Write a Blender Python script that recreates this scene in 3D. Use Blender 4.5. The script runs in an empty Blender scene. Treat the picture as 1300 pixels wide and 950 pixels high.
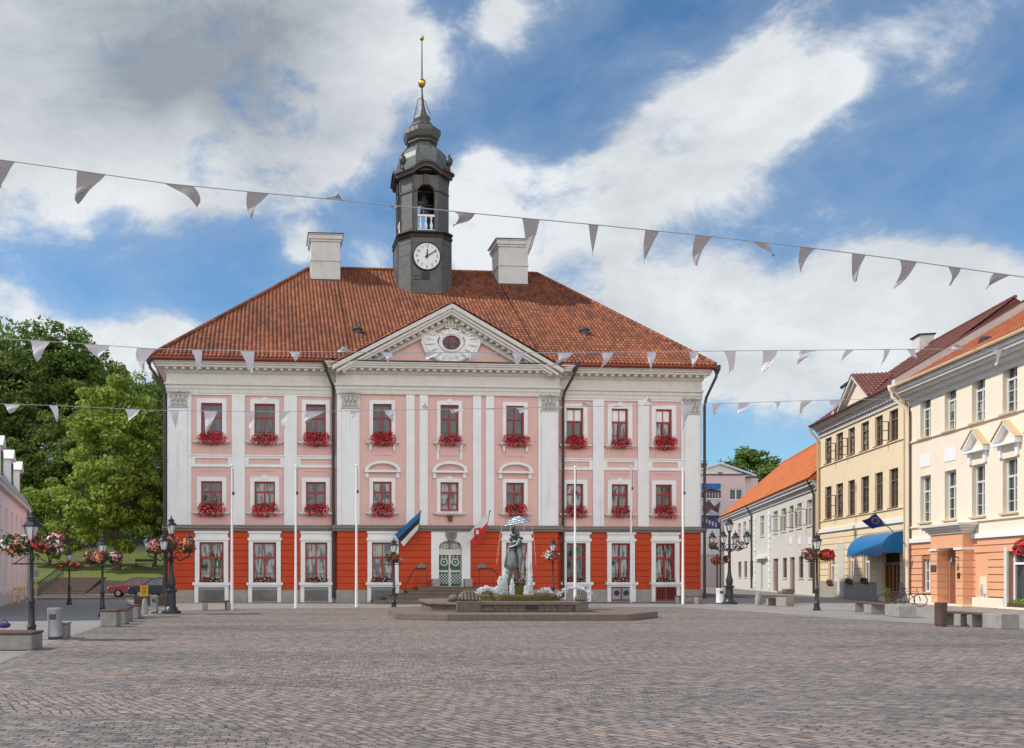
import bpy, bmesh, math, random
from math import sin, cos, pi, radians, atan2, sqrt
from mathutils import Vector, Matrix
random.seed(7)
scene = bpy.context.scene
COL = scene.collection
# ---------------------------------------------------------------- camera model (metres; eye at 0,0,H looking along +Y)
F, CX, YH, H = 1100.0, 420.0, 730.0, 1.65
def at(px, py, Y):
    return Vector(((px-CX)/F*Y, Y, H+(YH-py)/F*Y))
def G(px, py):                       # point on the flat ground
    Y = F*H/(py-YH); return Vector(((px-CX)/F*Y, Y, 0))
class Frame:                         # a facade plane: x along it, y into the building
    def __init__(s, ox, oy, ang): s.o = Vector((ox, oy)); s.a = ang; s.x = Vector((cos(ang), sin(ang))); s.y = Vector((-sin(ang), cos(ang)))
    def inv(s, px, py, v=0.0):
        d = Vector(((px-CX)/F, 1.0)); q = s.o + s.y*v
        t = q.dot(s.y)/d.dot(s.y); p = d*t
        return (p-s.o).dot(s.x), H+(YH-py)/F*t
    def U(s, px, v=0.0): return s.inv(px, 700, v)[0]
    def W(s, py, px, v=0.0): return s.inv(px, py, v)[1]
# ---------------------------------------------------------------- mesh builder
class MB:
    def __init__(s): s.v = []; s.f = []; s.uv = None
    def quad(s, *p):
        b = len(s.v); s.v += [tuple(q) for q in p]; s.f.append(tuple(range(b, b+len(p))))
    def box(s, x0, x1, y0, y1, z0, z1):
        if x0 > x1: x0, x1 = x1, x0
        if y0 > y1: y0, y1 = y1, y0
        if z0 > z1: z0, z1 = z1, z0
        b = len(s.v)
        s.v += [(x0,y0,z0),(x1,y0,z0),(x1,y1,z0),(x0,y1,z0),(x0,y0,z1),(x1,y0,z1),(x1,y1,z1),(x0,y1,z1)]
        for q in ((3,2,1,0),(4,5,6,7),(0,1,5,4),(1,2,6,5),(2,3,7,6),(3,0,4,7)): s.f.append(tuple(b+i for i in q))
        return s
    def obox(s, c, ax, ay, az):      # oriented box: centre and three half vectors
        c, ax, ay, az = map(Vector, (c, ax, ay, az)); b = len(s.v)
        for sz in (-1, 1):
            for sx, sy in ((-1,-1),(1,-1),(1,1),(-1,1)): s.v.append(tuple(c+ax*sx+ay*sy+az*sz))
        for q in ((3,2,1,0),(4,5,6,7),(0,1,5,4),(1,2,6,5),(2,3,7,6),(3,0,4,7)): s.f.append(tuple(b+i for i in q))
        return s
    def prism(s, poly, y0, y1):      # poly in x,z extruded along y
        n = len(poly); b = len(s.v)
        s.v += [(x, y0, z) for x, z in poly] + [(x, y1, z) for x, z in poly]
        s.f.append(tuple(range(b, b+n))); s.f.append(tuple(range(b+2*n-1, b+n-1, -1)))
        for i in range(n):
            j = (i+1) % n; s.f.append((b+j, b+i, b+n+i, b+n+j))
        return s
    def prismz(s, poly, z0, z1):
        n = len(poly); b = len(s.v)
        s.v += [(x, y, z0) for x, y in poly] + [(x, y, z1) for x, y in poly]
        s.f.append(tuple(range(b+n-1, b-1, -1))); s.f.append(tuple(range(b+n, b+2*n)))
        for i in range(n):
            j = (i+1) % n; s.f.append((b+i, b+j, b+n+j, b+n+i))
        return s
    def loft(s, rings, cap=True):
        n = len(rings[0]); b = len(s.v)
        for r in rings: s.v += [tuple(p) for p in r]
        for k in range(len(rings)-1):
            for i in range(n):
                j = (i+1) % n; s.f.append((b+k*n+i, b+k*n+j, b+(k+1)*n+j, b+(k+1)*n+i))
        if cap:
            s.f.append(tuple(range(b+n-1, b-1, -1))); e = b+(len(rings)-1)*n; s.f.append(tuple(range(e, e+n)))
        return s
    def lathe(s, prof, c=(0,0,0), n=16, sx=1, sy=1):    # prof: (r,z)
        s.loft([[(c[0]+r*cos(2*pi*i/n)*sx, c[1]+r*sin(2*pi*i/n)*sy, c[2]+z) for i in range(n)] for r, z in prof]); return s
    def tube(s, pts, r, n=8, r2=None):
        pts = [Vector(p) for p in pts]; rings = []
        for k, p in enumerate(pts):
            d = (pts[min(k+1, len(pts)-1)]-pts[max(k-1, 0)]).normalized()
            a = d.orthogonal().normalized() if k == 0 else (pa - d*pa.dot(d)).normalized()
            pa = a; bb = d.cross(a)
            rr = r if r2 is None else r+(r2-r)*k/(len(pts)-1)
            rings.append([p+a*cos(2*pi*i/n)*rr+bb*sin(2*pi*i/n)*rr for i in range(n)])
        s.loft(rings); return s
    def ball(s, c, r, n=10, m=6, sx=1, sy=1, sz=1):
        rings = [[(c[0]+r*sx*sin(pi*k/m)*cos(2*pi*i/n), c[1]+r*sy*sin(pi*k/m)*sin(2*pi*i/n), c[2]-r*sz*cos(pi*k/m)) for i in range(n)] for k in range(1, m)]
        s.loft(rings); return s
    def torus(s, c, R, r, ax='y', n=28, m=8):
        b = len(s.v)
        for i in range(n):
            t = 2*pi*i/n
            for j in range(m):
                q = 2*pi*j/m; a = (R+r*cos(q))*cos(t); d = (R+r*cos(q))*sin(t); h = r*sin(q)
                p = {'y': (a, h, d), 'z': (a, d, h), 'x': (h, a, d)}[ax]
                s.v.append((c[0]+p[0], c[1]+p[1], c[2]+p[2]))
        for i in range(n):
            for j in range(m):
                s.f.append((b+i*m+j, b+i*m+(j+1) % m, b+((i+1) % n)*m+(j+1) % m, b+((i+1) % n)*m+j))
        return s
    def holes(s, x0, x1, z0, z1, hs, y=0.0, depth=0.2):   # facade with rectangular openings and their reveals
        xs = sorted({x0, x1, *[h[0] for h in hs], *[h[1] for h in hs]}); zs = sorted({z0, z1, *[h[2] for h in hs], *[h[3] for h in hs]})
        xs = [x for x in xs if x0 <= x <= x1]; zs = [z for z in zs if z0 <= z <= z1]
        for i in range(len(xs)-1):
            for j in range(len(zs)-1):
                mx = (xs[i]+xs[i+1])/2; mz = (zs[j]+zs[j+1])/2
                if any(h[0] < mx < h[1] and h[2] < mz < h[3] for h in hs): continue
                s.quad((xs[i],y,zs[j]),(xs[i+1],y,zs[j]),(xs[i+1],y,zs[j+1]),(xs[i],y,zs[j+1]))
        for a, b, c, d in [h[:4] for h in hs]:
            Y = y+depth
            s.quad((a,y,c),(a,y,d),(a,Y,d),(a,Y,c)); s.quad((b,y,d),(b,y,c),(b,Y,c),(b,Y,d))
            s.quad((a,y,d),(b,y,d),(b,Y,d),(a,Y,d)); s.quad((b,y,c),(a,y,c),(a,Y,c),(b,Y,c))
        return s
    def build(s, name, mat, parent=None, smooth=False, bevel=0.0):
        if name in SPLIT and not s.uv:
            o = None
            for q in split_islands(s):
                o2 = q.build(SPLIT[name]+' ', mat, parent, smooth, bevel); o2.name = SPLIT[name]; o = o or o2
            return o
        me = bpy.data.meshes.new(name); me.from_pydata(s.v, [], s.f)
        if s.uv:
            l = me.uv_layers.new(name='UVMap')
            for k, lp in enumerate(me.loops): l.data[k].uv = s.uv[lp.vertex_index]
        me.materials.append(mat)
        if smooth:
            me.polygons.foreach_set('use_smooth', [True]*len(me.polygons))
            try: me.set_sharp_from_angle(angle=radians(38))
            except Exception: pass
        me.update()
        o = bpy.data.objects.new(name, me); COL.objects.link(o)
        if bevel:
            m = o.modifiers.new('bevel', 'BEVEL'); m.width = bevel; m.segments = 2; m.limit_method = 'ANGLE'; m.angle_limit = radians(40)
        if parent: o.parent = parent
        return o
def thing(name, label, cat, loc=(0,0,0), rz=0.0, group=None):
    o = bpy.data.objects.new(name, None); COL.objects.link(o); o.empty_display_size = .3
    if len(label.split()) > 16: print('LONGLABEL', len(label.split()), label)
    o.location = loc; o.rotation_euler = (0, 0, rz); tag(o, label, cat, group); return o
SPLIT = {'window_surrounds': 'window_surround', 'window_sills': 'window_sill', 'rusticated_cladding': 'rusticated_cladding', 'raised_tablets': 'raised_tablet', 'storey_bands': 'storey_band', 'gutter': 'gutter', 'pilasters': 'pilaster', 'eaves_board': 'eaves_board', 'roof_vent': 'roof_vent', 'rain_heads': 'rain_head', 'corner_urns': 'corner_urn', 'bells': 'bell', 'pillar_caps': 'pillar_cap', 'porch_core': 'porch_pier', 'blank_panel': 'blank_panel', 'door_panel': 'door_panel', 'quoins': 'quoin_strip', 'antenna': 'antenna', 'string_course': 'string_course', 'grey_apron_panels': 'apron_panel', 'plinth': 'plinth', 'granite_plinth': 'granite_plinth', 'handrail': 'handrail', 'door_pedestals': 'door_pedestal', 'door_surround': 'door_surround', 'downpipe': 'downpipe', 'side_door': 'side_door', 'belfry_mouldings': 'belfry_moulding', 'cellar_frame': 'cellar_frame', 'mouldings': 'moulding', 'tread': 'tread', 'printed_columns': 'printed_column', 'printed_lights': 'printed_light', 'printed_shapes': 'printed_shape', 'cornice_trim': 'cornice_trim', 'iron_stays': 'iron_stay', 'ladder_iron': 'ladder_iron', 'roof_trim': 'roof_trim', 'stars': 'star', 'cabinet_sticker': 'cabinet_sticker', 'chimney_cap': 'chimney_cap', 'vent_disc': 'vent_disc', 'print': 'printed_line', 'stand': 'stand_leg', 'boards': 'plank', 'pediment_tiles': 'pediment_tiles', 'gilded_ball': 'gilded_ball', 'base_and_slot': 'bin_fitting'}
def split_islands(s, eps=.05):
    par = list(range(len(s.v)))
    def fd(i):
        while par[i] != i: par[i] = par[par[i]]; i = par[i]
        return i
    for f in s.f:
        a = fd(f[0])
        for j in f[1:]: par[fd(j)] = a
    isl = {}
    for i in range(len(s.v)): isl.setdefault(fd(i), []).append(i)
    bb = []
    for k, vs in isl.items():
        bb.append([[min(s.v[i][a] for i in vs)-eps/2 for a in range(3)], [max(s.v[i][a] for i in vs)+eps/2 for a in range(3)], {k}])
    ch = True
    while ch:
        ch = False; out = []
        for b in bb:
            hit = None
            for o in out:
                if all(b[0][a] <= o[1][a] and o[0][a] <= b[1][a] for a in range(3)): hit = o; break
            if hit: hit[0] = [min(x, y) for x, y in zip(hit[0], b[0])]; hit[1] = [max(x, y) for x, y in zip(hit[1], b[1])]; hit[2] |= b[2]; ch = True
            else: out.append(b)
        bb = out
    res = []
    for b in bb:
        ids = [i for k in b[2] for i in isl[k]]; mp = {g: l for l, g in enumerate(ids)}; m = MB(); m.v = [s.v[i] for i in ids]; st = set(ids); m.f = [tuple(mp[i] for i in f) for f in s.f if f[0] in st]; res.append(m)
    return res
def tag(o, label=None, cat=None, group=None, kind=None):
    if label: o['label'] = label
    if cat: o['category'] = cat
    if group: o['group'] = group
    if kind: o['kind'] = kind
    return o
def dup(root, loc, rz=0.0, label=None, group=None, scale=None):
    def cp(o, par):
        c = o.copy(); COL.objects.link(c)
        if par: c.parent = par
        for ch in list(o.children): cp(ch, c)
        return c
    r = cp(root, None); r.location = loc; r.rotation_euler = (0, 0, rz)
    if scale: r.scale = scale
    if label: r['label'] = label
    if group: r['group'] = group
    return r
# ---------------------------------------------------------------- materials
def nt(name):
    m = bpy.data.materials.new(name); m.use_nodes = True; t = m.node_tree
    return m, t, t.nodes, t.links, t.nodes['Principled BSDF']
def ramp(N, cols):
    r = N.new('ShaderNodeValToRGB'); e = r.color_ramp.elements
    while len(e) < len(cols): e.new(.5)
    for k, (p, c) in enumerate(cols): e[k].position = p; e[k].color = (*c, 1)
    return r
def mul(c, k): return tuple(x*k for x in c)
def plaster(name, col, rough=.85, var=.12, scale=1.2, bump=.15, stain=.25, metallic=0, streak=True):
    m, t, N, L, B = nt(name)
    tc = N.new('ShaderNodeTexCoord')
    n1 = N.new('ShaderNodeTexNoise'); n1.inputs['Scale'].default_value = scale; n1.inputs['Detail'].default_value = 8; n1.inputs['Roughness'].default_value = .65
    L.new(tc.outputs['Object'], n1.inputs['Vector'])
    r = ramp(N, [(.3, mul(col, 1-var)), (.55, col), (.75, mul(col, 1+var*.5))]); L.new(n1.outputs['Fac'], r.inputs['Fac'])
    out = r.outputs['Color']
    if stain > 0:
        mp = N.new('ShaderNodeMapping'); mp.inputs['Scale'].default_value = (2.2, 2.2, .22) if streak else (1, 1, 1)
        L.new(tc.outputs['Object'], mp.inputs['Vector'])
        n2 = N.new('ShaderNodeTexNoise'); n2.inputs['Scale'].default_value = 1.3; n2.inputs['Detail'].default_value = 7; n2.inputs['Roughness'].default_value = .7
        L.new(mp.outputs[0], n2.inputs['Vector'])
        r2 = ramp(N, [(.56, (0, 0, 0)), (.78, (1, 1, 1))]); L.new(n2.outputs['Fac'], r2.inputs['Fac'])
        ml = N.new('ShaderNodeMath'); ml.operation = 'MULTIPLY'; ml.inputs[1].default_value = stain; L.new(r2.outputs['Color'], ml.inputs[0])
        mx = N.new('ShaderNodeMixRGB'); mx.inputs['Color2'].default_value = (*mul(tuple(a*.6+b*.4 for a, b in zip(col, (.3, .27, .24))), .7), 1)
        L.new(ml.outputs[0], mx.inputs['Fac']); L.new(out, mx.inputs['Color1']); out = mx.outputs['Color']
    L.new(out, B.inputs['Base Color']); B.inputs['Roughness'].default_value = rough; B.inputs['Metallic'].default_value = metallic
    if bump:
        n3 = N.new('ShaderNodeTexNoise'); n3.inputs['Scale'].default_value = 35; n3.inputs['Detail'].default_value = 4
        L.new(tc.outputs['Object'], n3.inputs['Vector'])
        b = N.new('ShaderNodeBump'); b.inputs['Strength'].default_value = bump; b.inputs['Distance'].default_value = .02
        L.new(n3.outputs['Fac'], b.inputs['Height']); L.new(b.outputs[0], B.inputs['Normal'])
    return m
def glassmat(name, c1, c2, scale=1.5, rough=.04):
    m, t, N, L, B = nt(name); tc = N.new('ShaderNodeTexCoord')
    mp = N.new('ShaderNodeMapping'); mp.inputs['Scale'].default_value = (3, 3, .6); L.new(tc.outputs['Object'], mp.inputs['Vector'])
    n = N.new('ShaderNodeTexNoise'); n.inputs['Scale'].default_value = scale; n.inputs['Detail'].default_value = 3; L.new(mp.outputs[0], n.inputs['Vector'])
    r = ramp(N, [(.44, c1), (.54, c2)]); L.new(n.outputs['Fac'], r.inputs['Fac']); L.new(r.outputs['Color'], B.inputs['Base Color'])
    B.inputs['Roughness'].default_value = rough; B.inputs['Specular IOR Level'].default_value = .75
    w = N.new('ShaderNodeTexNoise'); w.inputs['Scale'].default_value = 1.2; L.new(tc.outputs['Object'], w.inputs['Vector'])
    b = N.new('ShaderNodeBump'); b.inputs['Strength'].default_value = .06; b.inputs['Distance'].default_value = .05; L.new(w.outputs['Fac'], b.inputs['Height']); L.new(b.outputs[0], B.inputs['Normal'])
    return m
def leafmat(name, cols, rough=.55, trans=.25):
    m, t, N, L, B = nt(name)
    g = N.new('ShaderNodeNewGeometry'); tc = N.new('ShaderNodeTexCoord')
    n = N.new('ShaderNodeTexNoise'); n.inputs['Scale'].default_value = .35; n.inputs['Detail'].default_value = 3; L.new(tc.outputs['Object'], n.inputs['Vector'])
    a = N.new('ShaderNodeMath'); a.operation = 'MULTIPLY_ADD'; a.inputs[1].default_value = .55; L.new(g.outputs['Random Per Island'], a.inputs[0])
    s = N.new('ShaderNodeMath'); s.operation = 'MULTIPLY'; s.inputs[1].default_value = .75; L.new(n.outputs['Fac'], s.inputs[0]); L.new(s.outputs[0], a.inputs[2])
    k = len(cols); r = ramp(N, [(.15+.7*i/(max(1, k-1)), c) for i, c in enumerate(cols)]); L.new(a.outputs[0], r.inputs['Fac'])
    L.new(r.outputs['Color'], B.inputs['Base Color']); B.inputs['Roughness'].default_value = rough
    if trans:
        tr = N.new('ShaderNodeBsdfTranslucent'); L.new(r.outputs['Color'], tr.inputs['Color'])
        mx = N.new('ShaderNodeMixShader'); mx.inputs[0].default_value = trans
        L.new(B.outputs[0], mx.inputs[1]); L.new(tr.outputs[0], mx.inputs[2]); L.new(mx.outputs[0], N['Material Output'].inputs['Surface'])
    return m
def tilemat(name, cols, rough=.75):
    m, t, N, L, B = nt(name)
    uv = N.new('ShaderNodeUVMap'); uv.uv_map = 'UVMap'
    fl = N.new('ShaderNodeVectorMath'); fl.operation = 'FLOOR'; L.new(uv.outputs[0], fl.inputs[0])
    wn = N.new('ShaderNodeTexWhiteNoise'); wn.noise_dimensions = '2D'; L.new(fl.outputs[0], wn.inputs['Vector'])
    n = N.new('ShaderNodeTexNoise'); n.inputs['Scale'].default_value = .06; n.inputs['Detail'].default_value = 6; L.new(uv.outputs[0], n.inputs['Vector'])
    a = N.new('ShaderNodeMath'); a.operation = 'MULTIPLY_ADD'; a.inputs[1].default_value = .5; L.new(wn.outputs['Value'], a.inputs[0])
    s = N.new('ShaderNodeMath'); s.operation = 'MULTIPLY_ADD'; s.inputs[1].default_value = .7; s.inputs[2].default_value = -.1; L.new(n.outputs['Fac'], s.inputs[0]); L.new(s.outputs[0], a.inputs[2])
    k = len(cols); r = ramp(N, [(.05+.85*i/(k-1), c) for i, c in enumerate(cols)]); L.new(a.outputs[0], r.inputs['Fac'])
    L.new(r.outputs['Color'], B.inputs['Base Color']); B.inputs['Roughness'].default_value = rough
    return m
M = {}
M['white'] = plaster('white_plaster', (.82, .81, .79), stain=.45, var=.07)
M['whiteg'] = plaster('weathered_stucco', (.68, .64, .58), stain=.45, var=.1, scale=3)
M['stuc'] = plaster('capital_stucco', (.56, .53, .48), stain=.5, var=.15, scale=6)
M['pink'] = plaster('pink_plaster', (.73, .46, .41), stain=.45, var=.06)
M['red'] = plaster('orange_red_plaster', (.54, .06, .014), stain=.35, var=.1)
M['redgap'] = plaster('groove_red', (.36, .04, .012), stain=0)
M['ledge'] = plaster('ledge_stone', (.23, .20, .18), stain=.5, var=.2, scale=4, streak=False)
M['plinth'] = plaster('plinth_granite', (.36, .32, .28), stain=.5, var=.2, scale=3)
M['greypanel'] = plaster('grey_panel', (.32, .34, .38), stain=.15)
M['redpaint'] = plaster('dark_red_paint', (.33, .028, .018), rough=.45, stain=.1, bump=.03)
M['darkmetal'] = plaster('dark_iron', (.022, .024, .026), rough=.42, stain=.1, bump=.05)
M['pipe'] = plaster('brown_pipe', (.05, .035, .033), rough=.5, stain=.2, bump=.03)
M['copper'] = plaster('weathered_sheet', (.095, .09, .08), rough=.5, var=.35, scale=2.5, stain=.5)
M['copperd'] = plaster('dark_sheet', (.055, .045, .038), rough=.5, var=.35, scale=2.5, stain=.4)
M['verdi'] = plaster('grey_green_dome_sheet', (.115, .13, .12), rough=.5, var=.35, scale=3, stain=.5)
M['rustred'] = plaster('red_brown_trim', (.12, .045, .035), rough=.6, stain=.3)
M['gold'] = plaster('gilding', (.60, .38, .07), rough=.28, metallic=1, stain=.1, bump=.02)
M['paintwhite'] = plaster('white_paint', (.80, .80, .79), rough=.4, stain=.08, var=.03, bump=.02)
M['black'] = plaster('black_paint', (.012, .012, .013), rough=.5, stain=0, bump=0)
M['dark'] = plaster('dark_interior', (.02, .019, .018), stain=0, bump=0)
M['chim'] = plaster('chimney_plaster', (.62, .60, .56), stain=.5, var=.12)
M['concrete'] = plaster('rough_concrete', (.30, .275, .245), stain=.6, var=.25, scale=4, bump=.5, streak=False)
M['wood'] = plaster('bench_wood', (.10, .055, .045), rough=.6, var=.3, scale=5, stain=.3)
M['binmetal'] = plaster('bin_metal', (.42, .44, .46), rough=.4, metallic=.6, stain=.2)
M['rust'] = plaster('rusty_iron', (.10, .052, .042), rough=.7, var=.3, scale=6, stain=.4)
M['fstone'] = plaster('fountain_stone', (.145, .12, .092), rough=.8, var=.35, scale=5, stain=.7, bump=.6)
M['fstone2'] = plaster('fountain_step_granite', (.175, .125, .105), rough=.8, var=.25, scale=5, stain=.4, bump=.4)
M['moss'] = plaster('moss', (.12, .095, .028), rough=.95, var=.5, scale=9, stain=.5, bump=.9, streak=False)
M['bronze'] = plaster('grey_bronze', (.17, .19, .185), rough=.36, var=.4, scale=5, metallic=.75, stain=.5)
M['steel'] = plaster('polished_steel', (.55, .62, .7), rough=.2, metallic=.9, stain=.1)
M['green'] = plaster('green_door_paint', (.012, .085, .045), rough=.4, stain=.1, bump=.03)
M['doorcream'] = plaster('cream_door_paint', (.62, .60, .54), rough=.5, stain=.2)
M['cream'] = plaster('cream_plaster', (.78, .68, .54), stain=.22, var=.05)
M['yellow'] = plaster('yellow_plaster', (.77, .63, .42), stain=.28, var=.07)
M['yellowlow'] = plaster('ochre_plaster', (.66, .47, .27), stain=.3, var=.07)
M['orange'] = plaster('salmon_plaster', (.72, .37, .21), stain=.25, var=.07)
M['orangegap'] = plaster('salmon_groove', (.40, .19, .11), stain=.1)
M['greywall'] = plaster('grey_white_plaster', (.60, .55, .49), stain=.25, var=.08)
M['palepink'] = plaster('pale_pink_plaster', (.66, .52, .50), stain=.15, var=.06)
M['leftpink'] = plaster('blush_plaster', (.83, .73, .72), stain=.2, var=.06)
M['cornicegrey'] = plaster('grey_cornice', (.62, .60, .56), stain=.3)
M['brownframe'] = plaster('brown_frame', (.16, .095, .06), rough=.5, stain=.1, bump=.02)
M['greyframe'] = plaster('grey_green_frame', (.60, .61, .57), rough=.5, stain=.1, bump=.02)
M['wooddoor'] = plaster('varnished_door', (.28, .11, .03), rough=.4, var=.3, scale=4, stain=.2)
M['blue'] = plaster('blue_awning', (.003, .14, .34), rough=.35, stain=.05, var=.05, bump=.02)
M['tan'] = plaster('tan_pipe', (.60, .44, .26), rough=.5, stain=.2)
M['zinc'] = plaster('zinc_roof', (.50, .54, .58), rough=.4, metallic=.3, stain=.3)
M['glass'] = glassmat('window_glass', (.015, .02, .026), (.05, .06, .07))
M['glassc'] = glassmat('curtained_glass', (.025, .03, .035), (.33, .33, .31), scale=2.2)
M['glassg'] = glassmat('tinted_glass', (.02, .02, .02), (.10, .11, .10), scale=3)
M['lampglass'] = plaster('milky_lamp_glass', (.62, .66, .66), rough=.15, stain=.1, bump=0)
M['tile'] = tilemat('roof_tiles', [(.075, .026, .015), (.155, .046, .02), (.25, .073, .026), (.34, .115, .042)])
M['tileo'] = tilemat('bright_roof_tiles', [(.40, .095, .024), (.52, .14, .035), (.60, .19, .055)])
M['tilew'] = tilemat('weathered_orange_tiles', [(.24, .07, .028), (.36, .10, .035), (.48, .16, .06)])
M['tileb'] = tilemat('brown_roof_tiles', [(.10, .035, .025), (.15, .05, .035), (.21, .07, .045)])
M['trim_red'] = plaster('red_eaves_board', (.24, .045, .022), rough=.6, stain=.3)
M['bark'] = plaster('bark', (.10, .075, .055), var=.4, scale=6, stain=.4, bump=.8)
M['leaf_bright'] = leafmat('bright_leaves', [(.07, .13, .014), (.15, .23, .022), (.24, .33, .035), (.34, .42, .06)], trans=.42)
M['leaf_dark'] = leafmat('dark_leaves', [(.04, .085, .016), (.085, .15, .024), (.15, .22, .035), (.23, .30, .055)], trans=.4)
M['leaf_mid'] = leafmat('mid_leaves', [(.05, .10, .016), (.10, .17, .024), (.17, .245, .035)], trans=.4)
M['leaf_box'] = leafmat('geranium_leaves', [(.02, .045, .012), (.05, .09, .02)])
M['fl_red'] = leafmat('red_petals', [(.42, .006, .010), (.62, .012, .02), (.74, .06, .08)], trans=.2)
M['fl_pink'] = leafmat('pink_petals', [(.55, .04, .10), (.68, .13, .20), (.80, .45, .48)], trans=.2)
M['fl_coral'] = leafmat('coral_petals', [(.60, .06, .03), (.75, .22, .12), (.8, .42, .28)], trans=.2)
M['fl_white'] = leafmat('white_petals', [(.7, .35, .38), (.82, .72, .70), (.82, .8, .78)], trans=.2)
M['fl_dark'] = leafmat('dark_red_petals', [(.18, .012, .008), (.30, .03, .012), (.42, .05, .02)], trans=.2)
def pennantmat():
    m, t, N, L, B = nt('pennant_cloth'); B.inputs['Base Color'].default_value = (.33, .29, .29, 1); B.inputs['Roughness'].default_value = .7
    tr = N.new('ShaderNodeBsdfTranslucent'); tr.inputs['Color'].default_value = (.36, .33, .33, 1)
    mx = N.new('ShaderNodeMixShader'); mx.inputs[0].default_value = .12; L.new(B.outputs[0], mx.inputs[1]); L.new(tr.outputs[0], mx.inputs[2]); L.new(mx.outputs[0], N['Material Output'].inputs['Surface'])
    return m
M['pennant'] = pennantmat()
M['pennant_skylit'] = M['pennant'].copy(); M['pennant_skylit'].name = 'skylit_pennant_cloth'; M['pennant_skylit'].node_tree.nodes['Principled BSDF'].inputs['Base Color'].default_value = (.60, .56, .60, 1)  # same cloth, with skylight from the front painted in as a lighter base
def clothmat(name, c):
    m, t, N, L, B = nt(name); B.inputs['Base Color'].default_value = (*c, 1); B.inputs['Roughness'].default_value = .7
    tr = N.new('ShaderNodeBsdfTranslucent'); tr.inputs['Color'].default_value = (*c, 1)
    mx = N.new('ShaderNodeMixShader'); mx.inputs[0].default_value = .3; L.new(B.outputs[0], mx.inputs[1]); L.new(tr.outputs[0], mx.inputs[2]); L.new(mx.outputs[0], N['Material Output'].inputs['Surface'])
    return m
def watermat():
    m, t, N, L, B = nt('white_water'); B.inputs['Base Color'].default_value = (.85, .88, .9, 1); B.inputs['Roughness'].default_value = .15
    B.inputs['Transmission Weight'].default_value = .3
    return m
M['water'] = watermat()
def poolmat():
    m, t, N, L, B = nt('basin_water'); B.inputs['Base Color'].default_value = (.03, .05, .05, 1); B.inputs['Roughness'].default_value = .05
    n = N.new('ShaderNodeTexNoise'); n.inputs['Scale'].default_value = 9; b = N.new('ShaderNodeBump'); b.inputs['Strength'].default_value = .5; b.inputs['Distance'].default_value = .05
    L.new(n.outputs['Fac'], b.inputs['Height']); L.new(b.outputs[0], B.inputs['Normal']); return m
M['pool'] = poolmat()
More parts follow.
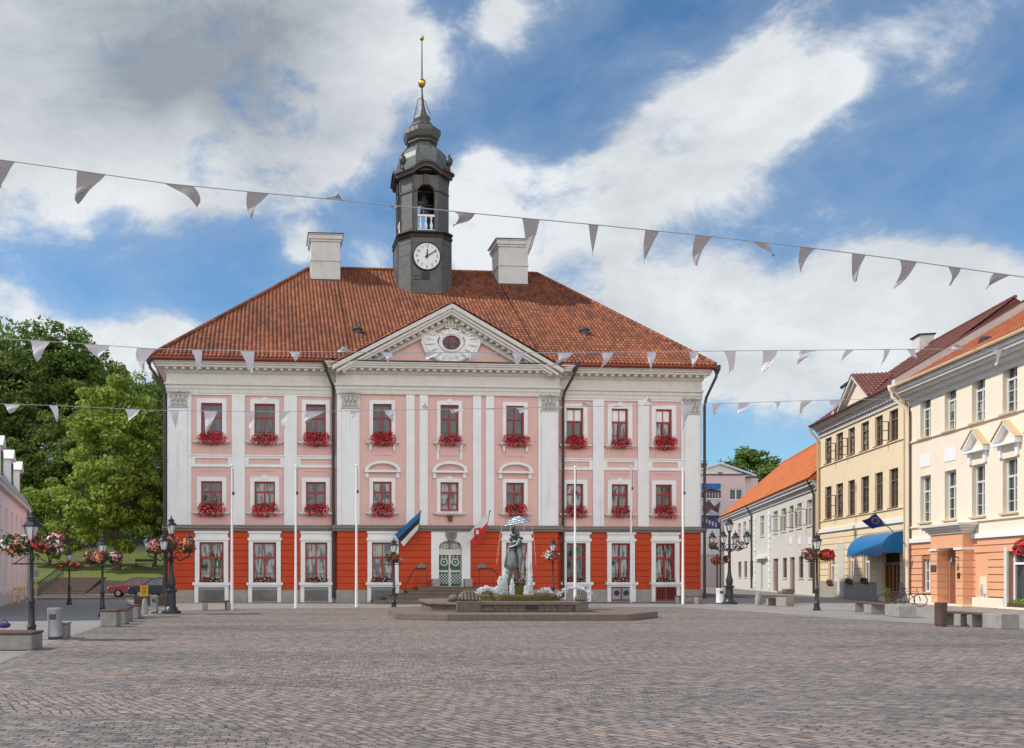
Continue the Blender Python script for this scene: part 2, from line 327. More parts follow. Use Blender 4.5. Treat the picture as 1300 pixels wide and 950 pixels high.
def cobblemat(name, bw, bh, c1, c2, mortar, bump=.6, angle=0, msize=.018, patch=.5):
    m, t, N, L, B = nt(name); tc = N.new('ShaderNodeTexCoord')
    mp = N.new('ShaderNodeMapping'); mp.inputs['Rotation'].default_value = (0, 0, angle); L.new(tc.outputs['Object'], mp.inputs['Vector'])
    dn = N.new('ShaderNodeTexNoise'); dn.inputs['Scale'].default_value = .9; dn.inputs['Detail'].default_value = 2; L.new(mp.outputs[0], dn.inputs['Vector'])
    dn2 = N.new('ShaderNodeTexNoise'); dn2.inputs['Scale'].default_value = 9; dn2.inputs['Detail'].default_value = 2; L.new(mp.outputs[0], dn2.inputs['Vector'])
    ad = N.new('ShaderNodeVectorMath'); ad.operation = 'MULTIPLY_ADD'; ad.inputs[1].default_value = (.45*bump, .45*bump, 0); L.new(dn.outputs['Color'], ad.inputs[0]); L.new(mp.outputs[0], ad.inputs[2])
    ad2 = N.new('ShaderNodeVectorMath'); ad2.operation = 'MULTIPLY_ADD'; ad2.inputs[1].default_value = (.07*bump, .07*bump, 0); L.new(dn2.outputs['Color'], ad2.inputs[0]); L.new(ad.outputs[0], ad2.inputs[2])
    br = N.new('ShaderNodeTexBrick'); br.inputs['Scale'].default_value = 1; br.inputs['Brick Width'].default_value = bw; br.inputs['Row Height'].default_value = bh
    br.inputs['Mortar Size'].default_value = msize; br.inputs['Mortar Smooth'].default_value = .6; br.inputs['Bias'].default_value = 0
    br.inputs['Color1'].default_value = (*c1, 1); br.inputs['Color2'].default_value = (*c2, 1); br.inputs['Mortar'].default_value = (*mortar, 1)
    L.new(ad2.outputs[0], br.inputs['Vector'])
    brc, brf = br.outputs['Color'], br.outputs['Fac']
    if angle:      # relaid fields where the courses run another way
        m3 = N.new('ShaderNodeMapping'); m3.inputs['Rotation'].default_value = (0, 0, .95); L.new(ad2.outputs[0], m3.inputs['Vector'])
        b3 = N.new('ShaderNodeTexBrick'); b3.inputs['Scale'].default_value = 1; b3.inputs['Brick Width'].default_value = bw*1.25; b3.inputs['Row Height'].default_value = bh*1.2; b3.inputs['Mortar Size'].default_value = msize*1.3; b3.inputs['Mortar Smooth'].default_value = .6
        b3.inputs['Color1'].default_value = (*mul(c1, .9), 1); b3.inputs['Color2'].default_value = (*mul(c2, 1.1), 1); b3.inputs['Mortar'].default_value = (*mortar, 1); L.new(m3.outputs[0], b3.inputs['Vector'])
        m4 = N.new('ShaderNodeMapping'); m4.inputs['Scale'].default_value = (.05, .16, 1); L.new(tc.outputs['Object'], m4.inputs['Vector'])
        n4 = N.new('ShaderNodeTexNoise'); n4.inputs['Scale'].default_value = 1; n4.inputs['Detail'].default_value = 3; L.new(m4.outputs[0], n4.inputs['Vector'])
        r4 = ramp(N, [(.52, (0, 0, 0)), (.54, (1, 1, 1))]); L.new(n4.outputs['Fac'], r4.inputs['Fac'])
        x4 = N.new('ShaderNodeMixRGB'); L.new(r4.outputs['Color'], x4.inputs['Fac']); L.new(brc, x4.inputs['Color1']); L.new(b3.outputs['Color'], x4.inputs['Color2'])
        x5 = N.new('ShaderNodeMixRGB'); L.new(r4.outputs['Color'], x5.inputs['Fac']); L.new(brf, x5.inputs['Color1']); L.new(b3.outputs['Fac'], x5.inputs['Color2'])
        brc, brf = x4.outputs['Color'], x5.outputs['Color']
    # big soft patches, one running in long bands
    mp2 = N.new('ShaderNodeMapping'); mp2.inputs['Scale'].default_value = (.09, .32, 1); L.new(tc.outputs['Object'], mp2.inputs['Vector'])
    n2 = N.new('ShaderNodeTexNoise'); n2.inputs['Scale'].default_value = 1; n2.inputs['Detail'].default_value = 9; n2.inputs['Roughness'].default_value = .72; L.new(mp2.outputs[0], n2.inputs['Vector'])
    r = ramp(N, [(.34, (.60, .61, .63)), (.49, (1, 1, 1)), (.66, (1.34, 1.18, 1.06))]); L.new(n2.outputs['Fac'], r.inputs['Fac'])
    mx = N.new('ShaderNodeMixRGB'); mx.blend_type = 'MULTIPLY'; mx.inputs['Fac'].default_value = patch; L.new(brc, mx.inputs['Color1']); L.new(r.outputs['Color'], mx.inputs['Color2'])
    n3 = N.new('ShaderNodeTexNoise'); n3.inputs['Scale'].default_value = 5.5; n3.inputs['Detail'].default_value = 5; L.new(tc.outputs['Object'], n3.inputs['Vector'])
    r3 = ramp(N, [(.34, (.5, .48, .5)), (.5, (1, 1, 1)), (.68, (1.35, 1.2, 1.12))]); L.new(n3.outputs['Fac'], r3.inputs['Fac'])
    mx2 = N.new('ShaderNodeMixRGB'); mx2.blend_type = 'MULTIPLY'; mx2.inputs['Fac'].default_value = .75*patch*1.6 if patch < .6 else .9; L.new(mx.outputs[0], mx2.inputs['Color1']); L.new(r3.outputs['Color'], mx2.inputs['Color2'])
    L.new(mx2.outputs[0], B.inputs['Base Color']); B.inputs['Roughness'].default_value = .62
    iv = N.new('ShaderNodeMath'); iv.operation = 'SUBTRACT'; iv.inputs[0].default_value = 1; L.new(brf, iv.inputs[1])
    hh = N.new('ShaderNodeMath'); hh.operation = 'MULTIPLY_ADD'; hh.inputs[1].default_value = .8; L.new(n3.outputs['Fac'], hh.inputs[0]); L.new(iv.outputs[0], hh.inputs[2])
    b = N.new('ShaderNodeBump'); b.inputs['Strength'].default_value = bump; b.inputs['Distance'].default_value = .035; L.new(hh.outputs[0], b.inputs['Height']); L.new(b.outputs[0], B.inputs['Normal'])
    return m
M['cobble'] = cobblemat('granite_cobbles', .19, .105, (.30, .25, .215), (.165, .142, .128), (.075, .063, .055), bump=.8, angle=.05, msize=.010, patch=.9)
M['slab'] = cobblemat('paving_slabs', .9, .6, (.285, .265, .245), (.235, .225, .215), (.12, .11, .10), bump=.25, msize=.012, patch=.35)
M['asphalt'] = plaster('asphalt', (.09, .088, .086), stain=.3, streak=False, bump=.4)
M['grass'] = plaster('lawn', (.105, .155, .018), var=.4, scale=.8, stain=.3, bump=1, streak=False, rough=.95)
M['soil'] = plaster('wooded_bank', (.045, .035, .022), var=.5, scale=2, stain=.4, bump=1, streak=False, rough=.95)
M['step'] = plaster('stair_stone', (.19, .145, .11), stain=.5, var=.2, scale=3)
# ---------------------------------------------------------------- tiled roof: convex polygon in the roof plane, real pantile relief
def inside(poly, x, y):
    n = len(poly); sg = 0
    for i in range(n):
        ax, ay = poly[i]; bx, by = poly[(i+1) % n]
        c = (bx-ax)*(y-ay)-(by-ay)*(x-ax)
        if abs(c) < 1e-9: continue
        if sg == 0: sg = 1 if c > 0 else -1
        elif (c > 0) != (sg > 0): return False
    return True
def tiled(name, mat, parent, O, EX, EY, poly, tw=.25, th=.36, amp=.085, sub=4, thick=.03):
    """O origin, EX unit along eaves, EY unit up the slope; poly in (a,b)"""
    O, EX, EY = Vector(O), Vector(EX).normalized(), Vector(EY).normalized(); NZ = EX.cross(EY).normalized()
    if NZ.z < 0: NZ = -NZ
    mb = MB(); mb.uv = []
    a0 = min(p[0] for p in poly); a1 = max(p[0] for p in poly); b0 = min(p[1] for p in poly); b1 = max(p[1] for p in poly)
    na = int((a1-a0)/tw*sub)+1; rows = int((b1-b0)/th)+1; da = tw/sub
    for r in range(rows):
        bb0 = b0+r*th; bb1 = min(bb0+th*1.0, b1); bm = (bb0+bb1)/2
        prev = None
        for i in range(na+1):
            a = a0+i*da; hz = amp*(abs(sin(pi*(i % sub)/sub)))
            # keep only columns inside
            if not inside(poly, min(max(a, a0+1e-4), a1-1e-4), bm): prev = None; continue
            p0 = O+EX*a+EY*bb0+NZ*(hz+thick); p1 = O+EX*a+EY*bb1+NZ*(hz-.002); pf = O+EX*a+EY*bb0+NZ*(hz-.012)
            k = len(mb.v); mb.v += [tuple(pf), tuple(p0), tuple(p1)]; uv = ((a-a0)/tw+1e-3, r+.02)
            mb.uv += [uv, uv, (uv[0], r+.9)]
            if prev is not None:
                mb.f.append((prev+1, k+1, k+2, prev+2)); mb.f.append((prev, k, k+1, prev+1))
            prev = k
    o = mb.build(name, mat, parent)
    return o
def ridge_caps(name, mat, parent, A, B, r=.13, seg=.38):
    mb = MB(); A, B = Vector(A), Vector(B); n = max(1, int((B-A).length/seg)); d = (B-A)/n
    mb.uv = []
    for i in range(n):
        mb.tube([A+d*i, A+d*(i+1.05)], r*1.08, 8, r*.9)
    mb.uv = [(i//16+.5, .5) for i in range(len(mb.v))]
    return mb.build(name, mat, parent)
# ---------------------------------------------------------------- windows
def window(parent, x0, x1, z0, z1, y, frame='redpaint', pane='glass', fw=.07, transom=.4, depth=.05, sill=None, mull=True, bars='th', lbl=None):
    fr = MB(); fy0, fy1 = y-depth, y+.02
    fr.box(x0, x0+fw, fy0, fy1, z0, z1); fr.box(x1-fw, x1, fy0, fy1, z0, z1)
    fr.box(x0+fw, x1-fw, fy0, fy1, z0, z0+fw); fr.box(x0+fw, x1-fw, fy0, fy1, z1-fw, z1)
    zt = z1-(z1-z0)*transom; xm = (x0+x1)/2
    if transom: fr.box(x0+fw, x1-fw, fy0-.01, fy1, zt-fw*.6, zt+fw*.6)
    if mull: fr.box(xm-fw*.6, xm+fw*.6, fy0, fy1-.002, z0+fw, (zt-fw*.6) if transom else z1-fw)
    if bars == 'th':
        t = .014
        if transom: fr.box(xm-t*1.4, xm+t*1.4, fy0+.01, fy1-.004, zt+fw*.6, z1-fw)
        zb = z0+(zt-z0)*.36
        fr.box(x0+fw, x1-fw, fy0+.012, fy1-.006, zb-t, zb+t)
    elif bars == 'grid':
        t = .018
        for q in (.33, .66):
            zb = z0+(zt-z0)*q; fr.box(x0+fw, x1-fw, fy0+.012, fy1-.006, zb-t, zb+t)
        if transom: fr.box(xm-t, xm+t, fy0+.01, fy1-.004, zt+fw*.6, z1-fw)
    w = fr.build('window', M[frame], parent)
    if lbl: w['label'] = lbl
    p = MB(); p.box(x0+.01, x1-.01, y+.022, y+.04, z0+.01, z1-.01); p.build('pane', M[pane], w)
    if sill:
        sx, sd, smat, sh = sill
        s = MB(); s.box(x0-sx, x1+sx, sd, y-.01, z0-sh, z0-.003); s.build('sill', M[smat], w)
    return w
# ---------------------------------------------------------------- flowers and leaves
def leaves(mb, c, rx, ry, rz, n, size, shell=.5, up=.0, lo=-1.0):
    for _ in range(n):
        while True:
            x, y, z = random.uniform(-1, 1), random.uniform(-1, 1), random.uniform(lo, 1); q = x*x+y*y+z*z
            if shell*shell < q < 1: break
        p = Vector((c[0]+x*rx, c[1]+y*ry, c[2]+z*rz))
        nrm = Vector((x+random.gauss(0, .6), y+random.gauss(0, .6), z+up+random.gauss(0, .6))).normalized()
        a = nrm.orthogonal().normalized(); a.rotate(Matrix.Rotation(random.uniform(0, 6.28), 3, nrm)); b = nrm.cross(a)
        s = size*random.uniform(.6, 1.3)
        mb.quad(p-a*s, p-b*s*.6+nrm*s*.15, p+a*s, p+b*s*.6+nrm*s*.15)
def flower(mb, c, rx, ry, rz, n, size, shell=.75, lo=-.8):
    for _ in range(n):
        while True:
            x, y, z = random.uniform(-1, 1), random.uniform(-1, 1), random.uniform(lo, 1); q = x*x+y*y+z*z
            if shell*shell < q < 1.05: break
        p = Vector((c[0]+x*rx, c[1]+y*ry, c[2]+z*rz)); nrm = Vector((x+random.gauss(0, .35), y+random.gauss(0, .35), z+random.gauss(0, .35)+.2)).normalized()
        a = nrm.orthogonal().normalized(); b = nrm.cross(a); s = size*random.uniform(.7, 1.25); k = len(mb.v); mb.v.append(tuple(p-nrm*s*.3))
        for i in range(6):
            t = i*pi/3; mb.v.append(tuple(p+(a*cos(t)+b*sin(t))*s*(1 if i % 2 else .8)))
        for i in range(6): mb.f.append((k, k+1+i, k+1+(i+1) % 6))
# ================================================================= TOWN HALL
TF = Frame(6.13, 51.9, .0704)
TH = thing('town_hall', 'pink and orange red town hall with white pilasters, pediment, tiled roof and clock tower', 'building', (6.13, 51.9, 0), .0704)
U, W = TF.U, TF.W
CV = -.42                                             # the middle bays stand forward
uL, uR = U(213), U(889); cL, cR = U(428, CV), U(708, CV)
zP = W(749, 268); zL0 = W(674.4, 268); zL1 = W(667, 268); zT = W(500, 268); zE = W(461, 268)
DEP = 23.0
def wing(kind): return {'l': (uL, cL, 0.0), 'c': (cL, cR, CV), 'r': (cR, uR, 0.0)}[kind]
cols = {'l': [(255.4, 282), (323, 349), (388.4, 413.6)], 'c': [(473.5, 497), (559, 582), (642.4, 665)], 'r': [(718.8, 740.2), (776.2, 797), (832.1, 852.6)]}
gcols = {'l': [(253.4, 284), (321.4, 350.6), (387.4, 415.4)], 'c': [(472, 500), None, (642, 669)], 'r': [(718.6, 743), (775.6, 799.6), (831.6, 856)]}
zt1, zt0 = W(512, 268), W(557.5, 268)
zm1, zm0 = W(611.2, 268), W(647.5, 268)
zg1, zg0 = W(688.6, 268), W(739.5, 268)
pink, red, gap = MB(), MB(), MB()
winspec = []
for k in 'lcr':
    x0, x1, v = wing(k); hs = []; gh = []
    for i, (a, b) in enumerate(cols[k]):
        a, b = U(a, v), U(b, v); hs.append((a, b, zt0, zt1)); hs.append((a, b, zm0 if not (k == 'c' and i == 1) else zm0-.02, zm1))
        winspec.append((k, i, 'top', a, b, zt0, zt1, v)); winspec.append((k, i, 'mid', a, b, zm0, zm1, v))
    for i, g in enumerate(gcols[k]):
        if g is None:
            d0, d1 = U(556.7, v), U(585.6, v); gh.append((d0, d1, .95, W(686.5, 571, v))); continue
        a, b = U(g[0], v), U(g[1], v); gh.append((a, b, zg0, zg1)); winspec.append((k, i, 'low', a, b, zg0, zg1, v))
    pink.holes(x0, x1, zL1, zE, hs, v, .22); gap.holes(x0, x1, 0, zL0, gh, v+.0, .22)
    # rusticated courses between the window bays
    edges = {'l': [(213, 247), (290, 315), (357, 381.6), (421.6, 428)], 'c': [(428, 467), (506, 547), (596.5, 636.6), (674.8, 708)], 'r': [(708, 713.6), (749.6, 771), (807, 826.6), (862, 889)]}[k]
    n = 9; ch = (zL0-zP)/n
    for a, b in edges:
        a, b = U(a, v), U(b, v)
        if k == 'c' and a < cL+.1: a = cL
        for r in range(n): red.box(a, b, v-.06, v+.02, zP+r*ch+.013, zP+(r+1)*ch-.013)
# returns of the projecting middle and the plain flanks
for x in (cL, cR): pink.box(x-.01, x+.01, CV+.01, 0.02, zL1, zE)
pink.box(uL, uR, .9, DEP, 0.05, zE); pink.box(uL-.0, uL+.05, .01, .89, zP, zE); pink.box(uR-.05, uR, .01, .89, zP, zE)
gap.box(cL, cL+.02, CV, 0, 0, zL0); gap.box(cR-.02, cR, CV, 0, 0, zL0)
pink.build('upper_wall', M['pink'], TH); gap.build('ground_floor_wall', M['redgap'], TH); red.build('rusticated_cladding', M['red'], TH, bevel=.012)
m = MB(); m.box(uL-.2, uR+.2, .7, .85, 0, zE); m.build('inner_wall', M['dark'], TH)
# plinth, stone ledge
pl, lg = MB(), MB()
for k in 'lcr':
    x0, x1, v = wing(k); e0 = -.1 if k == 'l' else 0; e1 = .1 if k == 'r' else 0
    if k == 'c':
        pl.box(x0-.06, U(547, v), v-.10, v+.05, 0, zP); pl.box(U(596.5, v), x1+.06, v-.10, v+.05, 0, zP); pl.box(x0-.06, x0, v+.05, -.1, 0, zP); pl.box(x1, x1+.06, v+.05, -.1, 0, zP)
    else: pl.box(x0+e0, x1+e1, v-.10, v+.05, 0, zP)
    e0 = -.3 if k in 'lc' else .002; e1 = .3 if k in 'rc' else -.002
    if k == 'l': e1 = -.3
    if k == 'r': e0 = .3
    lg.box(x0+e0, x1+e1, v-.22, v+.05, zL0, zL0+.14); lg.box(x0+e0-.0, x1+e1, v-.32, v+.05, zL0+.14, zL0+.24); lg.box(x0+e0, x1+e1, v-.15, v+.05, zL0+.24, zL1+.02)
pl.build('granite_plinth', M['plinth'], TH, bevel=.01); lg.build('stone_ledge', M['ledge'], TH, bevel=.012)
# pilasters, capitals, bands
wp, cap, bands = MB(), MB(), MB()
zc1, zc0 = W(496, 226), W(518, 226)
def pil(a, b, v, z0=zL1+.02, z1=zT, pr=.12): wp.box(a, b, v-pr, v-.001, z0, z1)
pil(uL-.02, U(243), 0, pr=.08); pil(U(216), U(238), 0, z1=zc0, pr=.17)
pil(U(294.3), U(311), 0); pil(U(360.5), U(377), 0)
pil(U(752), U(766), 0); pil(U(809), U(823), 0); pil(U(864), uR+.02, 0, pr=.08); pil(U(868), U(886.5), 0, z1=zc0, pr=.17)
for a, b in ((434, 455),(687, 705.5)): pil(U(a, CV), U(b, CV), CV, z1=zc0, pr=.17)
pil(cL-.02, U(456.5, CV), CV, pr=.08); pil(U(683, CV), cR+.02, CV, pr=.08)
for a, b in ((515.4, 526), (532.3, 542.8), (600, 610.6), (616.4, 626.9)): pil(U(a, CV), U(b, CV), CV, pr=.1)
wp.build('pilasters', M['white'], TH, bevel=.01)
def capital(a, b, v):
    c = MB(); zz = zc1-zc0; n = 4; w = b-a
    c.box(a-.10, b+.10, v-.32, v-.001, zc1-.14, zc1); c.box(a+.02, b-.02, v-.2, v-.001, zc0, zc1-.14); c.box(a-.04, b+.04, v-.24, v-.001, zc0, zc0+.07)
    for r in range(2):
        for i in range(n-r):
            x = a+w*(i+.5+.5*r)/n; z = zc0+.12+r*.34
            c.ball((x, v-.24, z+.12), .12, 8, 5, .9, .7, 1.5); c.ball((x, v-.31, z+.27), .065, 6, 4, 1.2, 1, .8)
    for s, x in ((-1, a+.06), (1, b-.06)):
        c.torus((x, v-.25, zc1-.26), .10, .04, 'y', 12, 6); c.torus((x-s*.27, v-.25, zc1-.25), .07, .03, 'y', 10, 6)
    c.ball(((a+b)/2, v-.33, zc1-.08), .1, 8, 5)
    return c.build('capital', M['stuc'], TH, smooth=False)
capital(U(216), U(238), 0); capital(U(868), U(886.5), 0); capital(U(434, CV), U(455, CV), CV); capital(U(687, CV), U(705.5, CV), CV)
zb1, zb0 = W(578, 268), W(593, 268)
for a, b in ((243, 294.3), (311, 360.5), (377, 427)) + ((709.5, 752), (766, 809), (823, 864)):
    a, b = U(a)+.003, U(b)-.003; ix = .22; i1, i0 = W(582, 268), W(589.2, 268)
    bands.box(a, b, -.08, -.001, i1, zb1); bands.box(a, b, -.08, -.001, zb0, i0); bands.box(a, a+ix, -.08, -.001, i0, i1); bands.box(b-ix, b, -.08, -.001, i0, i1)
    bands.box(a-.12, b+.12, -.14, -.08, zb1-.05, zb1+.02); bands.box(a-.02, b+.02, -.10, -.001, zT-.09, zT+.0)
bands.build('storey_bands', M['white'], TH, bevel=.008)
# entablature with dentils
def entab(x0, x1, v, name, il=1, ir=1):
    e = MB(); dz = 0 if il and ir else -.006; zA = W(500, 268)+dz; zf0 = W(488, 268)+dz; zf1 = W(474, 268)+dz; zd = W(470, 268)+dz
    bx_ = e.box
    def ebox(a, b, *r): bx_(a if il else x0, (x1+(b-x1)*(.5 if not il else 1)) if ir else x1, *r)
    e.box = ebox
    e.box(x0-.08, x1+.08, v-.14, v+.3, zA+.002, zA+.26); e.box(x0-.12, x1+.12, v-.18, v+.3, zA+.26, zf0-.08); e.box(x0-.2, x1+.2, v-.27, v+.3, zf0-.08, zf0+.03)
    e.box(x0-.08, x1+.08, v-.14, v+.3, zf0+.03, zf1-.05); e.box(x0-.14, x1+.14, v-.2, v+.3, zf1-.05, zf1)
    e.box(x0-.2, x1+.2, v-.26, v+.3, zf1, zd+.04)
    e.box(x0-.62, x1+.62, v-.70, v+.3, zd+.04, zd+.17); e.box(x0-.70, x1+.70, v-.78, v+.3, zd+.17, zd+.28); e.box(x0-.76, x1+.76, v-.86, v+.3, zd+.28, zE-.06+dz)
    d = MB(); n = int((x1-x0)/.46)
    for i in range(n+1):
        x = x0+(x1-x0)*i/n; d.box(x-.10, x+.10, v-.62, v-.25, zd-.08, zd+.038)
    o = e.build(name, M['whiteg'], TH, bevel=.012); d.build('dentils', M['whiteg'], o, bevel=.01); return o
entab(uL, cL+.05, 0, 'wing_cornice', 1, 0); entab(cR-.05, uR, 0, 'wing_cornice', 0, 1); entab(cL, cR, CV, 'central_cornice')
# windows of the town hall
num = {'l': 0, 'c': 3, 'r': 6}; ords = ['first', 'second', 'third', 'fourth', 'fifth', 'sixth', 'seventh', 'eighth', 'ninth']
sur, sillm = MB(), MB(); boxes = []
grey = MB()
for k, i, row, a, b, z0, z1, v in winspec:
    c = num[k]+i; pane = 'glass' if row == 'top' and c < 7 else random.choice(['glassc', 'glassg', 'glassc'])
    window(TH, a, b, z0, z1, v+.14, 'redpaint', pane, fw=.085 if row != 'low' else .1, transom=.38 if row != 'mid' else .36, sill=None)
    y = v
    if c >= 6 and row == 'top':
        bl = MB(); bl.box(a+.09, b-.09, v+.147, v+.158, z1-(z1-z0)*.36, z1-.09); bl.build('roller_blind', M['paintwhite'], TH)
    if row == 'low':
        s = .27; S0, S1 = a-s, b+s; zt = zL0-.003
        sur.box(S0, a-.002, y-.13, y-.001, z0, zt-.55); sur.box(b+.002, S1, y-.13, y-.001, z0, zt-.55)
        sur.box(a-.002, b+.002, y-.13, y-.001, z1+.002, zt-.55) if zt-.55 > z1 else None
        sur.box(S0-.06, S1+.06, y-.2, y-.001, zt-.55, zt-.38); sur.box(S0+.02, S1-.02, y-.11, y-.001, zt-.38, zt-.12); sur.box(S0-.04, S1+.04, y-.2, y-.001, zt-.12, zt)
        sur.box(S0-.12, S1+.12, y-.34, y-.001, z0-.16, z0-.003); sur.box(S0-.04, S1+.04, y-.25, y-.001, z0-.28, z0-.16)
        sur.box(S0-.02, a-.06, y-.2, y-.001, .02, z0-.28); sur.box(b+.06, S1+.02, y-.2, y-.001, .02, z0-.28)
        if c == 7 or c == 8:
            g = MB(); g.box(a-.05, b+.05, y-.14, y-.001, .1, z0-.28); gg = g.build('cellar_panel', M['dark' if c == 8 else 'greypanel'], TH)
            g = MB(); xm = (a+b)/2
            for q in (a-.03, xm, b+.03): g.box(q-.04, q+.04, y-.17, y-.141, .1, z0-.3)
            g.box(a-.03, b+.03, y-.168, y-.142, .1, .17); g.box(a-.03, b+.03, y-.168, y-.142, z0-.36, z0-.3)
            if c == 8:
                for j in range(12): g.box(a+(b-a)*j/12+.02, a+(b-a)*j/12+.045, y-.165, y-.142, .17, z0-.36)
            g.build('cellar_frame', M['redpaint'], gg)
            if c == 7:
                g = MB()
                for q in ((a+xm)/2, (b+xm)/2): g.lathe([(0.001, 0), (.17, 0), (.17, .03), (.001, .03)], (0, 0, 0), 18)
                # discs stand upright
                vs = []
                for n_, vv in enumerate(g.v):
                    cx_ = ((a+xm)/2 if n_ < len(g.v)/2 else (b+xm)/2); vs.append((cx_+vv[0], y-.145-vv[2], .55+vv[1]))
                g.v = vs; g.build('vent_disc', M['darkmetal'], gg)
        else: grey.box(a-.06, b+.06, y-.1, y-.001, .1, z0-.28)
        boxes.append((c, row, (a+b)/2, y-.16, z0, b-a))
    else:
        s = .26 if k != 'c' else .22; zz0 = z0-.12
        S0, S1 = a-s, b+s
        sur.box(S0, a-.002, y-.07, y-.001, zz0, z1+.002); sur.box(b+.002, S1, y-.07, y-.001, zz0, z1+.002); sur.box(S0, S1, y-.07, y-.001, z1+.002, z1+s)
        if i == 1: sur.box((a+b)/2-.15, (a+b)/2+.15, y-.1, y-.001, z1+.12, z1+s+.12); sur.box(S0+.12, S1-.12, y-.085, y-.001, z1+s, z1+s+.04) if True else None
        sillm.box(S0-.2, S1+.2, y-.28, y-.001, zz0-.1, zz0); sillm.box(S0-.08, S1+.08, y-.18, y-.001, zz0-.17, zz0-.1)
        if k != 'c':
            sur2 = None
            pinkp = (S0+.08, S1-.08)
            bx = MB()
        if k == 'c' and row == 'top':
            for q in (S0+.08, S1-.08):
                sur.ball((q, y-.1, zz0-.38), .09, 8, 5, .9, .8, 2.2); sur.box(q-.1, q+.1, y-.16, y-.001, zz0-.24, zz0-.171)
            if i == 1: sur.box(S0+.0, S0+.14, y-.06, y-.001, W(584, 571, v), zz0-.42); sur.box(S1-.14, S1, y-.06, y-.001, W(584, 571, v), zz0-.42)
        if k == 'c' and row == 'mid':      # arched hood
            hz = z1+.55; xm = (a+b)/2; w2 = (b-a)/2+.52
            for s1 in (-1, 1): sur.box(xm+s1*(w2-.16)-.1, xm+s1*(w2-.16)+.1, y-.1, y-.001, z1+s+.02, hz)
            arc = []
            n = 14
            for q in range(n+1):
                t = pi*(q/n); arc.append((xm-w2*.98*cos(t), hz+.12+.55*sin(t)))
            outer = arc; inner = [(xm-(w2*.80)*cos(pi*q/n), hz+.12+.40*sin(pi*q/n)) for q in range(n+1)]
            for q in range(n):
                sur.prism([outer[q], inner[q], inner[q+1], outer[q+1]], y-.26, y-.001)
            sur.box(xm-w2, xm+w2, y-.26, y-.001, hz, hz+.12)
            for q in range(n): grey_ = None
        if not (k == 'c' and row == 'mid' and i == 1): boxes.append((c, row, (a+b)/2, y-.2, zz0, b-a))
sur.build('window_surrounds', M['white'], TH, bevel=.008); sillm.build('window_sills', M['whiteg'], TH, bevel=.008); grey.build('grey_apron_panels', M['greypanel'], TH)
rp = MB()                                              # raised pink tablets under and over the windows
for k, i, row, a, b, z0, z1, v in winspec:
    if row == 'low': continue
    if row == 'top': za, zb = z0-.42-.5, z0-.42
    else: za, zb = z0-.42-.5, z0-.42
    rp.box(a-.02, b+.02, v-.035, v-.001, za, zb)
    if row == 'mid' and k != 'c': rp.box(a-.02, b+.02, v-.035, v-.001, z1+.62, z1+.78)
rp.build('raised_tablets', M['pink'], TH)
# pediment
pv = CV
ax, az = U(574, pv-.9), W(385.5, 574, pv-.9); ex0, ex1 = U(422, pv-.9), U(715, pv-.9); ez = W(466, 574, pv-.9)
ty = MB(); ty.prism([(ex0+.4, zE-.05), (ex1-.4, zE-.05), (ax, az-.2)], pv-.02, pv+.3); ty.build('tympanum', M['pink'], TH)
rk = MB()
def rake(xa, za, xb, zb, t0, t1, y0, y1):
    rk.prism([(xa, za-t0), (xb, zb-t0), (xb, zb-t1), (xa, za-t1)], y0, y1)
for s1, e in ((-1, ex0), (1, ex1)):
    rake(e-s1*-.0, ez, ax, az, 0, .26, pv-.95, pv+.1); rake(e-s1*.25, ez+.02, ax, az, .26, .42, pv-.85, pv+.1); rake(e-s1*.6, ez+.22, ax, az, .42, .58, pv-.75, pv+.1)
    rake(e-s1*1.5, ez+.75-.0, ax, az-.05, .60, .95, pv-.26, pv+.1)
    n = 19
    for j in range(2, n):
        t = j/n; x = e+(ax-e)*t; z = ez+(az-ez)*t-.66
        rk.box(x-.1, x+.1, pv-.60, pv-.2, z-.10, z+.06)
rk.build('raking_cornice', M['whiteg'], TH, bevel=.01)
m = MB(); m.box(uL-.78, uR+.43, -.84, DEP+.9, zE-.058, zE-.004); m.build('soffit', M['whiteg'], TH)
m = MB(); m.box(ex0+.2, ex1-.2, pv-.92, pv+.1, zE-.003, zE+.03); m.build('pediment_flashing', M['ledge'], TH)
# cartouche with oval window
def zz3(x, y): px, py = 420+x/4.317, 380+y/4.317; return TF.inv(px, py, pv)
car = MB(); out = [zz3(*p) for p in [(515,185),(545,182),(575,203),(600,180),(650,165),(705,177),(735,202),(765,182),(795,190),(812,215),(806,262),(775,300),(745,332),(700,350),(650,362),(600,350),(560,328),(530,292),(505,250),(497,215)]]
cxo, czo = zz3(654, 247)
rings = []
for q, yy in ((1.0, 0), (1.0, -.16), (.93, -.24), (.80, -.20), (.62, -.30), (.50, -.30), (.44, -.1)):
    rings.append([(cxo+(x-cxo)*q, pv-.022+yy, czo+(z-czo)*q) for x, z in out])
car.loft(rings, cap=False)
for i in range(len(out)):                               # shell flutes
    x, z = out[i]; car.tube([(cxo+(x-cxo)*.96, pv-.24, czo+(z-czo)*.96), (cxo+(x-cxo)*.78, pv-.33, czo+(z-czo)*.78), (cxo+(x-cxo)*.6, pv-.33, czo+(z-czo)*.62)], .07, 6, .04)
for s1 in (-1, 1):
    car.torus((cxo+s1*1.42, pv-.2, czo+.45), .3, .1, 'y', 18, 6); car.torus((cxo+s1*1.42, pv-.22, czo+.45), .12, .06, 'y', 12, 6)
    car.tube([(cxo+s1*1.62, pv-.2, czo+.5), (cxo+s1*1.72, pv-.2, czo+.05), (cxo+s1*1.5, pv-.2, czo-.5), (cxo+s1*1.1, pv-.2, czo-.85)], .11, 6, .07)
co = car.build('cartouche', M['white'], TH, smooth=True)
m = MB(); m.v = []; rr = []
